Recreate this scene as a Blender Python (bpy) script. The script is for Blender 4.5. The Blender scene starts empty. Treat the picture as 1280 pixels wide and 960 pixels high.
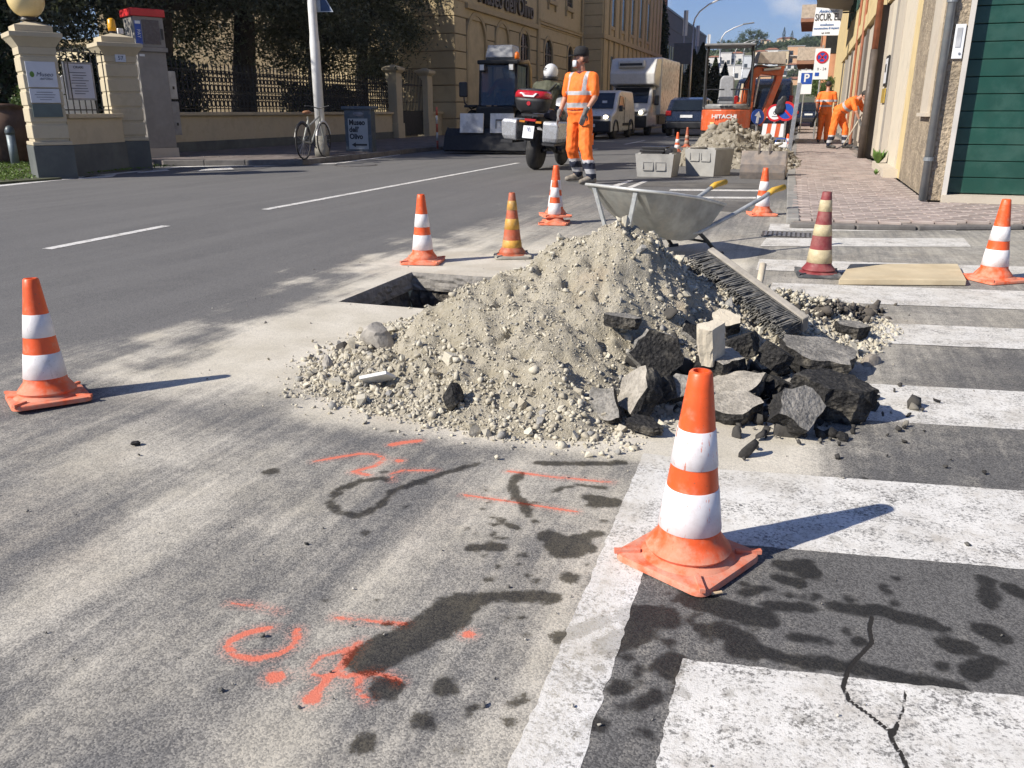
import bpy, bmesh, math, random
import numpy as np
from mathutils import Vector, Matrix, Euler
R = math.radians
S = bpy.context.scene
COL = S.collection
random.seed(7)
rng = np.random.default_rng(7)

# ---------------------------------------------------------------- camera
F_PX, HOR, CAM_H, VPX = 1035.0, 139.0, 1.0, 1010.0      # photograph is 1280 x 960
PITCH = math.atan((480 - HOR) / F_PX)
YAW = math.atan((VPX - 640) / math.hypot(F_PX, 480 - HOR))
cam_data = bpy.data.cameras.new('camera')
cam = bpy.data.objects.new('camera', cam_data)
COL.objects.link(cam)
cam.location = (0, 0, CAM_H)
cam.rotation_euler = (math.pi / 2 - PITCH, 0, YAW)
cam_data.sensor_width = 36.0
cam_data.lens = 36.0 * F_PX / 1280.0
cam_data.clip_start = 0.05
cam_data.clip_end = 6000
S.camera = cam
_f0 = Vector((-math.sin(YAW), math.cos(YAW), 0)); _rt = Vector((math.cos(YAW), math.sin(YAW), 0)); _z = Vector((0, 0, 1))
_fw = _f0 * math.cos(PITCH) - _z * math.sin(PITCH); _up = _f0 * math.sin(PITCH) + _z * math.cos(PITCH)
def ray(x, y): return _fw * F_PX + _rt * (x - 640) + _up * (480 - y)
def g(x, y, z=0.0):
    "surveyed ground point seen at a pixel of the photograph"
    d = ray(x, y); t = (z - CAM_H) / d.z
    return Vector((d.x * t, d.y * t, z))
def gy(x, y, Y):
    d = ray(x, y); t = Y / d.y
    return Vector((d.x * t, Y, CAM_H + d.z * t))
def gx(x, y, X):
    d = ray(x, y); t = X / d.x
    return Vector((X, d.y * t, CAM_H + d.z * t))

# ---------------------------------------------------------------- light
SUN_EL, SUN_AZ = R(36), R(43.5)          # shadows fall towards SUN_AZ (from +X)
w = bpy.data.worlds.new('World'); S.world = w; w.use_nodes = True
nt = w.node_tree; nt.nodes.clear()
N = nt.nodes.new; L = nt.links.new
out = N('ShaderNodeOutputWorld'); bg = N('ShaderNodeBackground'); sky = N('ShaderNodeTexSky')
sky.sky_type = 'NISHITA'; sky.sun_disc = False
sky.sun_elevation = SUN_EL; sky.sun_rotation = math.atan2(-math.cos(SUN_AZ), -math.sin(SUN_AZ))
sky.altitude = 50; sky.air_density = 1.0; sky.dust_density = 0.35; sky.ozone_density = 3.0
tc = N('ShaderNodeTexCoord'); mp = N('ShaderNodeMapping'); mp.inputs['Scale'].default_value = (1, 1, 2.6)
mp.inputs['Location'].default_value = (0.36, 0.2, 0.05)
nz = N('ShaderNodeTexNoise'); nz.inputs['Scale'].default_value = 7.0; nz.inputs['Detail'].default_value = 7; nz.inputs['Roughness'].default_value = 0.52
rp = N('ShaderNodeValToRGB'); rp.color_ramp.elements[0].position = 0.56; rp.color_ramp.elements[1].position = 0.70
mx = N('ShaderNodeMix'); mx.data_type = 'RGBA'
L(tc.outputs['Generated'], mp.inputs['Vector']); L(mp.outputs['Vector'], nz.inputs['Vector']); L(nz.outputs['Fac'], rp.inputs['Fac'])
ml = N('ShaderNodeMath'); ml.operation = 'MULTIPLY'; ml.inputs[1].default_value = 0.75
L(rp.outputs['Color'], ml.inputs[0]); L(ml.outputs[0], mx.inputs['Factor'])
tn = N('ShaderNodeMix'); tn.data_type = 'RGBA'; tn.blend_type = 'MULTIPLY'; tn.inputs['Factor'].default_value = 1.0; tn.inputs['B'].default_value = (0.51, 0.65, 0.97, 1)
L(sky.outputs['Color'], tn.inputs['A']); L(tn.outputs['Result'], mx.inputs['A']); mx.inputs['B'].default_value = (7.2, 7.4, 8.0, 1)
L(mx.outputs['Result'], bg.inputs['Color']); bg.inputs['Strength'].default_value = 0.084
L(bg.outputs[0], out.inputs['Surface'])
sl = bpy.data.lights.new('sun', 'SUN'); sl.energy = 5.0; sl.angle = R(0.5); sl.color = (1, 0.93, 0.825)
sun = bpy.data.objects.new('sun', sl); COL.objects.link(sun)
sd = Vector((math.cos(SUN_AZ) * math.cos(SUN_EL), math.sin(SUN_AZ) * math.cos(SUN_EL), -math.sin(SUN_EL)))
sun.rotation_euler = sd.to_track_quat('-Z', 'Y').to_euler(); sun.location = (-20, -20, 30)
vs = S.view_settings; vs.view_transform = 'Standard'; vs.look = 'None'; vs.exposure = 0.45; vs.gamma = 1.0
S.render.engine = 'CYCLES'
S.cycles.max_bounces = 6; S.cycles.diffuse_bounces = 3; S.cycles.glossy_bounces = 3; S.cycles.transparent_max_bounces = 12
S.cycles.caustics_reflective = False; S.cycles.caustics_refractive = False
try: S.cycles.use_denoising = True
except Exception: pass

# ---------------------------------------------------------------- mesh helpers
def mat4(loc=(0, 0, 0), rot=(0, 0, 0), sc=1.0):
    s = sc if hasattr(sc, '__len__') else (sc, sc, sc)
    return Matrix.Translation(Vector(loc)) @ Euler(rot).to_matrix().to_4x4() @ Matrix.Diagonal((*s, 1))
class MB:
    "collects shapes, builds ONE mesh object"
    def __init__(s): s.v = []; s.f = []; s.m = []; s.mi = 0; s.T = None
    def _add(s, vs, fs):
        o = len(s.v)
        if s.T is not None: vs = [s.T @ Vector(p) for p in vs]
        s.v += [tuple(p) for p in vs]; s.f += [tuple(i + o for i in f) for f in fs]; s.m += [s.mi] * len(fs)
        return s
    def box(s, c, d, rot=None):
        x, y, z = d[0] / 2, d[1] / 2, d[2] / 2
        P = [Vector((a, b, e)) for e in (-z, z) for a, b in ((-x, -y), (x, -y), (x, y), (-x, y))]
        M_ = Euler(rot).to_matrix() if rot else None
        P = [(M_ @ p if M_ else p) + Vector(c) for p in P]
        return s._add(P, [(3, 2, 1, 0), (4, 5, 6, 7), (0, 1, 5, 4), (1, 2, 6, 5), (2, 3, 7, 6), (3, 0, 4, 7)])
    def bb(s, x0, x1, y0, y1, z0, z1): return s.box(((x0 + x1) / 2, (y0 + y1) / 2, (z0 + z1) / 2), (x1 - x0, y1 - y0, z1 - z0))
    def hexa(s, b, t):
        return s._add(list(b) + list(t), [(3, 2, 1, 0), (4, 5, 6, 7), (0, 1, 5, 4), (1, 2, 6, 5), (2, 3, 7, 6), (3, 0, 4, 7)])
    def quad(s, a, b, c, d): return s._add([a, b, c, d], [(0, 1, 2, 3)])
    def poly(s, pts): return s._add(pts, [tuple(range(len(pts)))])
    def prism(s, pts, off):
        off = Vector(off); n = len(pts); P = [Vector(p) for p in pts]; Q = [p + off for p in P]
        nrm = Vector((0, 0, 0))
        for i in range(n): nrm += P[i].cross(P[(i + 1) % n])
        fl = nrm.dot(off) > 0
        fs = [tuple(range(n - 1, -1, -1)), tuple(range(n, 2 * n))] + [(i, (i + 1) % n, n + (i + 1) % n, n + i) for i in range(n)]
        if not fl: fs = [tuple(reversed(f)) for f in fs]
        return s._add(P + Q, fs)
    def rings(s, rs, cap=True, close=False):
        n = len(rs[0]); V = [p for r in rs for p in r]; fs = []
        for k in range(len(rs) - 1 + (1 if close else 0)):
            a = k * n; b = ((k + 1) % len(rs)) * n
            for i in range(n): fs.append((a + i, a + (i + 1) % n, b + (i + 1) % n, b + i))
        if cap and not close:
            fs.append(tuple(range(n - 1, -1, -1))); e = (len(rs) - 1) * n; fs.append(tuple(range(e, e + n)))
        return s._add(V, fs)
    def tube(s, p0, p1, r0, r1=None, n=8, cap=True):
        r1 = r0 if r1 is None else r1; p0 = Vector(p0); p1 = Vector(p1); d = (p1 - p0).normalized()
        u = d.orthogonal().normalized(); v = d.cross(u)
        cs = [(math.cos(2 * math.pi * i / n), math.sin(2 * math.pi * i / n)) for i in range(n)]
        return s.rings([[p0 + (u * a + v * b) * r0 for a, b in cs], [p1 + (u * a + v * b) * r1 for a, b in cs]], cap)
    def path(s, pts, r, n=8, close=False):
        P = [Vector(p) for p in pts]; m = len(P); rr = r if hasattr(r, '__len__') else [r] * m; rs = []; u = None
        for i in range(m):
            a = P[(i - 1) % m] if (close or i > 0) else P[i]; b = P[(i + 1) % m] if (close or i < m - 1) else P[i]
            d = (b - a).normalized()
            if u is None: u = d.orthogonal().normalized()
            u = (u - d * u.dot(d)).normalized(); v = d.cross(u)
            rs.append([P[i] + (u * math.cos(2 * math.pi * k / n) + v * math.sin(2 * math.pi * k / n)) * rr[i] for k in range(n)])
        return s.rings(rs, True, close)
    def lathe(s, prof, c=(0, 0, 0), n=24, axis='z', cap=True):
        rs = []
        for r, h in prof:
            ring = []
            for i in range(n):
                a = 2 * math.pi * i / n; x, y = r * math.cos(a), r * math.sin(a)
                p = {'z': (x, y, h), 'x': (h, x, y), 'y': (y, h, x)}[axis]
                ring.append(Vector(p) + Vector(c))
            rs.append(ring)
        return s.rings(rs, cap)
    def ball(s, c, r, n=12, m=8):
        r = r if hasattr(r, '__len__') else (r, r, r); rs = []
        for j in range(m + 1):
            t = math.pi * (j / m); t = min(max(t, 0.05), math.pi - 0.05)
            rs.append([Vector((c[0] + r[0] * math.sin(t) * math.cos(2 * math.pi * i / n), c[1] + r[1] * math.sin(t) * math.sin(2 * math.pi * i / n), c[2] - r[2] * math.cos(t))) for i in range(n)])
        return s.rings(rs)
    def capsule(s, p0, p1, r0, r1, n=10):
        p0 = Vector(p0); p1 = Vector(p1); d = (p1 - p0)
        L_ = d.length; d = d / L_ if L_ > 1e-6 else Vector((0, 0, 1)); u = d.orthogonal().normalized(); v = d.cross(u); rs = []
        for (c, r, t) in [(p0, r0, -1.45), (p0, r0, -0.8), (p0, r0, 0.0), (p1, r1, 0.0), (p1, r1, 0.8), (p1, r1, 1.45)]:
            rs.append([c + d * (r * math.sin(t)) + (u * math.cos(2 * math.pi * i / n) + v * math.sin(2 * math.pi * i / n)) * r * math.cos(t) for i in range(n)])
        return s.rings(rs)
    def mesh(s, name, mats, smooth=False):
        me = bpy.data.meshes.new(name); me.from_pydata([tuple(v) for v in s.v], [], s.f)
        for mm in (mats if isinstance(mats, (list, tuple)) else [mats]): me.materials.append(mm)
        if any(s.m): me.polygons.foreach_set('material_index', s.m)
        if smooth: me.polygons.foreach_set('use_smooth', [True] * len(me.polygons))
        me.validate(); me.update(); return me
    def build(s, name, mats, parent=None, smooth=False, bevel=0, seg=2, angle=35):
        o = bpy.data.objects.new(name, s.mesh(name, mats, smooth)); COL.objects.link(o)
        if parent is not None: o.parent = parent
        if bevel:
            b = o.modifiers.new('bevel', 'BEVEL'); b.width = bevel; b.segments = seg; b.limit_method = 'ANGLE'; b.angle_limit = R(angle)
        return o
def obj(name, me, parent=None, loc=None, rot=None):
    o = bpy.data.objects.new(name, me); COL.objects.link(o)
    if parent is not None: o.parent = parent
    if loc is not None: o.location = loc
    if rot is not None: o.rotation_euler = rot
    return o
def tag(o, label, cat, group=None, kind=None):
    if label: o['label'] = label
    if cat: o['category'] = cat
    if group: o['group'] = group
    if kind: o['kind'] = kind
    return o
def thing(name, label, cat, loc=(0, 0, 0), rotz=0, group=None):
    o = bpy.data.objects.new(name, None); COL.objects.link(o); o.empty_display_size = 0.2
    o.location = loc; o.rotation_euler = (0, 0, rotz)
    return tag(o, label, cat, group)
def struct(o): o['kind'] = 'structure'; return o
def copy_tree(o, parent=None):
    c = o.copy(); COL.objects.link(c); c.parent = parent
    for ch in list(o.children): copy_tree(ch, c)
    return c
def smooth_angle(o, a=40):
    me = o.data
    me.polygons.foreach_set('use_smooth', [True] * len(me.polygons))
    bm = bmesh.new(); bm.from_mesh(me)
    for e in bm.edges:
        e.smooth = not (len(e.link_faces) == 2 and e.calc_face_angle(0) > R(a))
    bm.to_mesh(me); bm.free(); return o
from mathutils import noise as mnoise
TS = bpy.data.scenes.new('workbench')
def bake(o):
    TS.collection.objects.link(o)
    with bpy.context.temp_override(scene=TS, view_layer=TS.view_layers[0]):
        dg = bpy.context.evaluated_depsgraph_get(); me = bpy.data.meshes.new_from_object(o.evaluated_get(dg))
    bpy.data.objects.remove(o); return me
def remeshed(mb, name, mat, parent, voxel=0.012, it=4, post=None, wr=0.0):
    "one continuous skin out of overlapping closed shapes"
    t = bpy.data.objects.new('tmp', mb.mesh('tmp', mat))
    r = t.modifiers.new('r', 'REMESH'); r.mode = 'VOXEL'; r.voxel_size = voxel
    s_ = t.modifiers.new('s', 'SMOOTH'); s_.iterations = it; s_.factor = 0.5
    me = bake(t); me.name = name
    me.materials.clear()
    for mm in (mat if isinstance(mat, (list, tuple)) else [mat]): me.materials.append(mm)
    if wr:
        for v in me.vertices:
            p = v.co; q = mnoise.noise(Vector((p.x * 9, p.y * 9, p.z * 5))) + .6 * mnoise.noise(Vector((p.x * 21 + 5, p.y * 21, p.z * 13)))
            v.co = p + v.normal * q * wr
    me.polygons.foreach_set('use_smooth', [True] * len(me.polygons))
    if post: post(me)
    return obj(name, me, parent)
def text(name, body, mat, parent, size, loc, rot, ext=0.002, align='CENTER', sx=1.0, bold=0.0, shear=0.0):
    cu = bpy.data.curves.new(name, 'FONT'); cu.body = body; cu.size = size; cu.extrude = ext; cu.align_x = align; cu.align_y = 'CENTER'
    cu.offset = bold; cu.shear = shear; cu.resolution_u = 3
    cu.materials.append(mat); me = bake(bpy.data.objects.new('tmp', cu)); bpy.data.curves.remove(cu)
    me.name = name; o = bpy.data.objects.new(name, me); COL.objects.link(o)
    o.location = loc; o.rotation_euler = rot; o.scale = (sx, 1, 1)
    if parent is not None: o.parent = parent
    return o

# ---------------------------------------------------------------- numpy noise
def _hash(i, j, s):
    n = (i.astype(np.int64) * 374761393 + j.astype(np.int64) * 668265263 + s * 2147483647) & 0xffffffff
    n = ((n ^ (n >> 13)) * 1274126177) & 0xffffffff
    return ((n ^ (n >> 16)) & 0xffff) / 65535.0
def vnoise(x, y, s=0):
    i = np.floor(x); j = np.floor(y); fx = x - i; fy = y - j
    fx = fx * fx * (3 - 2 * fx); fy = fy * fy * (3 - 2 * fy)
    a = _hash(i, j, s); b = _hash(i + 1, j, s); c = _hash(i, j + 1, s); d = _hash(i + 1, j + 1, s)
    return (a * (1 - fx) + b * fx) * (1 - fy) + (c * (1 - fx) + d * fx) * fy
def fbm(x, y, o=4, s=0, gain=0.5):
    t = 0.0; a = 1.0; k = 0.0
    for q in range(o):
        t = t + a * vnoise(x * 2 ** q, y * 2 ** q, s + q * 17); k += a; a *= gain
    return t / k
def sst(a, b, x):
    t = np.clip((x - a) / (b - a), 0, 1); return t * t * (3 - 2 * t)

# ---------------------------------------------------------------- materials
class NT:
    def __init__(s, name):
        s.mat = bpy.data.materials.new(name); s.mat.use_nodes = True; s.t = s.mat.node_tree; s.t.nodes.clear()
        s.out = s.n('ShaderNodeOutputMaterial'); s.b = s.n('ShaderNodeBsdfPrincipled'); s.l(s.b.outputs[0], s.out.inputs['Surface'])
    def n(s, k, **kw):
        q = s.t.nodes.new(k)
        for a, b in kw.items(): setattr(q, a, b)
        return q
    def l(s, a, b): s.t.links.new(a, b)
    def val(s, sock, v):
        if hasattr(v, 'default_value') or isinstance(v, bpy.types.NodeSocket): s.l(v, sock)
        else: sock.default_value = v
    def noise(s, scale, detail=3, rough=0.5, vec=None, dist=0):
        q = s.n('ShaderNodeTexNoise'); q.inputs['Scale'].default_value = scale; q.inputs['Detail'].default_value = detail
        q.inputs['Roughness'].default_value = rough; q.inputs['Distortion'].default_value = dist
        if vec is not None: s.l(vec, q.inputs['Vector'])
        return q.outputs['Fac']
    def ramp(s, fac, a, b, c0=0.0, c1=1.0):
        q = s.n('ShaderNodeMapRange'); q.interpolation_type = 'SMOOTHSTEP'
        s.l(fac, q.inputs['Value'])
        for k, v in zip(('From Min', 'From Max', 'To Min', 'To Max'), (a, b, c0, c1)): q.inputs[k].default_value = v
        return q.outputs['Result']
    def math(s, op, a, b=0.0):
        q = s.n('ShaderNodeMath', operation=op); s.val(q.inputs[0], a); s.val(q.inputs[1], b); return q.outputs[0]
    def mix(s, f, a, b, mode='MIX'):
        q = s.n('ShaderNodeMix', data_type='RGBA', blend_type=mode); s.val(q.inputs['Factor'], f)
        for k, v in (('A', a), ('B', b)):
            if isinstance(v, (tuple, list)): q.inputs[k].default_value = (*v[:3], 1)
            else: s.l(v, q.inputs[k])
        return q.outputs['Result']
    def coord(s, k='Object', scale=None, rot=None):
        c = s.n('ShaderNodeTexCoord').outputs[k]
        if scale or rot:
            m = s.n('ShaderNodeMapping'); s.l(c, m.inputs['Vector'])
            if scale: m.inputs['Scale'].default_value = scale
            if rot: m.inputs['Rotation'].default_value = rot
            return m.outputs['Vector']
        return c
    def pos(s, scale=None):
        c = s.n('ShaderNodeNewGeometry').outputs['Position']
        if scale:
            m = s.n('ShaderNodeMapping'); s.l(c, m.inputs['Vector']); m.inputs['Scale'].default_value = scale; return m.outputs['Vector']
        return c
    def attr(s, name): q = s.n('ShaderNodeAttribute', attribute_name=name); return q.outputs['Fac']
    def bump(s, h, strength=0.3, dist=0.01):
        q = s.n('ShaderNodeBump'); q.inputs['Strength'].default_value = strength; q.inputs['Distance'].default_value = dist
        s.l(h, q.inputs['Height']); s.l(q.outputs[0], s.b.inputs['Normal']); return s
    def color(s, v): s.val(s.b.inputs['Base Color'], (*v[:3], 1) if isinstance(v, (tuple, list)) else v); return s
    def rough(s, v): s.val(s.b.inputs['Roughness'], v); return s
def dk(c, k): return tuple(min(1, x * k) for x in c[:3])
def cone_mat(name, col, pale):
    k = NT(name); p = k.coord('Object'); st = k.coord('Object', (1, 1, .16)); sp = k.n('ShaderNodeSeparateXYZ'); k.l(p, sp.inputs[0])
    c = k.mix(k.ramp(k.noise(11, 4, .6, p), .3, .7), dk(col, .86), dk(col, 1.08))
    d = k.math('ADD', k.noise(17, 6, .7, p), k.ramp(sp.outputs['Z'], .16, .0, 0, .20)); c = k.mix(k.ramp(d, .50, .82, 0, .85), c, pale)
    c = k.mix(k.ramp(k.noise(48, 5, .75, st), .60, .72, 0, .55), c, dk(col, .42)); c = k.mix(k.ramp(k.noise(150, 2, .6, p), .66, .74, 0, .5), c, (.12, .10, .085))
    k.color(c); k.rough(k.ramp(d, .45, .8, .42, .8)); k.bump(k.noise(55, 4, .7, p), .25, .003); return k.mat
_MC = {}
def M(name, col, rough=0.6, var=0.2, scale=6.0, bump=0.15, bscale=80.0, bd=0.004, metal=0.0, dirt=0.0, dirtcol=(0.36, 0.33, 0.28), dscale=9.0, coat=0.0, spec=0.5, rand=0.0, grain=0.0):
    "general weathered surface: mottled colour, fine relief, optional dusty patches"
    if name in _MC: return _MC[name]
    k = NT(name); c = k.coord('Object')
    n1 = k.noise(scale, 5, 0.6, c)
    col_ = k.mix(k.ramp(n1, 0.3, 0.7), dk(col, 1 - var), dk(col, 1 + var))
    if grain:
        col_ = k.mix(k.math('MULTIPLY', k.ramp(k.noise(bscale * 1.3, 2, 0.6, c), 0.42, 0.62), grain), col_, dk(col, 0.35))
    if rand:
        q = k.n('ShaderNodeObjectInfo').outputs['Random']
        h = k.n('ShaderNodeHueSaturation'); h.inputs['Hue'].default_value = 0.5
        k.l(k.ramp(q, 0, 1, 1 - rand, 1 + rand), h.inputs['Value']); k.l(col_, h.inputs['Color']); col_ = h.outputs['Color']
    if dirt:
        d = k.noise(dscale, 6, 0.68, c); col_ = k.mix(k.math('MULTIPLY', k.ramp(d, 0.44, 0.66), dirt), col_, dirtcol)
    k.color(col_); k.rough(k.ramp(k.noise(scale * 3, 3, 0.5, c), 0.3, 0.7, max(0.03, rough - 0.1), min(1, rough + 0.1)))
    k.b.inputs['Metallic'].default_value = metal; k.b.inputs['Specular IOR Level'].default_value = spec
    if coat: k.b.inputs['Coat Weight'].default_value = coat; k.b.inputs['Coat Roughness'].default_value = 0.08
    if bump: k.bump(k.noise(bscale, 4, 0.6, c), bump, bd)
    _MC[name] = k.mat; return k.mat
def glow(name, col, e):
    k = NT(name); k.color(col); k.b.inputs['Emission Color'].default_value = (*col, 1); k.b.inputs['Emission Strength'].default_value = e; return k.mat
ORANGE = cone_mat('cone_orange', (0.80, 0.108, 0.022), (0.62, 0.30, 0.20))
CWHITE = cone_mat('cone_white', (0.76, 0.735, 0.73), (0.56, 0.50, 0.45))
BLACKP = M('black_plastic', (0.02, 0.02, 0.022), 0.45, 0.2, 9, 0.1, 90, 0.003)
RUBBER = M('rubber', (0.022, 0.022, 0.023), 0.8, 0.25, 12, 0.2, 70, 0.004, dirt=0.25, dirtcol=(0.12, 0.11, 0.10))
STEEL = M('galvanised_steel', (0.42, 0.43, 0.44), 0.42, 0.15, 14, 0.08, 100, 0.003, metal=0.85, dirt=0.2)
WHITEP = M('white_paint', (0.72, 0.72, 0.70), 0.4, 0.06, 7, 0.04, 60, 0.003, dirt=0.12)
GLASS = M('dark_glass', (0.012, 0.016, 0.02), 0.06, 0.2, 3, 0.0, spec=0.7)
BLACKM = M('black_metal', (0.025, 0.026, 0.028), 0.4, 0.25, 9, 0.1, 60, 0.003)
REFL = M('reflective_tape', (0.42, 0.42, 0.43), 0.45, 0.12, 30, 0.08)
DARKI = M('dark_interior', (0.012, 0.012, 0.012), 0.9, 0.2, 4, 0.0)
PLATE = M('plate_white', (0.72, 0.74, 0.76), 0.4, 0.04, 9, 0.0)
INK = M('print_black', (0.02, 0.02, 0.022), 0.6, 0.1, 9, 0.0)
BLUEP = M('sign_blue', (0.018, 0.075, 0.36), 0.35, 0.08, 9, 0.0)
REDP = M('sign_red', (0.55, 0.02, 0.025), 0.35, 0.08, 9, 0.0)
SIGNW = M('sign_white', (0.76, 0.77, 0.78), 0.4, 0.04, 9, 0.0, dirt=0.08)
# ================================================================ GROUND
PIT = (-2.35, -1.50, 3.94, 4.88)
def sdist(X, Y, pts, r, closed=False):
    "distance of ground points to a surveyed polyline, minus its half width"
    P = [g(*p)[:2] for p in pts]; d = np.full(X.shape, 9.0)
    x0 = min(p[0] for p in P) - 0.3; x1 = max(p[0] for p in P) + 0.3; y0 = min(p[1] for p in P) - 0.3; y1 = max(p[1] for p in P) + 0.3
    m = (X > x0) & (X < x1) & (Y > y0) & (Y < y1)
    x = X[m]; y = Y[m]; dd = np.full(x.shape, 9.0)
    if len(P) == 1: dd = np.hypot(x - P[0][0], y - P[0][1])
    for a, b in zip(P[:-1], P[1:]):
        ex, ey = b[0] - a[0], b[1] - a[1]; l2 = ex * ex + ey * ey + 1e-9
        t = np.clip(((x - a[0]) * ex + (y - a[1]) * ey) / l2, 0, 1)
        dd = np.minimum(dd, np.hypot(x - a[0] - t * ex, y - a[1] - t * ey))
    d[m] = dd - r; return d
SPRAY = [([(372, 788), (370, 805), (350, 817), (320, 824), (295, 820), (284, 810), (290, 799), (312, 790), (337, 785)], .010),
         ([(345, 846)], .020), ([(450, 803), (440, 815), (425, 835), (410, 848), (391, 872)], .011), ([(390, 873)], .019),
         ([(391, 845), (390, 835), (398, 822), (415, 817), (447, 808)], .007), ([(395, 846), (430, 845), (465, 841), (485, 844), (499, 852)], .008),
         ([(458, 843), (447, 855), (448, 865), (459, 875)], .008), ([(287, 754), (318, 757), (352, 765)], .006), ([(420, 772), (450, 775), (506, 780)], .007), ([(586, 793)], .014),
         ([(490, 556), (505, 553), (524, 551)], .014), ([(392, 577), (425, 571), (450, 567), (470, 568), (481, 574), (470, 582), (440, 590), (462, 594)], .009), ([(499, 576)], .017),
         ([(490, 601), (490, 592), (503, 588), (545, 588)], .007), ([(635, 589), (690, 596), (765, 603)], .008), ([(580, 619), (640, 627), (720, 640)], .007)]
WET = [([(462, 822), (490, 808), (520, 795), (555, 775), (572, 758)], .048), ([(572, 752), (620, 745), (690, 746)], .020), ([(478, 598), (450, 601), (425, 611), (413, 628), (424, 642), (450, 644), (474, 633), (492, 613), (520, 603), (560, 590), (595, 580)], .010),
       ([(340, 590)], .022), ([(480, 861)], .030), ([(556, 858)], .022), ([(530, 902)], .021), ([(450, 932), (456, 926)], .018), ([(593, 685), (625, 684)], .018), ([(690, 672), (705, 690), (728, 684)], .032), ([(716, 676), (740, 668)], .018), ([(712, 722)], .02),
       ([(742, 630), (770, 628), (735, 622)], .020), ([(650, 592), (641, 605), (645, 620), (655, 632), (661, 643)], .012), ([(672, 578), (700, 580), (780, 578)], .012), ([(653, 695)], .012), ([(612, 724)], .009), ([(672, 726)], .009), ([(615, 645), (645, 660)], .007),
       ([(985, 708), (1005, 708), (1012, 716)], .028), ([(975, 722), (995, 727)], .018), ([(868, 748), (905, 760), (950, 773)], .034), ([(905, 790), (925, 798)], .032), ([(915, 812), (935, 818)], .018), ([(965, 757), (1010, 760)], .018), ([(1045, 757), (1085, 763)], .020), ([(1100, 764), (1160, 779)], .022),
       ([(1190, 806), (1203, 810)], .026), ([(1232, 788), (1245, 796)], .026), ([(1215, 842), (1226, 834), (1236, 826)], .021), ([(1232, 725), (1236, 742), (1238, 755)], .018), ([(1262, 735), (1285, 745)], .022), ([(942, 808), (985, 826), (1050, 831)], .018), ([(1068, 834), (1122, 846), (1200, 864)], .020), ([(1075, 801)], .016), ([(1180, 833)], .014),
       ([(835, 838), (842, 826)], .026), ([(790, 770), (830, 772)], .040), ([(800, 790), (760, 808)], .030), ([(845, 700), (880, 716)], .03), ([(700, 797), (730, 785), (755, 776)], .018), ([(1020, 800), (990, 795)], .012), ([(930, 742), (960, 735)], .012), ([(690, 615), (720, 606), (757, 610)], .006), ([(820, 870), (800, 880)], .014), ([(775, 860)], .02), ([(745, 905)], .02), ([(745, 668)], .018)]
CRACK = [([(1090, 771), (1087, 786), (1090, 804), (1072, 822), (1060, 838), (1054, 858), (1061, 876), (1084, 892), (1100, 905), (1112, 915), (1117, 930), (1128, 945), (1134, 962), (1150, 985)], .0105), ([(1132, 862), (1130, 885), (1122, 905)], .0085), ([(1122, 905), (1117, 918)], .010)]
_rw = random.Random(5)
for _ in range(110): WET.append(([(_rw.gauss(850, 190), _rw.gauss(770, 85))], _rw.choice((.003, .004, .006, .008, .012))))
for _ in range(26): WET.append(([(_rw.gauss(620, 110), _rw.gauss(650, 70))], _rw.choice((.003, .005, .007))))
def ground_attrs(X, Y):
    n1 = fbm(X * 1.6, Y * 1.6, 4, 3) - .5; n2 = fbm(X * 5, Y * 5, 4, 9) - .5
    st = fbm(X * 5.5, Y * 0.75, 4, 21) - .5                         # tyre-drawn streaks along the road
    edge = X + 2.76 + 0.65 * n1 + 0.50 * n2 + 0.75 * st + 0.06 * (Y - 4)
    strong = sst(-.22, .40, edge) * sst(2.0, 2.75, Y + .4 * n1 - .12 * (X + 1.5)) * (1 - .62 * sst(5.0, 8.0, Y))
    strong *= np.clip(1.0 + 1.3 * st * sst(4.8, 6.5, Y), 0, 1)
    fore = (0.40 + 0.62 * st + 0.50 * n1 + .38 * n2) * sst(-2.6, -1.1, X + .5 * n1) * (1 - sst(2.0, 3.0, Y)) * .95
    left = np.clip(.34 + .8 * st + 0.8 * n1, 0, .6) * (1 - sst(2.6, 3.2, Y)) * sst(-4.5, -2, X)
    d = np.maximum(np.maximum(strong * .96, fore), left)
    right = sst(-.33, -.22, X)
    near = np.exp(-((X + .1) ** 2 / .35 + (Y - 3.6) ** 2 / 1.1))
    dr = .05 + .25 * np.clip(n1 + n2 + .25, 0, 1) + .62 * near * sst(2.3, 3.0, Y + .6 * n2) + .33 * sst(3.4, 5.0, Y) + .5 * np.exp(-((X + .55) ** 2 / .10 + (Y - 2.4) ** 2 / .06))
    d = d * (1 - right) + dr * right
    d = np.maximum(d, 1.0 * np.exp(-((np.maximum(0, np.abs(X + .75) - .75)) ** 2 + (np.maximum(0, np.abs(Y - 3.1) - .68)) ** 2) / .035))
    d *= (1 - sst(9.5, 11.5, Y)) * sst(-5.9, -5.0, X) * (1 - sst(2.4, 2.95, X))
    tone = right * (1 - sst(4.0, 6.0, Y)) * .9
    def acc(lst, wob=0.0):
        o = np.full(X.shape, 9.0)
        for pts, r in lst: o = np.minimum(o, sdist(X, Y, pts, r))
        return np.clip(.05 - o, 0, .1)
    return dict(dust=np.clip(d, 0, 1), tone=tone, wet=acc(WET), spray=acc(SPRAY), crack=acc(CRACK))
def set_attrs(me, X, Y):
    for k, v in ground_attrs(X, Y).items():
        a = me.attributes.new(k, 'FLOAT', 'POINT'); a.data.foreach_set('value', v.astype(np.float32))
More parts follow.
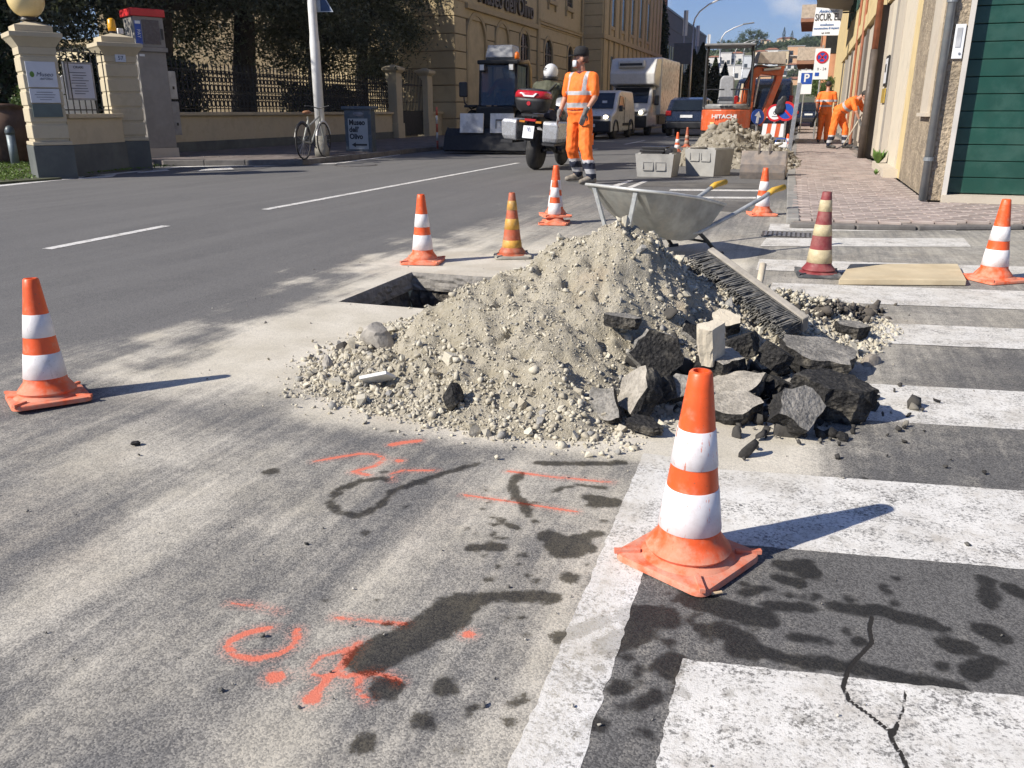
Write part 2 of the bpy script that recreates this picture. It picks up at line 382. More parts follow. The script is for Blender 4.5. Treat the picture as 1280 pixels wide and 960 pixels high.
def ground_mat(name, paint=None, wear=0.5):
    k = NT(name); p = k.pos()
    big = k.noise(0.7, 5, 0.6, p); strk = k.noise(1.0, 5, 0.65, k.pos((26, 1.1, 1))); strk2 = k.noise(1.0, 4, 0.6, k.pos((3.2, .22, 1))); med = k.noise(7, 5, 0.62, p); ag2 = k.noise(95, 3, 0.65, p)
    vor = k.n('ShaderNodeTexVoronoi'); vor.inputs['Scale'].default_value = 290; vor.inputs['Randomness'].default_value = 1; k.l(p, vor.inputs['Vector'])
    sepc = k.n('ShaderNodeSeparateColor'); k.l(vor.outputs['Color'], sepc.inputs[0]); cell = sepc.outputs[0]; ag = k.math('ADD', k.math('MULTIPLY', cell, .65), k.math('MULTIPLY', k.noise(330, 2, .6, p), .35))
    tone = k.attr('tone')
    base = k.mix(k.ramp(big, .3, .7), (0.108, 0.107, 0.107), (0.135, 0.133, 0.131))
    base = k.mix(k.ramp(strk2, .42, .62, 0, .55), base, (0.165, 0.162, 0.158)); base = k.mix(k.ramp(strk, .5, .72, 0, .35), base, (0.17, 0.165, 0.155)); base = k.mix(k.ramp(k.noise(.35, 4, .6, p), .5, .7, 0, .5), base, (0.095, 0.095, 0.098))
    base = k.mix(tone, base, (0.088, 0.086, 0.084))
    base = k.mix(k.ramp(med, .35, .7, 0, .45), base, (0.15, 0.147, 0.142))
    base = k.mix(k.ramp(ag, .15, .85), k.mix(.34, base, (0.012, 0.012, 0.013)), k.mix(.20, base, (0.40, 0.39, 0.37)))
    dust = k.attr('dust'); fine = k.noise(16, 7, 0.7, p)
    dm = k.math('ADD', dust, k.math('MULTIPLY', k.math('SUBTRACT', fine, .5), .55))
    dm = k.math('ADD', dm, k.math('MULTIPLY', k.math('SUBTRACT', ag, .5), .24)); dm = k.math('ADD', dm, k.math('MULTIPLY', k.math('SUBTRACT', strk, .5), .55))
    dmask = k.math('MULTIPLY', k.ramp(dm, .08, .90), k.ramp(dust, 0.0, .12))
    dcol = k.mix(k.ramp(k.noise(3.2, 5, .6, p), .3, .7), (0.53, 0.488, 0.395), (0.67, 0.625, 0.53)); dcol = k.mix(k.ramp(k.noise(1.3, 4, .6, p), .50, .68, 0, .55), dcol, (0.50, 0.435, 0.345))
    dcol = k.mix(k.ramp(ag, .60, .25, .0, .35), dcol, (0.22, 0.21, 0.19))
    h = ag
    if paint is not None:
        pc = k.mix(k.ramp(med, .3, .75), paint, dk(paint, .86))
        pc = k.mix(k.ramp(k.noise(26, 6, .7, p), .5, .72, 0, .6), pc, (0.36, 0.33, 0.28)); pc = k.mix(k.ramp(k.noise(4.2, 6, .7, p), .48, .70, 0, .65), pc, (0.42, 0.385, 0.33)); pc = k.mix(k.ramp(cell, .62, .98, 0, .28), pc, (.30, .29, .27))
        wr = k.math('ADD', k.math('MULTIPLY', ag2, .55), k.math('MULTIPLY', k.noise(9, 6, .7, p), .55))
        wm = k.ramp(k.math('ADD', k.math('MULTIPLY', wr, .82), k.math('MULTIPLY', cell, .10)), .60 - wear * .2, .76 - wear * .2)
        scr = k.ramp(k.noise(3.4, 8, .8, p), .56, .72, 0, .42)
        wm = k.math('MAXIMUM', wm, k.math('MULTIPLY', scr, k.ramp(ag2, .35, .6)))
        base = k.mix(wm, pc, base); dmask = k.math('MULTIPLY', dmask, .5)
    col = k.mix(dmask, base, dcol)
    sp = k.math('ADD', k.attr('spray'), k.math('MULTIPLY', k.math('SUBTRACT', k.noise(120, 3, .7, p), .5), .013))
    sp = k.math('ADD', sp, k.math('MULTIPLY', k.math('SUBTRACT', k.noise(11, 3, .6, p), .60), .012))
    sm = k.math('MULTIPLY', k.ramp(sp, .0475, .0535), .85)
    col = k.mix(k.math('MULTIPLY', k.ramp(sp, .026, .050), k.math('MULTIPLY', k.ramp(ag, .3, .8), .38)), col, (0.68, 0.24, 0.17)); col = k.mix(sm, col, (0.70, 0.17, 0.10))
    wt = k.math('ADD', k.attr('wet'), k.math('MULTIPLY', k.math('SUBTRACT', k.noise(24, 5, .65, p), .47), .052))
    wt = k.math('ADD', wt, k.math('MULTIPLY', k.math('SUBTRACT', ag, .5), .014))
    wm2 = k.ramp(wt, .043, .054)
    dark = k.n('ShaderNodeHueSaturation'); dark.inputs['Value'].default_value = .15 if paint is None else .5; dark.inputs['Saturation'].default_value = 1.9
    k.l(col, dark.inputs['Color']); col = k.mix(k.math('MULTIPLY', wm2, .92 if paint is None else .6), col, dark.outputs['Color'])
    ck = k.ramp(k.math('ADD', k.attr('crack'), k.math('MULTIPLY', k.math('SUBTRACT', k.noise(60, 4, .65, p), .5), .0045)), .0552, .0568)
    col = k.mix(ck, col, (0.022, 0.02, 0.018))
    k.color(col)
    k.rough(k.math('SUBTRACT', k.ramp(ag2, .2, .8, .78, .95), k.math('MULTIPLY', wm2, .22)))
    k.b.inputs['Specular IOR Level'].default_value = .35
    hh = k.math('SUBTRACT', k.math('MULTIPLY', ag, .7), k.math('MULTIPLY', vor.outputs['Distance'], .5))
    hh = k.math('MULTIPLY', hh, k.math('SUBTRACT', 1.0, k.math('MULTIPLY', dmask, .55)))
    hh = k.math('SUBTRACT', hh, k.math('MULTIPLY', ck, 1.6))
    k.bump(hh, .42 if paint is None else .3, .0035)
    return k.mat
GM = ground_mat('asphalt'); PAINT = ground_mat('road_paint_worn', (0.74, 0.725, 0.685), .60); PAINT2 = ground_mat('road_paint_old', (0.75, 0.74, 0.71), .60)
def sheet(name, mat, xs, ys, fn=None, z=0.0, skip=None):
    nx, ny = len(xs), len(ys); Xg, Yg = np.meshgrid(xs, ys); X = Xg.ravel(); Y = Yg.ravel()
    if fn: X, Y = fn(X, Y)
    co = np.empty((nx * ny, 3), np.float32); co[:, 0] = X; co[:, 1] = Y; co[:, 2] = z
    i = np.arange(nx * ny).reshape(ny, nx)
    q = np.stack([i[:-1, :-1], i[:-1, 1:], i[1:, 1:], i[1:, :-1]], -1).reshape(-1, 4)
    if skip is not None:
        cx = X[q].mean(1); cy = Y[q].mean(1); q = q[~skip(cx, cy)]
    me = bpy.data.meshes.new(name); nf = len(q)
    me.vertices.add(len(co)); me.vertices.foreach_set('co', co.ravel())
    me.loops.add(nf * 4); me.loops.foreach_set('vertex_index', q.ravel().astype(np.int32))
    me.polygons.add(nf); me.polygons.foreach_set('loop_start', np.arange(0, nf * 4, 4, dtype=np.int32))
    me.update(calc_edges=True); me.materials.append(mat); set_attrs(me, X, Y)
    return me
xs = np.unique(np.round(np.concatenate([np.arange(-6, -2.6, .034), np.arange(-2.6, .1, .015), np.arange(.1, .34, .006), np.arange(.34, 1.3, .015), np.arange(1.3, 3.0, .03), [3.0, PIT[0], PIT[1]]]), 4))
ys = np.unique(np.round(np.concatenate([np.arange(.6, 2.7, .0125), np.arange(2.7, 6, .024), np.arange(6, 12, .05), [12.0, PIT[2], PIT[3]]]), 4))
struct(obj('road', sheet('road', GM, xs, ys, skip=lambda a, b: (a > PIT[0]) & (a < PIT[1]) & (b > PIT[2]) & (b < PIT[3]))))
b = MB(); G = 3000
for x0, x1, y0, y1 in ((-G, -6, -G, G), (3, G, -G, G), (-6, 3, -G, .6), (-6, 3, 12, G)):
    b.quad((x0, y0, 0), (x1, y0, 0), (x1, y1, 0), (x0, y1, 0))
struct(b.build('ground', GM))
# ---------------------------------------------------------------- painted markings, 4 mm sheets
def stripe(name, c00, c10, c11, c01, mat=PAINT, n=None, z=.0016):
    "c00-c10 near edge, c01-c11 far edge (ground points)"
    c00, c10, c11, c01 = [np.array(c[:2], float) for c in (c00, c10, c11, c01)]
    lx = max(np.hypot(*(c10 - c00)), .02); ly = max(np.hypot(*(c01 - c00)), .02)
    near = min(c00[1], c10[1]); st = .007 if near < 1.2 else .012 if near < 3 else .05 if near < 8 else .4
    u = np.linspace(0, 1, max(2, int(min(lx / st, 330)))); v = np.linspace(0, 1, max(2, int(min(ly / st, 330))))
    def fn(U, V):
        P = (c00 * ((1 - U) * (1 - V))[:, None] + c10 * (U * (1 - V))[:, None] + c11 * (U * V)[:, None] + c01 * ((1 - U) * V)[:, None])
        e = np.minimum(np.minimum(U * lx, (1 - U) * lx), np.minimum(V * ly, (1 - V) * ly)) < 1e-6
        wob = (vnoise(P[:, 0] * 50, P[:, 1] * 50, 5) - .5) * .007 * e
        return P[:, 0] + wob, P[:, 1] + wob
    return struct(obj(name, sheet(name, mat, u, v, fn, .0007 if near < 3 else .003)))
SLP = .15
def zeb(y_far, x0, x1, wd, s=SLP):
    a = lambda x, y: (x, y + s * (x + .15))
    stripe('crossing_stripe', a(x0, y_far - wd), a(x1, y_far - wd), a(x1, y_far), a(x0, y_far))
for y_far, x0, x1, wd in ((1.375, -.125, 1.6, .62), (2.31, -.185, 2.0, .455), (3.25, -.10, 2.2, .43), (4.28, .12, 2.3, .40), (5.25, -.1, 2.3, .52), (6.13, -.22, 2.0, .45)):
    zeb(y_far, x0, x1, wd)
stripe('crossing_stripe', g(950, 308), g(1214, 309), g(1205, 298), g(958, 298)); stripe('crossing_stripe', g(960, 289), g(1195, 289), g(1186, 280), g(963, 280))
stripe('edge_line', (-.345, .7), (-.235, .7), (-.262, 2.36), (-.372, 2.36), PAINT2)
for a, b_ in ((4.84, 6.24), (7.66, 16.5), (19.5, 23.5), (27, 31), (35, 39)): stripe('centre_line', (-5.44, a), (-5.34, a), (-5.42, b_), (-5.52, b_), PAINT2)
stripe('edge_line', g(-120, 246), g(-120, 244), g(225, 208), g(225, 209.5), PAINT2)
stripe('edge_line', g(225, 209.5), g(225, 208), g(420, 204), g(420, 205), PAINT2)
stripe('edge_line', g(420, 205), g(420, 204), g(500, 193), g(500, 193.8), PAINT2)
for q in (((97, 224), (140, 221.5), (146, 218), (108, 220)), ((171, 216.5), (212, 213.5), (208, 211), (176, 213.5)), ((246, 214.6), (293, 211.8), (288, 209), (254, 211.4)), ((316, 208.4), (360, 206.4), (352, 204.6), (322, 206))):
    stripe('kerb_dash', *[g(*p) for p in q])
stripe('parking_line', g(836, 238.5), g(952, 239.5), g(952, 237.6), g(838, 236.6), PAINT2); stripe('parking_line', g(848, 248), g(945, 248.6), g(945, 246.4), g(850, 246), PAINT2)
stripe('parking_line', g(764, 232.5), g(773, 233), g(792, 226), g(786, 225.6), PAINT2); stripe('parking_line', g(782, 235), g(790, 235.4), g(810, 226.6), g(804, 226.3), PAINT2)
stripe('parking_line', g(1198, 273), g(1290, 273.6), g(1290, 270.8), g(1198, 270.6), PAINT)
# trench patch in the asphalt, slightly darker, and the two iron covers
PATCH = M('patched_asphalt', (0.10, 0.095, 0.088), .9, .2, 3, .4, 150, .004, dirt=.5, dirtcol=(.2, .19, .17), dscale=2.5)
b = MB(); b.prism([g(800, 233, .003), g(948, 236, .003), g(950, 229, .003), g(812, 227.5, .003)], (0, 0, .0005)); struct(b.build('asphalt_patch', PATCH))
b = MB(); b.prism([g(850, 262, .003), g(935, 265, .003), g(940, 252, .003), g(862, 251, .003)], (0, 0, .0005)); struct(b.build('asphalt_patch', PATCH))
IRON = M('cast_iron', (0.07, 0.065, 0.06), .6, .3, 9, .4, 40, .006, metal=.4, dirt=.5, dirtcol=(.22, .2, .17))
t = thing('drain_grate', 'flat cast iron drain grate between the two farthest crossing stripes', 'drain grate', g(992, 294))
b = MB(); b.box((0, 0, .003), (.52, .30, .006)); b.build('frame', IRON, t)
for i in range(13):
    for j in range(3):
        if i == 0 and j == 0: bar = MB().box((0, 0, 0), (.022, .075, .006)).mesh('bar', M('iron_worn', (.26, .25, .24), .45, .2, 20, .1, metal=.5))
        obj('bar', bar, t, (-.228 + i * .038, -.095 + j * .095, .008))
t = thing('manhole_cover', 'round dark manhole cover at the road edge before the museum sign box', 'manhole cover', g(445, 206.5))
b = MB(); b.lathe([(.42, 0), (.42, .004)], n=28); b.build('rim', IRON, t); b = MB(); b.lathe([(.37, .0045), (.37, .008)], n=28); b.build('lid', M('iron_worn', (.26, .25, .24), .45), t)
# ---------------------------------------------------------------- the pit
PITW = M('cut_asphalt_edge', (0.30, 0.28, 0.25), .9, .3, 9, .6, 60, .01, dirt=.5, dirtcol=(.16, .15, .13))
SOIL = M('dark_soil', (0.075, 0.066, 0.055), .95, .45, 14, .9, 45, .02, dirt=.4, dirtcol=(.26, .24, .20), dscale=18)
def rough_wall(name, p0, p1, z0, z1, inward, mat, amp, parent):
    b = MB(); p0 = Vector(p0); p1 = Vector(p1); n = 26; m = 6; iw = Vector(inward)
    for j in range(m + 1):
        for i in range(n + 1):
            p = p0.lerp(p1, i / n); zz = z0 + (z1 - z0) * j / m
            k = amp * random.random() * (1 if 0 < j < m else .3)
            b.v.append(tuple(Vector((p.x, p.y, zz)) + iw * k))
    for j in range(m):
        for i in range(n):
            a = j * (n + 1) + i; b.f.append((a, a + 1, a + n + 2, a + n + 1)); b.m.append(0)
    return b.build(name, mat, parent)
pit_o = struct(MB().box((-1.925, 4.41, -.5), (1.2, 1.3, .02)).build('pit', SOIL))
x0, x1, y0, y1 = PIT
for (a, c, iw) in (((x0, y0, 0), (x0, y1, 0), (1, 0, 0)), ((x0, y1, 0), (x1, y1, 0), (0, -1, 0)), ((x1, y1, 0), (x1, y0, 0), (-1, 0, 0)), ((x1, y0, 0), (x0, y0, 0), (0, 1, 0))):
    rough_wall('slab_edge', a, c, 0.0, -.115, iw, PITW, .014, pit_o)
    q = Vector(iw) * -.04; rough_wall('soil_face', Vector(a) + q, Vector(c) + q, -.10, -.49, iw, SOIL, .09, pit_o)
# ---------------------------------------------------------------- right pavement with pavers
PAVZ = .055
KERB = M('kerb_stone', (0.24, 0.235, 0.22), .85, .2, 5, .35, 60, .006, dirt=.4)
pv = [(-.02, 7.95), (.5, 8.0), (1.0, 8.12), (1.9, 8.5), (4.6, 9.55), (4.6, 10.9), (1.35, 10.9), (1.35, 20), (1.15, 46), (1.0, 90), (-.36, 90), (-.30, 23), (-.2, 14)]
b = MB(); b.prism([(x, y, 0.0) for x, y in pv], (0, 0, PAVZ - .022)); pav = struct(b.build('pavement', M('paver_joint_sand', (0.22, 0.19, 0.165), .95, .3, 12, .5, 90, .004)))
KERBD = M('dark_kerb_stone', (0.15, 0.14, 0.13), .88, .2, 5, .35, 60, .006, dirt=.4, dirtcol=(.22, .21, .19))
def kerb(parent, pts, w_=.12, z=PAVZ, seg=.9, mat=None):
    for a, c in zip(pts[:-1], pts[1:]):
        a = Vector((*a, 0)); c = Vector((*c, 0)); d = c - a; n = max(1, round(d.length / seg)); u = d.normalized(); v = Vector((u.y, -u.x, 0))
        for i in range(n):
            p = a + d * (i / n) + u * .005; q = a + d * ((i + 1) / n) - u * .005; zz = z + random.uniform(-.004, .006)
            b = MB(); b.prism([p, q, q + v * w_, p + v * w_], (0, 0, zz)); b.build('kerb_stone', mat or KERB, parent, bevel=.012)
kerb(pav, [(-.42, 60), (-.30, 23), (-.2, 14), (-.09, 8.2)][::-1][::-1], -.12)
kerb(pav, [(-.06, 7.97), (.5, 8.01), (1.0, 8.13), (1.9, 8.51), (4.6, 9.55)], .05, PAVZ - .012, .9, KERBD)
PAVER = M('red_paver', (0.335, 0.27, 0.24), .88, .16, 5, .3, 90, .004, rand=.17, dirt=.45, dirtcol=(.40, .37, .33), dscale=5)
PW, PD = .19, .145
pme = []
for q in range(4):
    b = MB(); b.box((0, 0, 0), (PW - .012, PD - .012, .045)); me = b.mesh('paver', PAVER); bm = bmesh.new(); bm.from_mesh(me)
    bmesh.ops.bevel(bm, geom=[e for e in bm.edges if all(v.co.z > 0 for v in e.verts)], offset=.006, segments=1, affect='EDGES'); bm.to_mesh(me); bm.free(); pme.append(me)
spots = []
def xr(y): return 1.34 if y < 20 else 1.14
def yfront(x): return 8.06 if x < .5 else 8.06 + (x - .5) * .30 if x < 1.9 else 8.52 + (x - 1.9) * .40
row = 0; y = 8.0
while y < 60:
    x = -.05 - .009 * (y - 8) + (PW / 2 if row % 2 else 0) + PW / 2; lim = 4.5 if y < 10.2 else xr(y)
    while x < lim - PW / 2 + .02:
        if y > yfront(x) + PD * .6: spots.append((x, y))
        x += PW
    y += PD; row += 1
rest = MB()
for i, (x, y) in enumerate(sorted(spots, key=lambda s: s[1] + (6 if s[0] > 2.4 else 0))):
    z = PAVZ - .0225 + random.uniform(-.0035, .0035); rot = (random.uniform(-.012, .012), random.uniform(-.012, .012), random.uniform(-.015, .015))
    if i < 300: obj('paver', pme[i % 4], pav, (x, y, z), rot)
    else: rest.box((x, y, z), (PW - .012, PD - .012, .045), rot)
o = rest.build('paver_field', M('red_paver_field', (0.335, 0.27, 0.24), .88, .3, 3.2, .3, 90, .004, dirt=.45, dirtcol=(.40, .37, .33), dscale=5), pav); o['kind'] = 'stuff'
# ---------------------------------------------------------------- left pavement
lp = [(-11.6, 13.4), (-10.2, 14.1), (-9.25, 14.55), (-9.3, 17.0), (-9.45, 20), (-9.1, 24), (-8.9, 34), (-8.9, 120), (-13.6, 120), (-13.6, 14.2), (-12.2, 13.6)]
LPM = M('dark_pavers', (0.15, 0.125, 0.115), .9, .25, 2.5, .4, 30, .006, dirt=.35, dirtcol=(.22, .2, .18))
b = MB(); b.prism([(x, y, 0) for x, y in lp], (0, 0, .10)); lpav = struct(b.build('left_pavement', LPM))
kerb(lpav, [(-11.55, 13.3), (-10.2, 14.0), (-9.2, 14.45), (-9.2, 17), (-9.35, 20), (-9.0, 24), (-8.8, 34), (-8.8, 70)], -.14, .108, 1.0, KERBD)  # left kerb given the darker kerb colour for the shade it lies in
b = MB()
for i in range(11):
    for j in range(60):
        x = -13.4 + i * .36; y = 15.0 + j * .36
        if x < -9.75: b.box((x + (.18 if j % 2 else 0), y, .104), (.34, .34, .012), (0, 0, 0))
o = b.build('paver_field', LPM, lpav); o['kind'] = 'stuff'
b = MB(); b.prism([(-10.75, 10.15, .002), (-10.9, 9.2, .002), (-16, 7.5, .002), (-26, 7.5, .002), (-26, 13.0, .002), (-11.6, 13.0, .002), (-11.2, 10.2, .002)], (0, 0, .03))
struct(b.build('lawn_soil', M('lawn_soil', (0.07, 0.075, 0.04), .95, .3, 6)))
# ================================================================ RUBBLE HEAP
OUT = np.array([(-1.70, 2.56), (-1.40, 2.42), (-.8, 2.34), (-.52, 2.40), (-.42, 2.80), (-.12, 3.3), (.25, 3.72), (.42, 4.25), (.2, 4.75), (-.5, 4.95), (-1.2, 4.75), (-1.52, 4.3), (-1.70, 3.75), (-1.86, 3.2), (-1.82, 2.8)])
PK = (-.70, 3.5)
def heap_base(X, Y):
    d = np.full(X.shape, 9.0); ins = np.zeros(X.shape, bool); n = len(OUT)
    for i in range(n):
        a = OUT[i]; c = OUT[(i + 1) % n]; e = c - a; t = np.clip(((X - a[0]) * e[0] + (Y - a[1]) * e[1]) / (e @ e), 0, 1)
        d = np.minimum(d, np.hypot(X - a[0] - t * e[0], Y - a[1] - t * e[1]))
        cond = ((a[1] > Y) != (c[1] > Y)) & (X < (c[0] - a[0]) * (Y - a[1]) / (c[1] - a[1] + 1e-12) + a[0]); ins ^= cond
    r = np.hypot(X - PK[0], Y - PK[1]); t = d / (d + r + 1e-6)
    h = .600 * (t ** 1.12) * (1 - .10 * t ** 6)
    fan = np.exp(-((X + 1.6) ** 2 + (Y - 2.8) ** 2) / .12); h = h * (1 - .45 * fan)
    return np.where(ins, h, -.95 * d), np.where(ins, t, 0)
def heap_h(X, Y):
    h, t = heap_base(X, Y)
    amp = sst(0, .25, t)
    lump = (fbm(X * 3.1, Y * 3.1, 3, 5) - .5) * .17 + (fbm(X * 9, Y * 9, 3, 15) - .5) * .085
    rid = np.abs(fbm(X * 6, Y * 6, 3, 44) - .5) * .09
    fine = (fbm(X * 30, Y * 30, 3, 8) - .5) * .038 - np.clip(fbm(X * 14, Y * 14, 2, 88) - .62, 0, 1) * .22 * amp
    return h + (lump - rid) * amp + fine * sst(-.02, .06, h)
hs = .0125; hx = np.arange(-2.05, .62, hs); hy = np.arange(2.2, 5.1, hs)
Xg, Yg = np.meshgrid(hx, hy); Hh = heap_h(Xg.ravel(), Yg.ravel()).reshape(Xg.shape)
inpit = (Xg > PIT[0]) & (Xg < PIT[1]) & (Yg > PIT[2]) & (Yg < PIT[3])
keep = (Hh > -.02) | (inpit & (Hh > -.45))
i = np.arange(Xg.size).reshape(Xg.shape); q = np.stack([i[:-1, :-1], i[:-1, 1:], i[1:, 1:], i[1:, :-1]], -1).reshape(-1, 4)
q = q[keep.ravel()[q].all(1)]; us, inv = np.unique(q, return_inverse=True)
me = bpy.data.meshes.new('rubble_heap'); V = np.stack([Xg.ravel()[us], Yg.ravel()[us], Hh.ravel()[us]], -1)
me.from_pydata(V.tolist(), [], inv.reshape(-1, 4).tolist()); me.polygons.foreach_set('use_smooth', [True] * len(me.polygons))
k = NT('sandy_rubble'); p = k.pos(); n1 = k.noise(3.5, 5, .65, p); n2 = k.noise(38, 6, .75, p); n3 = k.noise(120, 4, .7, p)
c = k.mix(k.ramp(n1, .33, .68), (0.385, 0.345, 0.255), (0.51, 0.465, 0.365)); c = k.mix(k.ramp(n2, .4, .75, 0, .65), c, (0.56, 0.52, 0.44)); c = k.mix(k.ramp(n2, .44, .28, 0, .55), c, (0.24, 0.212, 0.165)); c = k.mix(k.ramp(n3, .42, .30, 0, .7), c, (0.15, 0.13, 0.105))
c = k.mix(k.ramp(k.noise(1.9, 3, .5, p), .60, .75, 0, .4), c, (0.46, 0.35, 0.24)); k.color(c); k.rough(.95); k.b.inputs['Specular IOR Level'].default_value = .2
k.bump(k.math('ADD', k.math('MULTIPLY', n2, 1.1), k.math('MULTIPLY', n3, .9)), 1.0, .013); me.materials.append(k.mat)
heap = obj('rubble_heap', me); tag(heap, 'large heap of pale sand and crushed stone dug out of the road', 'rubble heap')
def stone_variants(n, sub=1, jit=.28, flat=.75, name='stone'):
    out_ = []
    for s_ in range(n):
        bm = bmesh.new(); rr = random.Random(s_ + 11)
        if sub == 1:
            for _ in range(10):
                d = Vector((rr.gauss(0, 1), rr.gauss(0, 1), rr.gauss(0, 1))).normalized() * rr.uniform(.8, 1.25); bm.verts.new((d.x, d.y * flat, d.z * flat * .95))
            bmesh.ops.convex_hull(bm, input=bm.verts); bmesh.ops.delete(bm, geom=[v for v in bm.verts if not v.link_faces], context='VERTS'); bmesh.ops.triangulate(bm, faces=bm.faces)
            me = bpy.data.meshes.new(name); bm.to_mesh(me); bm.free(); out_.append(me); continue
        bmesh.ops.create_icosphere(bm, subdivisions=sub, radius=1)
        dirs = [Vector((rr.gauss(0, 1), rr.gauss(0, 1), rr.gauss(0, 1))).normalized() for _ in range(8)]
        for v in bm.verts:
            v.co *= 1 + rr.uniform(-jit, jit)
            for d in dirs:
                e = v.co.dot(d) - .5
                if e > 0: v.co -= d * e
            v.co *= 1.3; v.co.y *= flat
            v.co.z *= flat
        me = bpy.data.meshes.new(name); bm.to_mesh(me); bm.free(); out_.append(me)
    return out_
def stone_mat(name, c0, c1, c2, attr=True):
    k = NT(name); r_ = k.attr('rnd') if attr else k.n('ShaderNodeObjectInfo').outputs['Random']
    p = k.pos(); n = k.noise(55, 5, .7, p); c = k.mix(k.ramp(r_, 0, .75), c0, c1); c = k.mix(k.ramp(r_, .86, .92), c, c2)
    c = k.mix(k.ramp(n, .4, .75, 0, .45), c, dk(c1, 1.25)); c = k.mix(k.ramp(n, .40, .25, 0, .6), c, dk(c0, .5)); k.color(c); k.rough(.92); k.bump(n, .6, .006); return k.mat
GRAV = stone_mat('crushed_stone', (0.34, 0.305, 0.232), (0.54, 0.50, 0.40), (0.25, 0.245, 0.23)); GRAVO = stone_mat('crushed_stone_single', (0.34, 0.305, 0.235), (0.54, 0.50, 0.40), (0.24, 0.235, 0.225), False)
CLODM = stone_mat('dark_clod', (0.045, 0.04, 0.034), (0.11, 0.096, 0.08), (0.16, 0.14, 0.11))
SV = stone_variants(10)
def rotmats(n):
    q = rng.normal(size=(n, 4)); q /= np.linalg.norm(q, axis=1)[:, None]; w_, x, y, z = q.T
    return np.stack([1 - 2 * (y * y + z * z), 2 * (x * y - z * w_), 2 * (x * z + y * w_), 2 * (x * y + z * w_), 1 - 2 * (x * x + z * z), 2 * (y * z - x * w_), 2 * (x * z - y * w_), 2 * (y * z + x * w_), 1 - 2 * (x * x + y * y)], -1).reshape(n, 3, 3)
def stones(name, P, size, mat, parent, variants=None):
    variants = variants or SV
    base = []
    for me in variants:
        v = np.empty(len(me.vertices) * 3); me.vertices.foreach_get('co', v); f = np.empty(len(me.polygons) * 3, int); me.polygons.foreach_get('vertices', f); base.append((v.reshape(-1, 3), f.reshape(-1, 3)))
    n = len(P); Rm = rotmats(n); which = rng.integers(0, len(base), n); vs_, fs_, rn = [], [], []; o = 0; rnd = rng.random(n)
    sc = size[:, None] * rng.uniform(.6, 1.35, (n, 3))
    for kk in range(len(base)):
        idx = np.where(which == kk)[0]
        if not len(idx): continue
        bv, bf = base[kk]; v = np.einsum('nij,nvj->nvi', Rm[idx], bv[None] * sc[idx][:, None, :]) + P[idx][:, None, :]
        m = len(bv); vs_.append(v.reshape(-1, 3)); fs_.append((bf[None] + (np.arange(len(idx)) * m)[:, None, None] + o).reshape(-1, 3)); rn.append(np.repeat(rnd[idx], m)); o += len(idx) * m
    v = np.concatenate(vs_); f = np.concatenate(fs_); me = bpy.data.meshes.new(name)
    me.vertices.add(len(v)); me.vertices.foreach_set('co', v.astype(np.float32).ravel()); me.loops.add(f.size); me.loops.foreach_set('vertex_index', f.ravel().astype(np.int32))
    me.polygons.add(len(f)); me.polygons.foreach_set('loop_start', np.arange(0, f.size, 3, dtype=np.int32)); me.update(calc_edges=True)
    me.attributes.new('rnd', 'FLOAT', 'POINT').data.foreach_set('value', np.concatenate(rn).astype(np.float32)); me.materials.append(mat)
    o_ = obj(name, me, parent); o_['kind'] = 'stuff'; return o_
def heap_points(n, wfun):
    X = rng.uniform(-2.0, .6, n * 8); Y = rng.uniform(2.25, 5.0, n * 8); h, t = heap_base(X, Y)
    wgt = wfun(X, Y, h, t) * (h > -.12); k_ = rng.random(len(X)) < wgt; X, Y = X[k_][:n], Y[k_][:n]
    z = np.maximum(heap_h(X, Y), 0.0); return X, Y, z
def wcoarse(X, Y, h, t):
    e = np.exp(-(t / .26) ** 2) * (h > 0) + np.exp(-((-h).clip(0) / .035) ** 2) * (h <= 0) * .32
    smooth_face = np.exp(-((X + .75) ** 2 / .16 + (Y - 2.95) ** 2 / .16)); clump = .35 + 1.1 * fbm(X * 4, Y * 4, 3, 61)
    return np.clip((.10 + .75 * e + .50 * sst(-.7, -.3, X) + .3 * sst(3.2, 3.6, Y)) * (1 - .85 * smooth_face) * clump, 0, 1)
X, Y, z = heap_points(15000, wcoarse); sz = np.clip(rng.lognormal(math.log(.0080), .42, len(X)), .004, .022)
stones('gravel', np.stack([X, Y, z + sz * .25], -1), sz, GRAV, heap)
X, Y, z = heap_points(14000, lambda X, Y, h, t: np.full(X.shape, .5) * (h > -.04)); sz = np.clip(rng.lognormal(math.log(.0045), .35, len(X)), .0025, .009)
stones('grit', np.stack([X, Y, z + sz * .3], -1), sz, GRAV, heap)
SVO = stone_variants(9, 1, .3, .8)
for me in SVO: me.materials.append(GRAVO)
X, Y, z = heap_points(300, lambda X, Y, h, t: wcoarse(X, Y, h, t) * (Y < 4.0))
for i in range(len(X)):
    s_ = min(.034, random.lognormvariate(math.log(.017), .3)) * (1.75 if random.random() < .13 else 1)
    o = obj('stone', SVO[i % 9], heap, (X[i], Y[i], z[i] + s_ * .3), (random.uniform(0, 6), random.uniform(0, 6), random.uniform(0, 6))); o.scale = (s_ * random.uniform(.8, 1.3), s_, s_ * random.uniform(.7, 1.1))
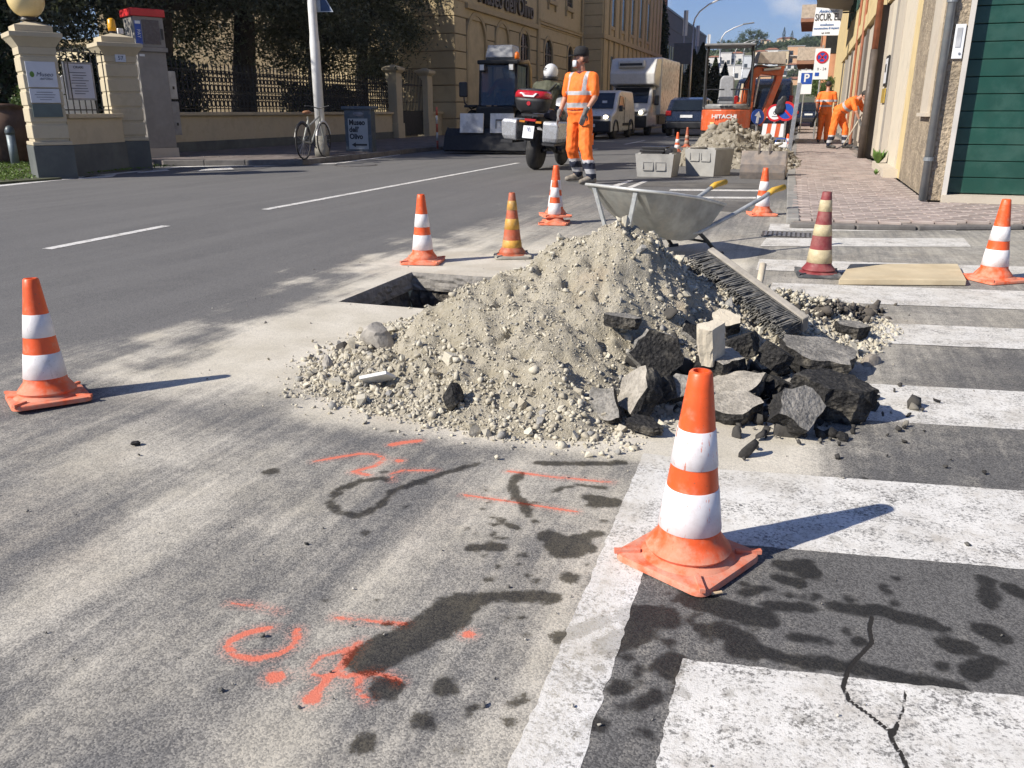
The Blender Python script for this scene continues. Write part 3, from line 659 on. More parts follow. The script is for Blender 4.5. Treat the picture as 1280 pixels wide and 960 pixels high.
# pebbles strewn on the asphalt round the heap, and the small gravel spill behind the broom
n = 1100; X = rng.uniform(-2.6, .8, n * 3); Y = rng.uniform(1.6, 5.2, n * 3); h, t = heap_base(X, Y)
k_ = (h < 0) & (rng.random(n * 3) < np.exp(h / .07)) & ~((X > PIT[0] - .02) & (X < PIT[1]) & (Y > PIT[2] - .02) & (Y < PIT[3])); X, Y = X[k_][:n], Y[k_][:n]; sz = np.clip(rng.lognormal(math.log(.0045), .5, len(X)), .002, .012)
stones('pebbles', np.stack([X, Y, sz * .4 + .004], -1), sz, GRAV, None)
n = 420; P = np.stack([rng.uniform(-3.2, .9, n), 1.0 + 4.6 * rng.random(n) ** 1.5], -1); sz = np.clip(rng.lognormal(math.log(.0026), .5, n), .0012, .008); h, t = heap_base(P[:, 0], P[:, 1]); k_ = (h < -.02) & ~((P[:, 0] > PIT[0] - .03) & (P[:, 0] < PIT[1]) & (P[:, 1] > PIT[2] - .03) & (P[:, 1] < PIT[3])); P, sz = P[k_], sz[k_]
stones('road_grit', np.stack([P[:, 0], P[:, 1], sz * .4 + .002], -1), sz, stone_mat('grit_stone', (0.05, 0.048, 0.045), (0.32, 0.30, 0.26), (.55, .52, .46)), None)
n = 700; a = rng.normal(size=(n, 2)) * (.085, .17); c0 = np.array([.13, 4.35]); rot = np.array([[.85, .5], [-.5, .85]]); P = a @ rot.T + c0; hh = np.exp(-(a[:, 0] / .12) ** 2 - (a[:, 1] / .24) ** 2) * .07; sz = np.clip(rng.lognormal(math.log(.0105), .4, n), .005, .022)
tag(stones('gravel_spill', np.stack([P[:, 0], P[:, 1], np.maximum(heap_h(P[:, 0], P[:, 1]), 0) + hh * rng.random(n) + sz * .5], -1), sz, GRAV, None), None, None, None, 'stuff')
n = 230; a = rng.normal(size=(n, 2)) * (.05, .2); P = a @ rot.T + np.array([.26, 4.35]); hh = np.exp(-(a[:, 0] / .07) ** 2 - (a[:, 1] / .3) ** 2) * .05; sz = np.clip(rng.lognormal(math.log(.014), .5, n), .006, .035)
stones('dark_clods', np.stack([P[:, 0], P[:, 1], np.maximum(heap_h(P[:, 0], P[:, 1]), 0) + hh * rng.random(n) + sz * .4], -1), sz, CLODM, None)
TARP = stone_mat('tar_piece', (0.016, 0.015, 0.014), (0.06, 0.056, 0.05), (0.20, 0.185, 0.155)); SVT = stone_variants(8, 2, .22, .7, 'tar_piece')
n = 95; P = np.array([(-.14, 3.0)]) + rng.normal(size=(n, 2)) * (.20, .20); sz = np.clip(rng.lognormal(math.log(.028), .4, n), .014, .055); zz = np.maximum(heap_h(P[:, 0], P[:, 1]), 0); stones('tar_rubble', np.stack([P[:, 0], P[:, 1], zz + sz * .45], -1), sz, TARP, None, SVT)
n = 260; P = np.array([(-.02, 2.95)]) + rng.normal(size=(n, 2)) * (.22, .22); sz = np.clip(rng.lognormal(math.log(.008), .6, n), .003, .03); zz = np.maximum(heap_h(P[:, 0], P[:, 1]), 0)
stones('tar_crumbs', np.stack([P[:, 0], P[:, 1], zz + sz * .4 + .004], -1), sz, TARP, None)
n = 900; P = np.stack([rng.uniform(PIT[0] + .02, PIT[1], n), rng.uniform(PIT[2] + .02, PIT[3] - .02, n)], -1); sz = np.clip(rng.lognormal(math.log(.012), .5, n), .005, .035)
zz = np.maximum(-.47 + .36 * sst(-2.15, -1.6, P[:, 0]), heap_h(P[:, 0], P[:, 1])); stones('pit_rubble', np.stack([P[:, 0], P[:, 1], np.minimum(zz, .02) + sz * .3], -1), sz, stone_mat('pit_stone', (0.10, 0.09, 0.075), (0.30, 0.275, 0.235), (.40, .37, .31)), None)
b = MB(); nn = 14
for j in range(nn + 1):
    for i_ in range(nn + 1):
        x = PIT[0] + .02 + (PIT[1] - PIT[0] - .02) * i_ / nn; y = PIT[2] + .02 + (PIT[3] - PIT[2] - .04) * j / nn
        b.v.append((x, y, -.48 + .34 * float(sst(-2.15, -1.6, np.array([x]))[0]) + random.uniform(-.02, .02)))
for j in range(nn):
    for i_ in range(nn):
        a = j * (nn + 1) + i_; b.f.append((a, a + 1, a + nn + 2, a + nn + 1)); b.m.append(0)
b.build('pit_floor', SOIL, pit_o)
# ---------------------------------------------------------------- broken asphalt slabs
def tar_mat():
    k = NT('broken_tar'); p = k.coord('Object'); n = k.noise(75, 6, .75, p); v = k.n('ShaderNodeTexVoronoi'); v.inputs['Scale'].default_value = 70; k.l(p, v.inputs['Vector'])
    c = k.mix(k.ramp(n, .40, .72), (0.010, 0.0095, 0.009), (0.060, 0.056, 0.052)); c = k.mix(k.ramp(v.outputs['Distance'], .16, .0, 0, .6), c, (0.17, 0.16, 0.145)); c = k.mix(k.ramp(k.noise(9, 5, .7, p), .5, .72, 0, .75), c, (0.25, 0.225, 0.18))
    k.color(c); k.rough(.8); k.bump(k.math('ADD', n, k.math('MULTIPLY', v.outputs['Distance'], .8)), 1.0, .014); return k.mat
TAR = tar_mat()
SLABTOP = M('slab_top_dusty', (0.24, 0.228, 0.205), .92, .3, 9, .9, 75, .010, dirt=.7, dirtcol=(.40, .37, .32), dscale=11, grain=.65)
SLABPALE = M('slab_top_pale', (0.36, 0.33, 0.28), .92, .25, 9, .9, 75, .010, dirt=.6, dirtcol=(.47, .435, .37), dscale=11, grain=.45)
LIME = M('limestone', (0.56, 0.50, 0.395), .9, .16, 6, .5, 60, .006, dirt=.3, dirtcol=(.44, .38, .29))
def chunk(name, pos, size, th, rot, label, cat='asphalt slab', mats=None, seed=0, n=6, rough=.10, group='broken asphalt slabs round the heap'):
    rr = random.Random(seed * 7 + 3); corners = []
    for i in range(n):
        a = 2 * math.pi * (i + rr.uniform(-.28, .28)) / n; r = rr.uniform(.82, 1.08); corners.append(Vector((math.cos(a) * size[0] / 2 * r, math.sin(a) * size[1] / 2 * r, 0)))
    outl = []
    for i in range(n):
        a, c = corners[i], corners[(i + 1) % n]; nd = (c - a); pv_ = Vector((-nd.y, nd.x, 0)).normalized(); m = 4
        for k_ in range(m): outl.append(a + nd * k_ / m + pv_ * rr.uniform(-1, 1) * nd.length * .07)
    b = MB(); lev = 6; NO = len(outl)
    for j in range(lev):
        f = j / (lev - 1); k_ = 1 - .16 * abs(f - .55) - .10 * (1 - f)
        for p in outl:
            q = 1 + (rr.uniform(-.075, .075) if 0 < j < lev - 1 else 0)
            b.v.append((p.x * k_ * q, p.y * k_ * q, th * f + (rr.uniform(-.12, .12) * th if 0 < j < lev - 1 else 0)))
    for j in range(lev - 1):
        for i in range(NO):
            a = j * NO + i; c = j * NO + (i + 1) % NO; b.f.append((a, c, c + NO, a + NO)); b.m.append(1)
    top = (lev - 1) * NO; prev = top
    for s_ in (.94, .5):
        o0 = len(b.v)
        for i in range(NO): p = b.v[top + i]; b.v.append((p[0] * s_, p[1] * s_, th * (1 + (.012 if s_ < .9 else .0)) + rr.uniform(-.0012, .0012)))
        for i in range(NO): b.f.append((prev + i, prev + (i + 1) % NO, o0 + (i + 1) % NO, o0 + i)); b.m.append(0)
        prev = o0
    b.f.append(tuple(range(prev, prev + NO))); b.m.append(0); b.f.append(tuple(range(NO - 1, -1, -1))); b.m.append(1)
    o = b.build(name, mats or [SLABTOP, TAR]); o.location = pos; o.rotation_euler = rot
    return tag(o, label, cat, group)
def lump(name, pos, size, label, cat, mat, seed, group=None, sub=3, jit=.10):
    bm = bmesh.new(); bmesh.ops.create_icosphere(bm, subdivisions=sub, radius=1); rr = random.Random(seed)
    dirs = [Vector((rr.gauss(0, 1), rr.gauss(0, 1), rr.gauss(0, 1))).normalized() for _ in range(9)]
    for v in bm.verts:
        for d in dirs:
            e = v.co.dot(d) - .62
            if e > 0: v.co -= d * e * .88
        v.co *= 1 + rr.uniform(-jit, jit) * .6; v.co = Vector((v.co.x * size[0] / 2 * 1.2, v.co.y * size[1] / 2 * 1.2, v.co.z * size[2] / 2 * 1.2))
    me = bpy.data.meshes.new(name); bm.to_mesh(me); bm.free(); me.materials.append(mat); o = obj(name, me, None, pos, (0, 0, rr.uniform(0, 6)))
    return tag(o, label, cat, group)
PALE = [SLABPALE, TAR]
CH = [ # px, py, Y, size, thickness, rot, label, mats
    (1018, 462, 3.42, (.33, .27), .085, (R(9), R(5), R(20)), 'largest asphalt slab, broad grey top, at the lower end of the broom', None, 6),
    (1032, 535, 2.88, (.27, .17), .125, (R(6), R(5), R(-8)), 'thick brown black asphalt lump nearest the crossing, right end of the slabs', [TAR, TAR], 7),
    (980, 550, 2.70, (.17, .15), .09, (R(50), R(10), R(30)), 'grey slab with a flat pointed face leaning on the thick black lump', None, 5),
    (918, 537, 2.76, (.22, .15), .055, (R(14), R(-8), R(15)), 'pale flat slab on the ground, lower of two stacked behind the front cone', PALE, 5),
    (915, 500, 2.90, (.27, .17), .06, (R(10), R(-16), R(18)), 'long flat grey slab lying across the pale one behind the front cone', PALE, 6),
    (893, 470, 3.02, (.19, .15), .085, (R(12), R(4), R(5)), 'squarish slab with black front under the cream limestone block', PALE, 5),
    (810, 520, 2.68, (.20, .19), .075, (R(62), R(-6), R(-52)), 'upright slab with a tall pale flat face left of the front cone tip', PALE, 5),
    (760, 530, 2.60, (.15, .13), .05, (R(52), R(14), R(-24)), 'small grey slab tilted at the far left end of the slabs', None, 5),
    (815, 468, 2.98, (.21, .18), .07, (R(68), R(6), R(22)), 'rough dark slab standing on edge behind the pale upright one', [TAR, SLABTOP], 6),
    (850, 500, 2.78, (.13, .10), .05, (R(40), R(-30), R(30)), 'little slab wedged just left of the front cone tip', None, 5),
    (776, 412, 3.02, (.16, .12), .045, (R(-6), R(4), R(8)), 'flat black edged slab jutting alone from the middle of the heap', None, 5),
    (805, 548, 2.52, (.15, .09), .03, (R(4), R(6), R(-12)), 'thin black slab lying flat below the pale upright one', [TAR, TAR], 5),
    (985, 500, 3.02, (.14, .10), .045, (R(16), R(-12), R(32)), 'small grey topped slab between the largest slab and the thick black lump', PALE, 5),
    (1062, 428, 4.0, (.16, .10), .06, (R(3), R(3), R(-10)), 'black sided slab with a flat top beyond the largest slab', None, 6),
    (960, 462, 3.12, (.16, .13), .08, (R(20), R(25), R(60)), 'black lump of tar in the shade left of the largest slab', [TAR, TAR], 6),
    (930, 452, 3.22, (.17, .12), .09, (R(-15), R(-20), R(20)), 'black jagged piece above the long flat slab', [TAR, TAR], 6),
    (862, 440, 3.28, (.15, .12), .07, (R(30), R(15), R(40)), 'grey rough piece just left of the cream limestone block', [TAR, SLABTOP], 6),
    (905, 415, 3.45, (.13, .11), .06, (R(22), R(10), R(-20)), 'ochre dusted piece half sunk in gravel above the limestone block', [LIME, TAR], 6),
    (965, 500, 2.98, (.12, .10), .07, (R(-10), R(20), R(0)), 'black crumbly piece right beside the long flat slab', [TAR, TAR], 6),
    (835, 505, 2.72, (.14, .10), .08, (R(-30), R(10), R(70)), 'black broken piece in the gap behind the front cone tip', [TAR, TAR], 6)]
for i, (px, py, Y, sz, th, rot, lab, mats, n) in enumerate(CH):
    p = gy(px, py, Y); hz = float(heap_h(np.array([p.x]), np.array([p.y]))[0]); lift = 0.5 * max(sz) * abs(math.sin(rot[0])) * .8
    p.z = max(p.z, max(hz, 0) * .8 - .02) if py > 430 else p.z
    p.z = max(p.z, .004) + (lift if abs(rot[0]) > .6 else .012) * .9; sz = (sz[0] * 1.12, sz[1] * 1.15)
    chunk('asphalt_slab', p, sz, th, rot, lab, mats=mats, seed=i + 1, n=n)
p = gy(889, 452, 2.98); o = chunk('limestone_block', (p.x, p.y, p.z + .0), (.125, .12), .15, (R(12), R(-6), R(10)), 'cream limestone block perched on top of the slabs', 'stone block', mats=[LIME, LIME], seed=44, n=5, group=None)
lump('asphalt_lump', g(1088, 493, .02), (.055, .05, .05), 'little black tar lump alone on the white stripe at far right', 'tar lump', TAR, 9, 'loose tar lumps')
lump('asphalt_lump', g(1049, 484, .012), (.055, .04, .03), 'flat little tar lump between the largest slab and the thick lump', 'tar lump', TAR, 12, 'loose tar lumps')
lump('asphalt_lump', g(1052, 545, .012), (.05, .03, .03), 'tar crumb at the foot of the thick brown black lump', 'tar lump', TAR, 14, 'loose tar lumps')
lump('asphalt_lump', gy(567, 500, 2.48) + Vector((0, 0, .01)), (.075, .06, .10), 'black tar lump stuck in the front left slope of the heap', 'tar lump', TAR, 16, 'loose tar lumps')
lump('asphalt_lump', g(170, 554, .008), (.03, .022, .018), 'tiny black tar pebble alone on the open asphalt near the left cone', 'tar lump', TAR, 18, 'loose tar lumps')
BROWN = M('brown_stone', (0.30, 0.26, 0.21), .92, .25, 14, .6, 70, .006, dirt=.4, dirtcol=(.4, .37, .32)); GREY = M('grey_stone', (0.36, 0.335, 0.295), .92, .2, 12, .6, 70, .006, dirt=.35, dirtcol=(.46, .43, .38))
lump('loose_stone', g(471, 422, .06), (.155, .13, .125), 'big rounded grey stone left of the heap before the pit', 'stone', GREY, 21, 'single stones left of the heap', 3, .04)
lump('loose_stone', g(428, 434, .02), (.06, .045, .045), 'small dark brown stone between the big stone and the left cone', 'stone', CLODM, 23, 'single stones left of the heap')
lump('loose_stone', g(409, 455, .03), (.05, .045, .065), 'small upright grey stone at the left tip of the heap', 'stone', GREY, 25, 'single stones left of the heap')
lump('loose_stone', gy(1085, 466, 3.62) + Vector((0, 0, .03)), (.12, .10, .085), 'brown stone on the crossing right of the largest slab', 'stone', BROWN, 27)
b = MB(); b.prism([(-.06, -.025, 0), (.045, -.04, 0), (.07, .02, 0), (.0, .045, 0), (-.045, .03, 0)], (0, 0, .014)); p = gy(471, 478, 2.62); o = b.build('marble_shard', WHITEP, bevel=.003)
o.location = (p.x, p.y, max(.05, float(heap_h(np.array([p.x]), np.array([p.y]))[0]) + .02)); o.rotation_euler = (R(-38), R(-8), R(20)); tag(o, 'bright white marble shard on the left foot of the heap', 'marble shard')
o = MB().tube((-.012, 0, 0), (.012, 0, 0), .0035, n=8).build('cigarette_butt', M('cig_paper', (.62, .46, .28), .8)); o.location = g(896, 741, .008); o.rotation_euler = (0, 0, R(35)); tag(o, 'tan cigarette butt at the base of the front cone', 'cigarette butt')
# ================================================================ CONES
def make_cone(name, label, loc, H=.465, base=.27, rotz=0, bands=((.093, .194), (.247, .334)), colors=(ORANGE, CWHITE, ORANGE), rb=.078, rt=.0235, tilt=(0, 0), group='traffic cones round the excavation'):
    t = thing(name, label, 'traffic cone', loc, rotz, group); t.rotation_euler = (tilt[0], tilt[1], rotz)
    k = H / .465; z0 = .02
    def r(z): return rb * 1.02 + (rt - rb) * (z - z0) / (H - z0)
    h = base / 2; c = .03; ring = []
    for sx, sy, a0 in ((1, -1, -90), (1, 1, 0), (-1, 1, 90), (-1, -1, 180)):
        for i in range(5):
            a = R(a0 + 22.5 * i); ring.append((sx * (h - c) + c * math.cos(a), sy * (h - c) + c * math.sin(a)))
    b = MB(); rs = []
    for z, s_ in ((0.004, .97), (.004, 1), (.014, 1.0), (.019, .985), (.021, .93)): rs.append([Vector((x * s_, y * s_, z)) for x, y in ring])
    b.rings(rs)
    for sx in (-1, 1):
        for sy in (-1, 1): b.box((sx * h * .80, sy * h * .80, .023), (.012, .06, .010), (0, 0, R(-45 * sx * sy)))
    smooth_angle(b.build('base', colors[2], t), 45)
    b = MB(); zs = [z0] + [z for bd in bands for z in bd] + [H]
    prof = [(base * .44, .019), (base * .415, .026), (base * .36, .032), (rb * 1.26, .042), (rb * 1.08, .060)] + [(r(z), z) for z in np.linspace(.075, H - .004, 14)] + [(rt * .93, H), (rt * .72, H), (rt * .72, H - .05)]
    b.lathe(prof, n=36); b.build('cone_body', colors[0], t, smooth=False); smooth_angle(t.children[-1], 50)
    for a, c_ in bands:
        b = MB(); b.lathe([(r(a), a), (r(a) + .0016, a + .001), (r(c_) + .0016, c_ - .001), (r(c_), c_)], n=36, cap=False); o = b.build('reflective_band', colors[1], t, smooth=True)
    return t
def scuffed_white():
    k = NT('scuffed_band'); p = k.coord('Object'); n = k.noise(30, 6, .7, p); pv = k.coord('Object', (1, 1, .18)); d = k.noise(60, 5, .75, pv)
    c = k.mix(k.ramp(n, .35, .75), (0.80, 0.77, 0.78), (0.70, 0.65, 0.65)); c = k.mix(k.ramp(d, .585, .64), c, (0.66, 0.17, 0.08)); c = k.mix(k.ramp(k.noise(26, 6, .75, p), .52, .72, 0, .6), c, (0.55, 0.46, 0.42)); k.color(c); k.rough(.45); return k.mat
SCUFF = scuffed_white()
make_cone('traffic_cone', 'orange cone in the foreground standing on the long white line, scuffed white bands', Vector((-.163, 1.758, 0)), base=.25, rotz=R(-27), colors=(ORANGE, SCUFF, cone_mat('cone_orange_dusty', (0.72, 0.125, 0.04), (0.62, 0.33, 0.24))))
make_cone('traffic_cone', 'orange cone alone on the left, leaning a little, dark road behind', Vector((-2.515, 2.155, 0)), H=.444, bands=((.09, .178), (.237, .318)), base=.255, rotz=R(-35), tilt=(R(-2), R(-3.5)))
make_cone('traffic_cone', 'orange cone with bright white bands just behind the pit', g(529, 328), rotz=R(12))
OLDY = M('faded_yellow', (0.52, 0.27, 0.04), .6, .2, 18, .15, dirt=.5, dirtcol=(.42, .30, .17), dscale=14); OLDR = M('faded_red', (0.42, 0.095, 0.04), .6, .2, 18, .15, dirt=.5, dirtcol=(.36, .23, .16), dscale=14); OLDB = M('faded_base', (0.33, 0.31, 0.26), .85, .2, 12, .2, dirt=.6)
make_cone('traffic_cone', 'old grimy cone banded red and dull yellow behind the pit', g(640, 321), .455, .26, R(25), bands=((.055, .125), (.20, .275), (.335, .40)), colors=(OLDR, OLDY, OLDB), rb=.076, rt=.02)
make_cone('traffic_cone', 'crushed lower cone of the stacked pair, only its flat orange base showing', g(693, 280), .40, .27, R(8), rb=.07)
t_ = make_cone('traffic_cone', 'upper cone of the stacked pair behind the heap, near the worker', g(694, 279) + Vector((0, 0, .062)), .465, .265, R(30))
make_cone('traffic_cone', 'orange cone half hidden by the yellow wheelbarrow grip, before the kerb', g(952, 269), rotz=R(15))
MAR = M('maroon_rubber', (0.22, 0.035, 0.038), .6, .2, 12, .12, dirt=.5, dirtcol=(.33, .18, .15)); BEIGE = M('dirty_cream_band', (0.52, 0.44, 0.27), .6, .18, 16, .1, dirt=.6, dirtcol=(.36, .29, .18), dscale=15)
CB = M('cone_black_base', (0.06, 0.065, 0.07), .8, .25, 10, .2, dirt=.6, dirtcol=(.25, .24, .22))
make_cone('traffic_cone', 'maroon cone with cream bands on a square black base', g(1022, 344), .525, .27, R(6), bands=((.085, .17), (.255, .325), (.405, .475)), colors=(MAR, BEIGE, CB), rb=.082, rt=.026)
make_cone('traffic_cone', 'orange cone at the right edge beyond the wooden board, glossy', g(1240, 350), .495, .30, R(35), rb=.084)
make_cone('traffic_cone', 'orange cone in the road behind the filled concrete box', g(846, 191), .50, .27, group='small cones by the far earth heap')
make_cone('traffic_cone', 'dull orange cone left of the far earth heap, darkest of the small ones', g(858, 184), .56, .27, colors=(OLDR, M('dull_band', (.45, .30, .22), .6), OLDR), group='small cones by the far earth heap')
make_cone('traffic_cone', 'orange cone on the pavement side of the far earth heap', g(983, 190), .45, .25, group='small cones by the far earth heap')
# ================================================================ WHEELBARROW
BAR = M('barrow_tray_steel', (0.28, 0.285, 0.265), .6, .25, 7, .3, 50, .005, metal=.1, dirt=.75, dirtcol=(.30, .285, .25), dscale=9)
BARF = M('barrow_frame', (0.36, 0.38, 0.385), .45, .2, 14, .15, metal=.3, dirt=.6, dirtcol=(.5, .5, .47), dscale=20); BARL = M('barrow_rim', (.58, .59, .57), .4, .1, 12, .1, metal=.2, dirt=.4)
GRIP = M('yellow_grip', (0.66, 0.38, 0.03), .5, .15, 14, .15, dirt=.35, dirtcol=(.5, .36, .14), dscale=20)
g1 = gy(975, 240, 6.62); ax = Vector((.62, .785, 0)).normalized(); lat = Vector((ax.y, -ax.x, 0)); org = g1 - lat * .29 - ax * 1.36; org.z = 0
t = thing('wheelbarrow', 'grey steel wheelbarrow with yellow grips parked behind the heap', 'wheelbarrow', org, math.atan2(-ax.x, ax.y))
rim = [(-.31, .0, .500), (.31, .0, .500), (.34, .22, .475), (.33, .5, .430), (.28, .80, .365), (-.28, .80, .365), (-.33, .5, .430), (-.34, .22, .475)]
bot = [(-.15, .30, .165), (.15, .30, .165), (.18, .36, .14), (.20, .46, .125), (.19, .60, .125), (-.19, .60, .125), (-.20, .46, .125), (-.18, .36, .14)]
b = MB(); fr = [tuple(.5 * (a + c) for a, c in zip(p, q)) for p, q in zip(rim, bot)]
fr = [(x * 1.06, y, z - .02) for x, y, z in fr]
inn = lambda r_: [(x * .985, .4 + (y - .4) * .985, z + .004) for x, y, z in r_]
b.rings([[Vector(p) for p in r_] for r_ in (inn(rim), inn(fr), inn(bot))], cap=False); b.poly(inn(bot)[::-1]); b.rings([[Vector(p) for p in r_] for r_ in (bot, fr, rim)], cap=False); b.poly(bot[::-1])
b.build('tray', BAR, t); smooth_angle(t.children[-1], 50)
b = MB(); b.path([Vector(p) + Vector((0, 0, .003)) for p in rim], .011, 6, True); b.build('rim', BARL, t, True)
for s_ in (-1, 1):
    b = MB(); b.path([(s_ * .055, .02, .13), (s_ * .12, .26, .14), (s_ * .225, .62, .18), (s_ * .26, .92, .29), (s_ * .285, 1.18, .395), (s_ * .29, 1.27, .438)], .0165, 8); b.build('handle', BARF, t, True)
    b = MB(); b.path([(s_ * .288, 1.24, .424), (s_ * .29, 1.285, .444), (s_ * .29, 1.40, .462)], [.021, .023, .022], 10); b.build('grip', GRIP, t, True)
    b = MB(); b.path([(s_ * .22, .60, .19), (s_ * .225, .70, .11), (s_ * .235, .80, .012)], .014, 7); b.tube((s_ * .235, .77, .010), (s_ * .235, .86, .010), .012); b.build('leg', BLACKM, t)
    b = MB(); b.prism([(s_ * .22 - .02, .012, .485), (s_ * .22 + .02, .012, .485), (s_ * .09 + .018, .05, .13), (s_ * .09 - .018, .05, .13)], (0, -.012, -.002)); b.build('brace', BARF, t)
b = MB(); b.path([(-.21, .71, .10), (.21, .71, .10)], .010, 6); b.build('cross_bar', BLACKM, t)
b = MB(); b.lathe([(.07, -.035), (.105, -.04), (.127, -.022), (.13, 0), (.127, .022), (.105, .04), (.07, .035)], (0, .03, .13), 28, 'x'); wz = b.build('wheel', RUBBER, t, True); b = MB(); b.lathe([(.02, -.05), (.07, -.03), (.07, .03), (.02, .05)], (0, .03, .13), 20, 'x'); b.build('rim', BARF, wz)
# ================================================================ BROOM
WOODG = M('grey_wood', (0.30, 0.275, 0.235), .85, .2, 10, .4, 60, .005, dirt=.5, dirtcol=(.4, .37, .32)); BRIS = M('bristle', (0.12, 0.12, 0.115), .8, .35, 30, .2, dirt=.8, dirtcol=(.32, .30, .26), dscale=24)
def on_heap(px, py, off, y0=3.0, y1=5.2):
    d = ray(px, py)
    for Y in np.arange(y0, y1, .01):
        t_ = Y / d.y; x = d.x * t_; z = CAM_H + d.z * t_
        if z < max(0.0, float(heap_h(np.array([x]), np.array([Y]))[0])) + off: return Vector((x, Y, z))
    return gy(px, py, 4.2)
A = on_heap(884, 320, .10); B_ = on_heap(1003, 408, .105)
t = thing('broom', 'wide street broom head with dark bristles lying on the right flank of the heap', 'broom', A)
u = (B_ - A).normalized(); view = (A - cam.location).normalized(); _d = Vector((-.30, -.86, -.42)); dn = (_d - u * _d.dot(u)).normalized(); wv = u.cross(dn).normalized()
Ln = (B_ - A).length; fr_ = Matrix((u, wv, dn)).transposed().to_4x4()
b = MB(); b.T = fr_; b.bb(0, Ln, -.04, .035, -.034, 0); b.build('head_block', WOODG, t, bevel=.006)
b = MB(); b.T = fr_
for i in range(70):
    for j in range(7):
        x = .012 + (Ln - .024) * i / 69; y = -.034 + .060 * j / 6; a = Vector((x, y, 0)); sw = Vector((random.uniform(-.011, .011) , random.uniform(-.012, .012) + (y * .45), .108 + random.uniform(-.012, .010)))
        b.tube(a, a + sw, .0022, .0036, 4)
o = b.build('bristles', BRIS, t); o['kind'] = 'stuff'
STK = M('pale_wood', (0.50, 0.435, 0.33), .8, .15, 12, .3, 60, .004)
p0 = gy(946, 372, 4.5) - A; p1 = gy(954, 330, 4.62) - A
b = MB(); b.tube(p0, p1, .019, .0185, 10); b.build('handle_stub', STK, t, True)
b = MB(); b.tube(u * Ln * .5 - dn * .03 + wv * .0, p0 + (p1 - p0) * .1, .016, .016, 8); b.build('socket', BLACKM, t)
# ================================================================ BOARD
PLY = M('plywood', (0.60, 0.50, 0.33), .75, .12, 3, .25, 50, .003, dirt=.45, dirtcol=(.46, .36, .22), dscale=5)
b = MB(); c4 = [g(1048, 356, .004), g(1207, 357, .004), g(1196, 336, .004), g(1062, 336, .004)]; b.prism(c4, (0, 0, .034)); o = b.build('wooden_board', PLY, bevel=.003)
tag(o, 'pale yellowish wooden board lying flat between the maroon cone and the right cone', 'wooden board')
# ================================================================ CONCRETE BOXES
CONC = M('grey_concrete', (0.34, 0.335, 0.315), .88, .12, 6, .4, 70, .005, dirt=.3, dirtcol=(.42, .40, .36)); CONCD = M('grey_concrete_recess', (0.30, 0.295, 0.28), .9, .12, 6, .4, 70)
def cbox(label, loc, rz, wx, wy, H, filled):
    t = thing('concrete_box', label, 'concrete box', loc, rz, 'precast concrete boxes before the far earth heap'); tp = .035; e = .045
    def rect(hx, hy, z): return [Vector((-hx, -hy, z)), Vector((hx, -hy, z)), Vector((hx, hy, z)), Vector((-hx, hy, z))]
    b = MB(); X_, Y_ = wx / 2, wy / 2
    b.rings([rect(X_ - tp, Y_ - tp, 0), rect(X_, Y_, H), rect(X_ - e, Y_ - e, H), rect(X_ - e - tp, Y_ - e - tp, .05)]); b.build('shell', CONC, t)
    zc = .17 if filled else H - .12
    for s_ in (-1, 1):
        yy = -Y_ + tp * (1 - zc / H) - .004
        for dz, dx, w2, h2 in ((.062, 0, .16, .014), (0, -.08, .014, .124), (0, .08, .014, .124), (-.062, 0, .16, .014)):
            if filled or dz <= 0: MB().box((s_ * .10 + dx, yy - .001, zc + dz), (w2, .016, h2)).build('moulded_rib', CONCD, t)
    for sx in (-1, 1): MB().box((sx * (X_ - .06), 0, H + .006), (.04, wy - .06, .02)).build('rim_lip', CONC, t)
    return t
p = g(818, 221.5); cbox('concrete box with black plastic covers stacked in it, left of two', p + Vector((0, .30, 0)), R(-4), .62, .58, .355, True)
t = thing('plastic_cover', 'stack of black plastic covers lying in the left concrete box', 'plastic cover', p + Vector((0, .30, .315)), R(-4))
for i in range(3): MB().box((-.10 + .02 * i, .0 + .03 * i, .035 + i * .045), (.40, .34, .038)).build('cover_sheet', BLACKP, t, bevel=.006)
MB().box((.17, .05, .06), (.12, .34, .10), (0, R(20), 0)).build('cover_sheet', BLACKP, t, bevel=.02); MB().lathe([(.06, -.15), (.065, 0), (.06, .15)], (.20, .05, .07), 14, 'y').build('cover_roll', BLACKP, t)
p = g(878, 220.5); cbox('empty concrete box with open top, right of two', p + Vector((.05, .36, 0)), R(-22), .56, .64, .42, False)
# ================================================================ LOOSE EXCAVATOR BUCKET
BUCK = M('worn_bucket_steel', (0.20, 0.175, 0.155), .5, .3, 6, .3, 40, .006, metal=.4, dirt=.55, dirtcol=(.24, .18, .13), dscale=6)
p = g(953, 224); t = thing('digger_bucket', 'rusty grey digger bucket lying on the road before the far earth heap', 'digger bucket', p + Vector((0, .22, 0)), R(-3))
prof = [(-.22, .0), (-.235, .10), (-.225, .22), (-.19, .34), (-.16, .42), (-.14, .42), (-.17, .33), (-.205, .22), (-.212, .1), (-.19, .02), (.12, .02), (.20, .10), (.215, .085), (.13, 0)]
b = MB(); b.prism([(-.33, y, z) for y, z in prof], (.66, 0, 0)); b.build('shell', BUCK, t, bevel=.004)
for s_ in (-1, 1): b = MB(); b.prism([(s_ * .33 - .008, y, z) for y, z in ((-.22, .01), (-.23, .2), (-.15, .42), (.05, .30), (.20, .10), (.12, .01))], (.016, 0, 0)); b.build('side_plate', BUCK, t)
for s_ in (-1, 1): b = MB(); b.prism([(s_ * .08 - .012, y, z) for y, z in ((-.18, .36), (-.20, .47), (-.12, .53), (-.04, .47), (-.08, .36))], (.024, 0, 0)); b.build('lug', BUCK, t)
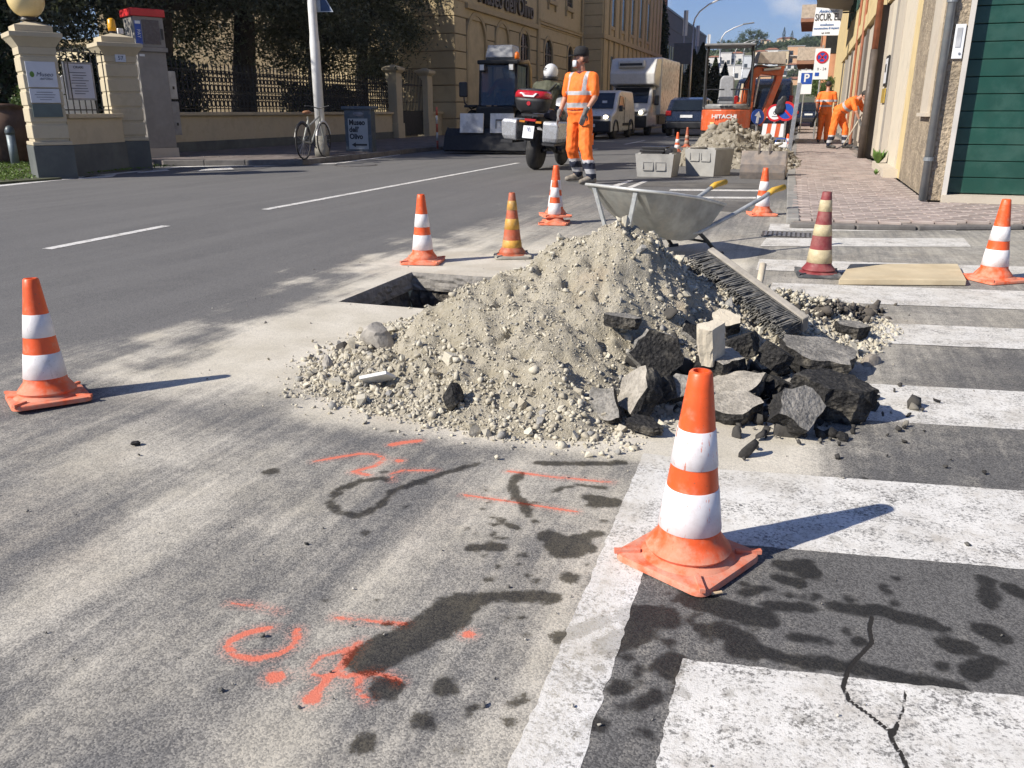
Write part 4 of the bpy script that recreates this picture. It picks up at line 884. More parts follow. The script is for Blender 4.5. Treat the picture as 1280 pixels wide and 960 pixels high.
# ================================================================ FAR EARTH HEAP
def mound(name, cx, cy, rx, ry, H, seed, label, mat, st=.05):
    xs_ = np.arange(cx - rx * 1.15, cx + rx * 1.15, st); ys_ = np.arange(cy - ry * 1.15, cy + ry * 1.15, st); X, Y = np.meshgrid(xs_, ys_)
    r = np.hypot((X - cx) / rx, (Y - cy) / ry) + (fbm(X * 1.1, Y * 1.1, 3, seed) - .5) * .55
    Z = H * np.clip(1 - r, -.1, 1) ** 1 + ((fbm(X * 3, Y * 3, 4, seed + 3) - .5) * .30 + (fbm(X * 11, Y * 11, 2, seed + 5) - .5) * .10) * sst(1.0, .75, r)
    i = np.arange(X.size).reshape(X.shape); q = np.stack([i[:-1, :-1], i[:-1, 1:], i[1:, 1:], i[1:, :-1]], -1).reshape(-1, 4); q = q[(Z.ravel() > -.02)[q].all(1)]
    us, inv = np.unique(q, return_inverse=True); me = bpy.data.meshes.new(name); me.from_pydata(np.stack([X.ravel()[us], Y.ravel()[us], Z.ravel()[us]], -1).tolist(), [], inv.reshape(-1, 4).tolist()); me.materials.append(mat)
    o = obj(name, me); tag(o, label, 'earth heap'); n = 1100; a = rng.uniform(0, 6.28, n); rr_ = np.sqrt(rng.random(n)) * 1.02; P = np.stack([cx + rx * rr_ * np.cos(a), cy + ry * rr_ * np.sin(a)], -1)
    ix = np.clip(((P[:, 0] - xs_[0]) / st).astype(int), 0, len(xs_) - 1); iy = np.clip(((P[:, 1] - ys_[0]) / st).astype(int), 0, len(ys_) - 1); zz = np.maximum(Z[iy, ix], 0); sz = np.clip(rng.lognormal(math.log(.035), .5, n), .012, .12)
    stones('stones', np.stack([P[:, 0], P[:, 1], zz + sz * .2], -1), sz, EARTHST, o); return o
EARTHST = stone_mat('earth_stone', (0.20, 0.175, 0.135), (0.34, 0.31, 0.255), (0.12, 0.11, 0.09))
k = NT('dug_earth'); p = k.pos(); n1 = k.noise(2.2, 5, .65, p); n2 = k.noise(14, 6, .72, p); c = k.mix(k.ramp(n1, .3, .7), (0.21, 0.185, 0.14), (0.33, 0.30, 0.24)); c = k.mix(k.ramp(n2, .42, .25, 0, .6), c, (.10, .09, .07)); k.color(c); k.rough(.95); k.bump(n2, 1, .04); EARTH = k.mat
mound('earth_heap', -1.45, 18.6, 1.25, 2.6, .84, 3, 'grey brown earth heap dug up in front of the excavator', EARTH)
mound('earth_heap', -.55, 16.6, .55, 1.5, .34, 8, 'low spill of dark earth clods between the bucket and the pavement', M('dark_earth', (.16, .14, .11), .95, .4, 9, .8, 40, .03), .04)
# ================================================================ EXCAVATOR
EXO = M('machine_orange', (0.62, 0.105, 0.03), .42, .1, 4, .05, coat=.2, dirt=.3, dirtcol=(.45, .26, .18)); EXR = M('machine_arm_orange', (0.46, 0.085, 0.022), .5, .15, 4, .1, dirt=.45, dirtcol=(.30, .16, .10)); EXG = M('machine_grey', (0.20, 0.205, 0.21), .5, .15, 5, .1, dirt=.3); SEAT = M('grey_vinyl', (0.30, 0.31, 0.33), .6, .12, 14, .2)
t = thing('mini_excavator', 'orange mini excavator with grey seat and open canopy behind the earth heap', 'excavator', (-2.25, 25.9, 0), R(5)); t.scale = (.86, .95, .93)
for s_ in (-1, 1):
    b = MB(); b.prism([(s_ * .62 - .14, y, z) for y, z in ((-.95, .12), (-.82, .0), (.82, .0), (.95, .12), (.95, .34), (.80, .45), (-.80, .45), (-.95, .34))], (.28, 0, 0)); tr = b.build('track', RUBBER, t, bevel=.02)
    for i in range(14): MB().box((s_ * .62, -.78 + i * .12, .46), (.29, .05, .03)).build('track_pad', RUBBER, tr)
MB().box((0, 0, .42), (.9, 1.1, .2)).build('undercarriage', BLACKM, t)
ar = [Vector((math.sin(a) * .80, -.18 - math.cos(a) * .82, 0)) for a in np.linspace(R(-78), R(78), 15)]
b = MB(); b.prism([p + Vector((0, 0, .50)) for p in ar] + [Vector((.80, .5, .5)), Vector((-.80, .5, .5))], (0, 0, .62)); b.build('counterweight', EXO, t, bevel=.03)
b = MB(); b.prism([p * .985 + Vector((0, 0, 1.123)) for p in ar] + [Vector((.78, .5, 1.123)), Vector((-.78, .5, 1.123))], (0, 0, .16)); b.build('engine_cover', EXG, t, bevel=.05)
for i in range(3): MB().box((.15 * i - .15, -1.0 + .012 * abs(i - 1), 1.21), (.12, .02, .05)).build('vent', BLACKM, t)
MB().box((-.02, -1.00, .66), (.11, .03, .11)).build('tow_plate', BLACKM, t); MB().box((-.42, -.918, .66), (.14, .012, .2), (0, 0, R(-26))).build('sticker', M('sticker_yellow', (.6, .45, .2), .5), t)
text('lettering', 'HITACHI', WHITEP, t, .15, (-.05, -1.008, .92), (R(90), 0, 0), sx=1.35, bold=.006)
b = MB(); b.bb(-.30, .24, -.34, .22, 1.28, 1.44); b.build('seat', SEAT, t, bevel=.05); b = MB(); b.prism([(-.28, -.40, 1.40), (.22, -.40, 1.40), (.20, -.42, 2.0), (.12, -.43, 2.10), (-.18, -.43, 2.10), (-.26, -.42, 2.0)], (0, .13, 0)); b.build('seat_back', SEAT, t, bevel=.05)
for s_ in (-1, 1):
    b = MB(); b.path([(s_ * .66, -.62, 1.25), (s_ * .66, -.60, 1.70), (s_ * .10, -.60, 1.70)], .022, 6); b.build('guard_rail', BLACKM, t)
    b = MB(); b.path([(s_ * .74, -.55, 1.2), (s_ * .74, -.50, 2.70), (s_ * .70, -.3, 2.93)], .035, 6); b.build('canopy_post', BLACKM, t)
    b = MB(); b.path([(s_ * .72, .55, 1.0), (s_ * .74, .50, 2.60), (s_ * .70, .4, 2.93)], .035, 6); b.build('canopy_post', BLACKM, t)
MB().bb(-.82, .78, -.62, .72, 2.93, 3.0).build('canopy_roof', EXG, t, bevel=.03)
def arm(name, pts, wd, x, mat): b = MB(); b.prism([(x - wd / 2, y, z) for y, z in pts], (wd, 0, 0)); return b.build(name, mat, t, bevel=.015)
ad = Vector((.93, .37, 0))
def arm(name, pts, wd, mat, o=(.42, .62)):
    q = Vector((-ad.y, ad.x, 0)) * wd; b = MB(); b.prism([Vector((o[0], o[1], 0)) + ad * y - q / 2 + Vector((0, 0, z)) for y, z in pts], q); x = b.build(name, mat, t, bevel=.015); fixq(x); return x
def fixq(o):
    bm = bmesh.new(); bm.from_mesh(o.data); bmesh.ops.recalc_face_normals(bm, faces=bm.faces); bm.to_mesh(o.data); bm.free()
arm('boom_foot', ((-.10, .55), (-.02, 1.35), (.42, 1.35), (.36, .55)), .40, EXR)
arm('boom', ((.02, 1.0), (.12, 1.75), (.34, 2.32), (.60, 2.46), (1.42, 2.34), (1.42, 2.12), (.66, 2.18), (.48, 2.05), (.42, 1.0)), .24, EXR)
arm('stick', ((1.24, 2.42), (1.50, 2.44), (1.42, 2.0), (1.02, .95), (.84, .60), (.70, .66), (.86, 1.10), (1.20, 2.0)), .20, EXO)
arm('arm_cover', ((.46, 2.50), (.52, 2.82), (1.44, 2.84), (1.48, 2.47)), .34, M('arm_cover', (.55, .49, .42), .6))
P3 = lambda y, z, k_=0: Vector((.42, .62, 0)) + ad * y + Vector((-ad.y, ad.x, 0)) * k_ + Vector((0, 0, z))
b = MB(); b.tube(P3(.50, 1.2, -.05), P3(.62, 2.12, -.05), .045); b.tube(P3(.70, 2.30, -.16), P3(1.30, 2.36, -.16), .045); b.build('hydraulic_ram', STEEL, t); b = MB(); b.path([P3(.0, 1.1, -.18), P3(.05, 1.9, -.18), P3(.4, 2.42, -.16), P3(1.1, 2.38, -.16)], .022, 6); b.build('hose', RUBBER, t)
# ================================================================ SIGNS AT THE WORKS
def disc(b, c, r, th=.01, n=28): return b.lathe([(r, -th), (r, th)], c, n, 'y')
def ring_mesh(r0, r1, y0, y1, n=32): return MB().lathe([(r0, y0), (r1, y0), (r1, y1), (r0, y1)], (0, 0, 0), n, 'y', cap=False)
def round_sign(kind, label, base, zc, r, rz, tilt=0, pole=True):
    t = thing('road_sign', label, 'road sign', base, rz); t.rotation_euler = (R(tilt), 0, rz); e = []
    def put(m, name, mat, y): o = m.build(name, mat, t); o.location = (0, y, zc); return o
    if kind == 'nopark':
        put(disc(MB(), (0, 0, 0), r * .80), 'face', BLUEP, 0); put(ring_mesh(r * .78, r, -.012, .012), 'border', REDP, 0)
        put(MB().box((0, -.013, 0), (r * 1.62, .006, r * .2), (0, R(45), 0)), 'bar', REDP, 0)
    elif kind == 'limit':
        put(disc(MB(), (0, 0, 0), r * .82), 'face', SIGNW, 0); put(ring_mesh(r * .78, r, -.012, .012), 'border', REDP, 0)
        put(ring_mesh(r * .15, r * .22, -.014, -.010, 20), 'emblem', INK, -.0); put(MB().box((0, -.013, r * -.42), (r * .7, .005, r * .06)), 'emblem', INK, 0)
    elif kind == 'keepright':
        put(disc(MB(), (0, 0, 0), r), 'face', BLUEP, 0)
        m = MB(); m.prism([(x * r, -.016, z * r) for x, z in ((-.30, -.80), (.05, -.85), (.18, -.05), (.48, -.10), (.10, .72), (-.52, .15), (-.18, .05))], (0, .006, 0)); put(m, 'arrow', SIGNW, 0)
    if pole: MB().tube((0, .03, 0), (0, .03, zc + r * .5), .024, n=8).build('pole', STEEL, t)
    MB().box((0, .03, .03), (.45, .3, .06)).build('foot', BLACKP, t, bevel=.01); return t
def at_sign(px, py, Y): return gy(px, py, Y)
p = at_sign(949, 146, 21.9); round_sign('keepright', 'blue round arrow sign leaning by the excavator arm', (p.x, p.y, 0), p.z, .18, R(38), -4)
p = at_sign(969, 141, 21.5); round_sign('limit', 'white round sign with red border behind the crossed no parking sign', (p.x, p.y, 0), p.z, .195, 0, 0)
p = at_sign(983, 139, 21.0); round_sign('nopark', 'round blue and red no parking sign leaning by the pavement', (p.x, p.y, 0), p.z, .215, R(-6), 3)
rag = MB(); rag.ball((0, 0, 0), (.11, .03, .17), 12, 8); rag.ball((.05, .01, .14), (.08, .03, .10), 10, 6); rag.ball((-.06, .0, -.10), (.07, .03, .09), 10, 6); rag = remeshed(rag, 'black_rag', BLACKP, None, .015, 3, None, .012); rag.location = gy(976, 133, 20.93); tag(rag, 'black rag hung over the upper left of the no parking sign', 'rag')
p = at_sign(966, 158, 21.3); t = thing('works_barrier', 'low orange and white striped works panel under the round signs', 'works barrier', (p.x, p.y, 0))
for i in range(5): b = MB(); b.prism([(-.25 + i * .1, 0, .42), (-.15 + i * .1, 0, .42), (-.12 + i * .1, 0, .72), (-.22 + i * .1, 0, .72)], (0, .02, 0)); b.build('stripe', EXO if i % 2 else SIGNW, t)
for s_ in (-1, 1): MB().box((s_ * .22, .035, .36), (.03, .03, .72)).build('leg', STEEL, t)
p = at_sign(990, 150, 20.5); o = MB().box((0, 0, .80), (.09, .05, 1.6)).build('steel_post', STEEL, bevel=.006); o.location = (p.x, p.y, 0); o.rotation_euler = (0, R(3), 0); tag(o, 'bare grey steel post standing at the kerb by the no parking sign', 'post')
p = at_sign(978, 163, 20.8); t = thing('tool_box', 'small black and white machine on the kerb at the end of the earth heap', 'compressor', (p.x, p.y, .02)); MB().bb(-.16, .16, -.14, .14, 0, .18).build('body', BLACKP, t, bevel=.02); MB().bb(-.14, .14, -.12, .12, .18, .30).build('cover', SIGNW, t, bevel=.02); MB().path([(-.13, 0, .30), (-.1, 0, .38), (.1, 0, .38), (.13, 0, .30)], .012).build('handle', BLUEP, t)
# ================================================================ RIGHT SIDE BUILDINGS (lit street front, faces -X)
def plaster(name, col, sc=60, bd=.012, st=.6, dirt=.35, dcol=(.2, .17, .13), var=.14): return M(name, col, .92, var, 2.2, st, sc, bd, dirt=dirt, dirtcol=dcol, dscale=2.2)
ROUGHP = M('rough_brown_stucco', (0.44, 0.36, 0.255), .95, .28, 3, 1.0, 24, .04, dirt=.55, dirtcol=(.25, .205, .155), dscale=3.5, grain=.6)
CREAM = plaster('cream_plaster', (0.66, 0.59, 0.465), 40, .005, .25, .45, (.46, .39, .29)); YEL = plaster('yellow_plaster', (0.66, 0.52, 0.27), 50, .004, .2, .25, (.5, .4, .24)); PALEST = plaster('pale_cement', (0.55, 0.49, 0.395), 50, .006, .3, .5, (.38, .32, .25)); DKPIL_SHADE = plaster('dark_stone', (0.125, 0.108, 0.092), 40, .006, .4, .4, (.07, .06, .05)); TRIMW = plaster('white_stone_trim', (0.60, 0.57, 0.52), 60, .003, .2, .2)
GREYW = plaster('grey_wall', (0.35, 0.32, 0.28), 50, .006, .4, .5)
FX = 1.36
t = thing('garage_building', 'rough brown stucco building at the right corner with a big green garage door', 'building', (0, 0, 0))
part = lambda n, m, *a, **k_: MB().bb(*a).build(n, m, t, **k_)
part('stucco_pier', ROUGHP, FX, 1.495, 10.45, 13.65, PAVZ, 9)
part('stucco_wall', ROUGHP, 1.497, 9, 10.95, 13.65, PAVZ, 9)
part('door_jamb', TRIMW, 1.497, 1.548, 10.43, 10.50, PAVZ, 4.2); part('jamb_reveal', DKPIL_SHADE, 1.498, 1.550, 10.502, 10.945, PAVZ, 4.2)  # reveal takes the dark pilaster colour to paint in the shade behind the jamb
part('lintel', ROUGHP, 1.498, 9, 10.46, 10.948, 4.202, 9); part('threshold', PALEST, 1.5, 6, 10.36, 10.93, .03, .118)
GREEN = M('green_door_paint', (0.012, 0.062, 0.045), .42, .12, 1.6, .06, 20, .004, dirt=.45, dirtcol=(.05, .12, .095), dscale=2.6)
dr = MB().bb(1.552, 6, 10.64, 10.70, .12, 4.2).build('garage_door', DARKI, t)
for i in range(24): MB().bb(1.553, 6, 10.58, 10.635, .13 + i * .175, .13 + i * .175 + .168).build('slat', GREEN, dr, bevel=.006)
o = MB().lathe([(.05, 0), (.048, .006)], (2.42, 10.577, .42), 9, 'y').build('peeled_patch', SIGNW, dr); o = MB().lathe([(.022, -.02), (.022, .01)], (2.36, 10.57, .225), 14, 'y').build('lock', BLACKM, dr)
part('concrete_strip', PALEST, 1.325, FX - .002, 11.28, 11.95, .98, 7); part('strip_ledge', PALEST, 1.30, FX - .003, 11.22, 12.05, .94, .98)
PIPE = M('grey_drainpipe', (0.26, 0.285, 0.30), .45, .12, 8, .1, metal=.4, dirt=.35, dirtcol=(.36, .34, .31))
t = thing('drainpipe', 'grey metal drainpipe on the corner of the brown stucco building', 'drainpipe', (1.31, 10.42, 0)); MB().tube((0, 0, PAVZ), (0, 0, 8.5), .042, n=14).build('pipe', PIPE, t, True)
for z in (.5, 2.1, 3.8): MB().lathe([(.042, -.02), (.052, -.02), (.052, .02), (.042, .02)], (0, 0, z), 14, cap=False).build('bracket', PIPE, t)
p = gy(1197, 52, 10.44); t = thing('intercom_panel', 'white intercom panel with grey buttons beside the garage door', 'intercom', (1.432, 10.447, p.z)); MB().box((0, -.012, 0), (.10, .024, .34)).build('plate', SIGNW, t, bevel=.004); MB().box((-.008, -.027, .04), (.05, .006, .19)).build('button_grid', M('btn_grey', (.45, .46, .47), .5), t); MB().lathe([(.012, -.03), (.012, 0)], (.02, 0, -.12), 10, 'y').build('button', STEEL, t)
# middle house: cream panels with dark pilasters
t = thing('cream_house', 'old cream house front with doorbells, dark stone pilasters and yellow upper storey', 'building', (0, 0, 0))
part('facade', CREAM, FX + .05, 9, 13.66, 21.0, PAVZ, 3.05)
part('corner_strip', YEL, FX - .0, FX + .048, 13.70, 14.32, PAVZ, 9); part('gap', DKPIL_SHADE, FX + .03, FX + .049, 14.33, 14.44, PAVZ, 3.3)
for i, (y0, y1, mm) in enumerate(((14.45, 16.0, CREAM), (16.05, 17.25, PALEST), (17.6, 18.7, CREAM), (18.75, 19.55, PALEST))): part('panel', mm, FX - .01 - .006 * (i % 2), FX + .049, y0, y1, .12, 3.0)
part('pilaster', GREYW, FX - .03, FX + .045, 17.28, 17.56, PAVZ, 3.04); part('dark_pilaster', DKPIL_SHADE, FX - .14, FX + .046, 19.7, 20.95, PAVZ, 3.04)
part('string_course', YEL, FX - .06, 9, 14.4, 21.02, 3.06, 3.35); part('upper_wall', YEL, FX + .02, 9, 14.35, 21.0, 3.36, 9); part('door_step', PALEST, FX - .20, FX + .04, 13.9, 16.3, .05, .17)
for y0 in (15.2, 18.0):
    o = MB().bb(FX - .0, FX + .018, y0, y0 + 1.1, 4.4, 6.4).build('window', DARKI, t); MB().bb(FX - .04, FX + .0, y0 - .08, y0 + .02, 4.3, 6.5).build('frame', TRIMW, o); MB().bb(FX - .04, FX + .0, y0 + 1.08, y0 + 1.18, 4.3, 6.5).build('frame', TRIMW, o)
p = gx(1098, 90, FX - .02); t = thing('doorbell_panel', 'dark framed doorbell panel on the cream house front', 'doorbell panel', (FX - .03, 18.1, 1.72)); MB().bb(-.012, .012, -.3, .3, -.27, .27).build('frame', BLACKM, t); MB().bb(-.02, -.012, -.22, .22, -.22, .22).build('plate', SIGNW, t); MB().bb(-.026, -.02, -.1, .1, -.02, .12).build('button_grid', BLACKM, t)
o = MB().bb(-.012, .008, -.33, .33, -.13, .13).build('brass_plaque', M('brass_plaque', (.52, .36, .08), .45, .15, 9, .05, metal=.3)); o.location = (FX - .03, 18.1, 1.28); tag(o, 'brass yellow plaque under the doorbell panel', 'plaque')
t = thing('rain_pipe', 'copper red rain pipe with a dark brown lower end on the cream house', 'drainpipe', (FX - .20, 19.6, 0)); MB().tube((0, 0, PAVZ), (0, 0, 2.2), .075, n=12).build('lower_pipe', M('brown_iron', (.08, .062, .05), .6, .2), t, True); MB().tube((0, 0, 2.2), (0, 0, 8.5), .062, n=12).build('pipe', M('copper_paint', (.33, .12, .062), .5, .2), t, True)
def weed(label, loc, n, h):
    t = thing('weed', label, 'plant', loc, 0, 'weeds at the foot of the wall'); LF = M('weed_leaf', (.10, .19, .035), .7, .3, 9)
    for i in range(n):
        a = random.uniform(0, 6.28); l = random.uniform(.5, 1) * h; d = Vector((math.cos(a) * .45, math.sin(a) * .45, random.uniform(.5, 1.2))).normalized() * l; s_ = d.cross(Vector((0, 0, 1))).normalized() * l * .18
        b = MB(); b._add([Vector((0, 0, 0)), d * .5 + s_, d, d * .5 - s_], [(0, 1, 2, 3)]); b.build('leaf', LF, t)
weed('tall green weed growing from the step of the cream house', (FX - .16, 15.6, .15), 26, .34); weed('low weed at the pavement edge by the cream house step', (FX - .26, 14.4, PAVZ), 14, .12)
# third stretch: yellow house up to the balcony
t = thing('yellow_house', 'long yellow house beyond the cream one with shutters and string course', 'building', (0, 0, 0)); FX2 = 1.40
part('facade', PALEST, FX2 + .03, 9, 21.1, 46, PAVZ, 3.2)
for i in range(8): y0 = 21.6 + i * 3.0; part('panel', (CREAM, PALEST, GREYW, YEL)[i % 4], FX2 - .02, FX2 + .028, y0, y0 + 1.7, .2, 3.1); part('pilaster', DKPIL_SHADE if i % 3 == 1 else GREYW, FX2 - .06, FX2 + .027, y0 + 1.9, y0 + 2.4, PAVZ, 3.15)
part('string_course', YEL, FX2 - .10, 9, 21.05, 46.05, 3.22, 3.62); part('upper_wall', YEL, FX2, 9, 21.1, 46, 3.63, 9)
for i in range(6):
    y0 = 23 + i * 3.9; o = MB().bb(FX2 - .02, FX2 - .002, y0, y0 + 1.3, 4.6, 6.8).build('window', DARKI, t); MB().bb(FX2 - .06, FX2 - .022, y0 - .7, y0 - .02, 4.6, 6.8).build('shutter', M('shutter_green', (.03, .08, .06), .6), o); MB().bb(FX2 - .06, FX2 - .022, y0 + 1.32, y0 + 2.0, 4.6, 6.8).build('shutter', M('shutter_green', (.03, .08, .06), .6), o)
bl = MB().bb(-.10, FX2 - .003, 36.5, 44, 5.35, 5.55).build('balcony_slab', GREYW, t)
for i in range(22): MB().tube((-.06, 36.7 + i * .33, 5.55), (-.26, 36.7 + i * .33, 6.5), .015, n=5).build('baluster', BLACKM, bl)
MB().box((FX2 - .15, 22.4, 3.95), (.25, .35, .3)).build('wall_lamp', BLACKM, t, bevel=.03)
for i, y0 in enumerate((28.0, 31.5)): o = MB().tube((FX2 - .1, y0, PAVZ), (FX2 - .1, y0, 8.4), .04, n=8).build('downpipe', M('copper_paint', (.33, .12, .062), .5, .2), t)
# projecting shop sign
sg = [gy(1020, 9, 38), gy(1054, 12, 38), gy(1048, 44, 38), gy(1015, 44.5, 38)]
t = thing('shop_sign', 'white projecting sign reading SICUR. EL under the balcony', 'shop sign', (0, 0, 0)); ctr = sum(sg, Vector()) / 4
b = MB(); b.prism([p for p in sg], (0, .12, 0)); b.build('panel', M('lightbox_white', (.80, .81, .84), .5, .03), t); upv = ((sg[0] + sg[1]) - (sg[2] + sg[3])).normalized(); hgt_ = ((sg[0] + sg[1]) - (sg[2] + sg[3])).length / 2
def st(body, f, size, mat, **k_): c = ctr + upv * hgt_ * f + Vector((0, -.012, 0)); return text('lettering', body, mat, t, size, c, (R(90), 0, 0), ext=.003, **k_)
INKB = M('print_blue', (.04, .16, .42), .6); st('SICUR. EL.', .17, .36, INK, sx=.62, bold=.004); st('Antincendio', .40, .17, INKB, sx=.9, shear=.3); st('installazione', -.10, .13, INKB, sx=.8, align='CENTER'); st('manutenzione di impianti', -.23, .13, INKB, sx=.72); st('tel. 0183', -.41, .10, INK, sx=.9)
MB().tube(sg[1] + Vector((0, .06, -.1)), Vector((FX2, 38.06, sg[1].z - .1)), .03, n=6).build('bracket', BLACKM, t)
# terracotta house with balconies farther up
t = thing('terracotta_house', 'terracotta house with stacked balconies beyond the yellow house', 'building', (0, 0, 0)); TER = plaster('terracotta_plaster', (.52, .26, .15), 40, .004, .2, .2); X3 = .45
part('wall', TER, X3, 9, 62, 80, PAVZ, 10.5); part('yellow_strip', YEL, FX2 - .04, 9, 46.2, 61.8, PAVZ, 9)
for z in (4.0, 6.6, 9.2):
    b_ = MB().bb(X3 - 1.5, X3 - .003, 62.5, 70, z, z + .22).build('balcony', plaster('balcony_brown', (.30, .15, .10), 40, .004), t); MB().bb(X3 - 1.5, X3 - 1.44, 62.5, 70, z + .24, z + 1.05).build('parapet', M('rail_beige', (.42, .36, .3), .8), b_); MB().bb(X3 - 1.44, X3 - .01, 62.5, 62.56, z + .24, z + 1.05).build('parapet', M('rail_beige', (.42, .36, .3), .8), b_)
for z in (1.2, 4.6, 7.2): MB().bb(X3 + .2, X3 + 1.2, 61.96, 61.998, z, z + 1.6).build('window', DARKI, t)
part('roof', M('roof_tile_red', (.32, .13, .07), .85, .25, 3), X3 - .8, 9, 61.4, 80.5, 10.51, 10.8)
# kerb side signs
def plate_sign(name, label, base, zc, wd, ht, cat='road sign'):
    t = thing(name, label, cat, base); MB().box((0, 0, zc), (wd, .02, ht)).build('plate', SIGNW, t, bevel=.004); MB().tube((0, .04, 0), (0, .04, zc + ht * .6), .03, n=8).build('pole', STEEL, t); return t
p = gy(1027, 80, 33); t = plate_sign('parking_ban_sign', 'white plate with a round no stopping symbol on a pole by the terracotta house', (p.x, p.y, 0), p.z, .50, 1.02)
o = disc(MB(), (0, -.014, p.z + .22), .19).build('symbol', BLUEP, t); o = ring_mesh(.15, .20, -.018, -.01).build('symbol_ring', REDP, t); o.location = (0, -.012, p.z + .22)
for a in (45, -45): MB().box((0, -.03, p.z + .22), (.32, .006, .045), (0, R(a), 0)).build('bar', REDP, t)
text('lettering', '0 - 24', INK, t, .13, (.02, -.013, p.z - .17), (R(90), 0, 0)); MB().box((-.12, -.013, p.z - .34), (.14, .006, .12)).build('symbol', BLUEP, t)
p = gy(1006, 103, 44); t = plate_sign('parking_sign', 'blue square P parking sign on a white plate down the street', (p.x, p.y, 0), p.z, .66, 1.05); MB().box((.06, -.014, p.z + .17), (.5, .01, .5)).build('panel', BLUEP, t); text('lettering', 'P', WHITEP, t, .5, (.06, -.022, p.z + .18), (R(90), 0, 0), bold=.012)
# ================================================================ LEFT: GATE PILLARS
PILL = plaster('pillar_cream', (0.53, 0.46, 0.325), 50, .006, .3, .55, (.33, .28, .19)); PGREY = plaster('pillar_grey_base', (0.105, 0.115, 0.11), 60, .004, .3, .2, (.16, .16, .14))
GA = R(-33); gn = Vector((math.cos(GA), math.sin(GA), 0)); gu = Vector((-gn.y, gn.x, 0))
def pillar(label, loc, W):
    t = thing('gate_pillar', label, 'gate pillar', loc, GA, 'cream gate pillars at the driveway')
    P_ = lambda n, m, hw, z0, z1, **k_: MB().bb(-hw, hw, -hw, hw, z0, z1).build(n, m, t, **k_)
    P_('plinth', PGREY, W * .56, 0, .50, bevel=.01); P_('base_moulding', PILL, W * .55, .503, .56, bevel=.012); P_('shaft', PILL, W * .47, .562, 1.80)
    for i in range(5): P_('block', PILL, W * .50, .60 + i * .24, .60 + i * .24 + .205, bevel=.012)
    P_('neck', PILL, W * .50, 1.802, 1.90); b = MB(); b.rings([[Vector((sx * h, sy * h, z)) for sx, sy in ((-1, -1), (1, -1), (1, 1), (-1, 1))] for h, z in ((W * .50, 1.903), (W * .56, 1.95), (W * .66, 2.02), (W * .70, 2.04), (W * .70, 2.10), (W * .50, 2.11), (W * .50, 2.20), (.04, 2.27))]); b.build('cap', PILL, t)
    return t
PW_ = .50; PA = g(74, 224) - gn * PW_ * .55; PB = g(170, 213) - gn * PW_ * .55
PA.z = PB.z = 0
pillar('left gate pillar, with two plaques and the round globe lamp on top', PA, PW_)
GLOBE = M('globe_glass', (.80, .62, .30), .35, .04, 2, 0, spec=.4); lampt = thing('globe_lamp', 'round yellowish globe lamp on the left gate pillar', 'lamp', PA + Vector((0, 0, 2.272))); MB().lathe([(.10, 0), (.12, .015), (.10, .05), (.09, .07)], n=18).build('collar', BLACKM, lampt); MB().ball((0, 0, .29), .25, 28, 18).build('globe', GLOBE, lampt, True)
pillar('right gate pillar, carrying the house number and a yellow flashing lamp', PB, PW_ * 1.04)
def plaque(label, z, wd, ht, mat, lines, col=INK):
    t = thing('plaque', label, 'plaque', PA + gn * (PW_ * .50 + .001) + Vector((0, 0, z)), GA); MB().box((.012, 0, 0), (.024, wd, ht)).build('plate', mat, t, bevel=.003)
    for i, (z, w_, th) in enumerate(lines): MB().box((.0255, 0, z), (.003, w_, th)).build('text_line', col, t)
    return t
t_ = plaque('white plaque with a green olive emblem on the left gate pillar', 1.52, .40, .36, M('plaque_white', (.60, .62, .66), .4, .04), ())
MB().ball((.026, -.13, 0), (.004, .032, .042), 10, 6).build('emblem', M('emblem_green', (.10, .2, .03), .6), t_); text('lettering', 'Museo', M('print_grey', (.10, .11, .14), .6), t_, .085, (.0265, .035, .0), (R(90), 0, R(90)), shear=.3)
text('lettering', 'dell’Olivo', M('print_grey', (.10, .11, .14), .6), t_, .045, (.0265, .05, -.06), (R(90), 0, R(90)), shear=.3)
plaque('white text plaque below the emblem plaque on the left pillar', 1.22, .40, .20, M('plaque_white', (.60, .62, .66), .4, .04), ((.05, .22, .008), (.015, .28, .008), (-.02, .24, .008), (-.055, .16, .006)), M('print_grey', (.10, .11, .14), .6))
plaque('dark green slate plaque, lowest on the left gate pillar', 1.01, .40, .19, M('slate_green', (.10, .13, .12), .5, .1), ())
t = thing('house_number', 'white house number tile reading 57 near the top of the right gate pillar', 'house number', PB + gn * (PW_ * .52 + .001) + Vector((0, 0, 1.86)), GA); MB().box((.008, 0, 0), (.016, .17, .12)).build('tile', M('tile_white', (.55, .60, .68), .35, .05), t, bevel=.003); text('lettering', '57', M('print_navy', (.03, .05, .12), .5), t, .09, (.018, 0, 0), (R(90), 0, R(90)))
t = thing('flashing_lamp', 'yellow gate flasher on top of the right gate pillar', 'lamp', PB + Vector((0, 0, 2.265))); MB().lathe([(.05, 0), (.05, .04)], n=14).build('socket', BLACKP, t); MB().lathe([(.065, .04), (.068, .1), (.06, .22), (.03, .245)], n=18).build('lens', M('amber_lens', (.75, .36, .01), .3, .05, spec=.6), t, True); MB().box((.02, .16, .05), (.06, .10, .09)).build('sensor_box', SIGNW, t, bevel=.01)
wd_ = PB - PA; WA = math.atan2(wd_.y, wd_.x); wl = wd_.length; WC = (PA + PB) / 2 - gn * .0
t = thing('low_wall', 'short rendered wall with grey plinth between the two gate pillars', 'wall', WC, WA); hl = wl / 2 - .30
MB().bb(-hl, hl, -.16, .14, 0, .49).build('plinth', PGREY, t); MB().bb(-hl, hl, -.14, .12, .492, .89).build('render', PILL, t); MB().bb(-hl, hl, -.19, .17, .892, .96).build('coping', PILL, t, bevel=.012)
t = thing('gate_grille', 'black iron railing on the short wall between the gate pillars', 'railing', WC + Vector((0, 0, .96)), WA)
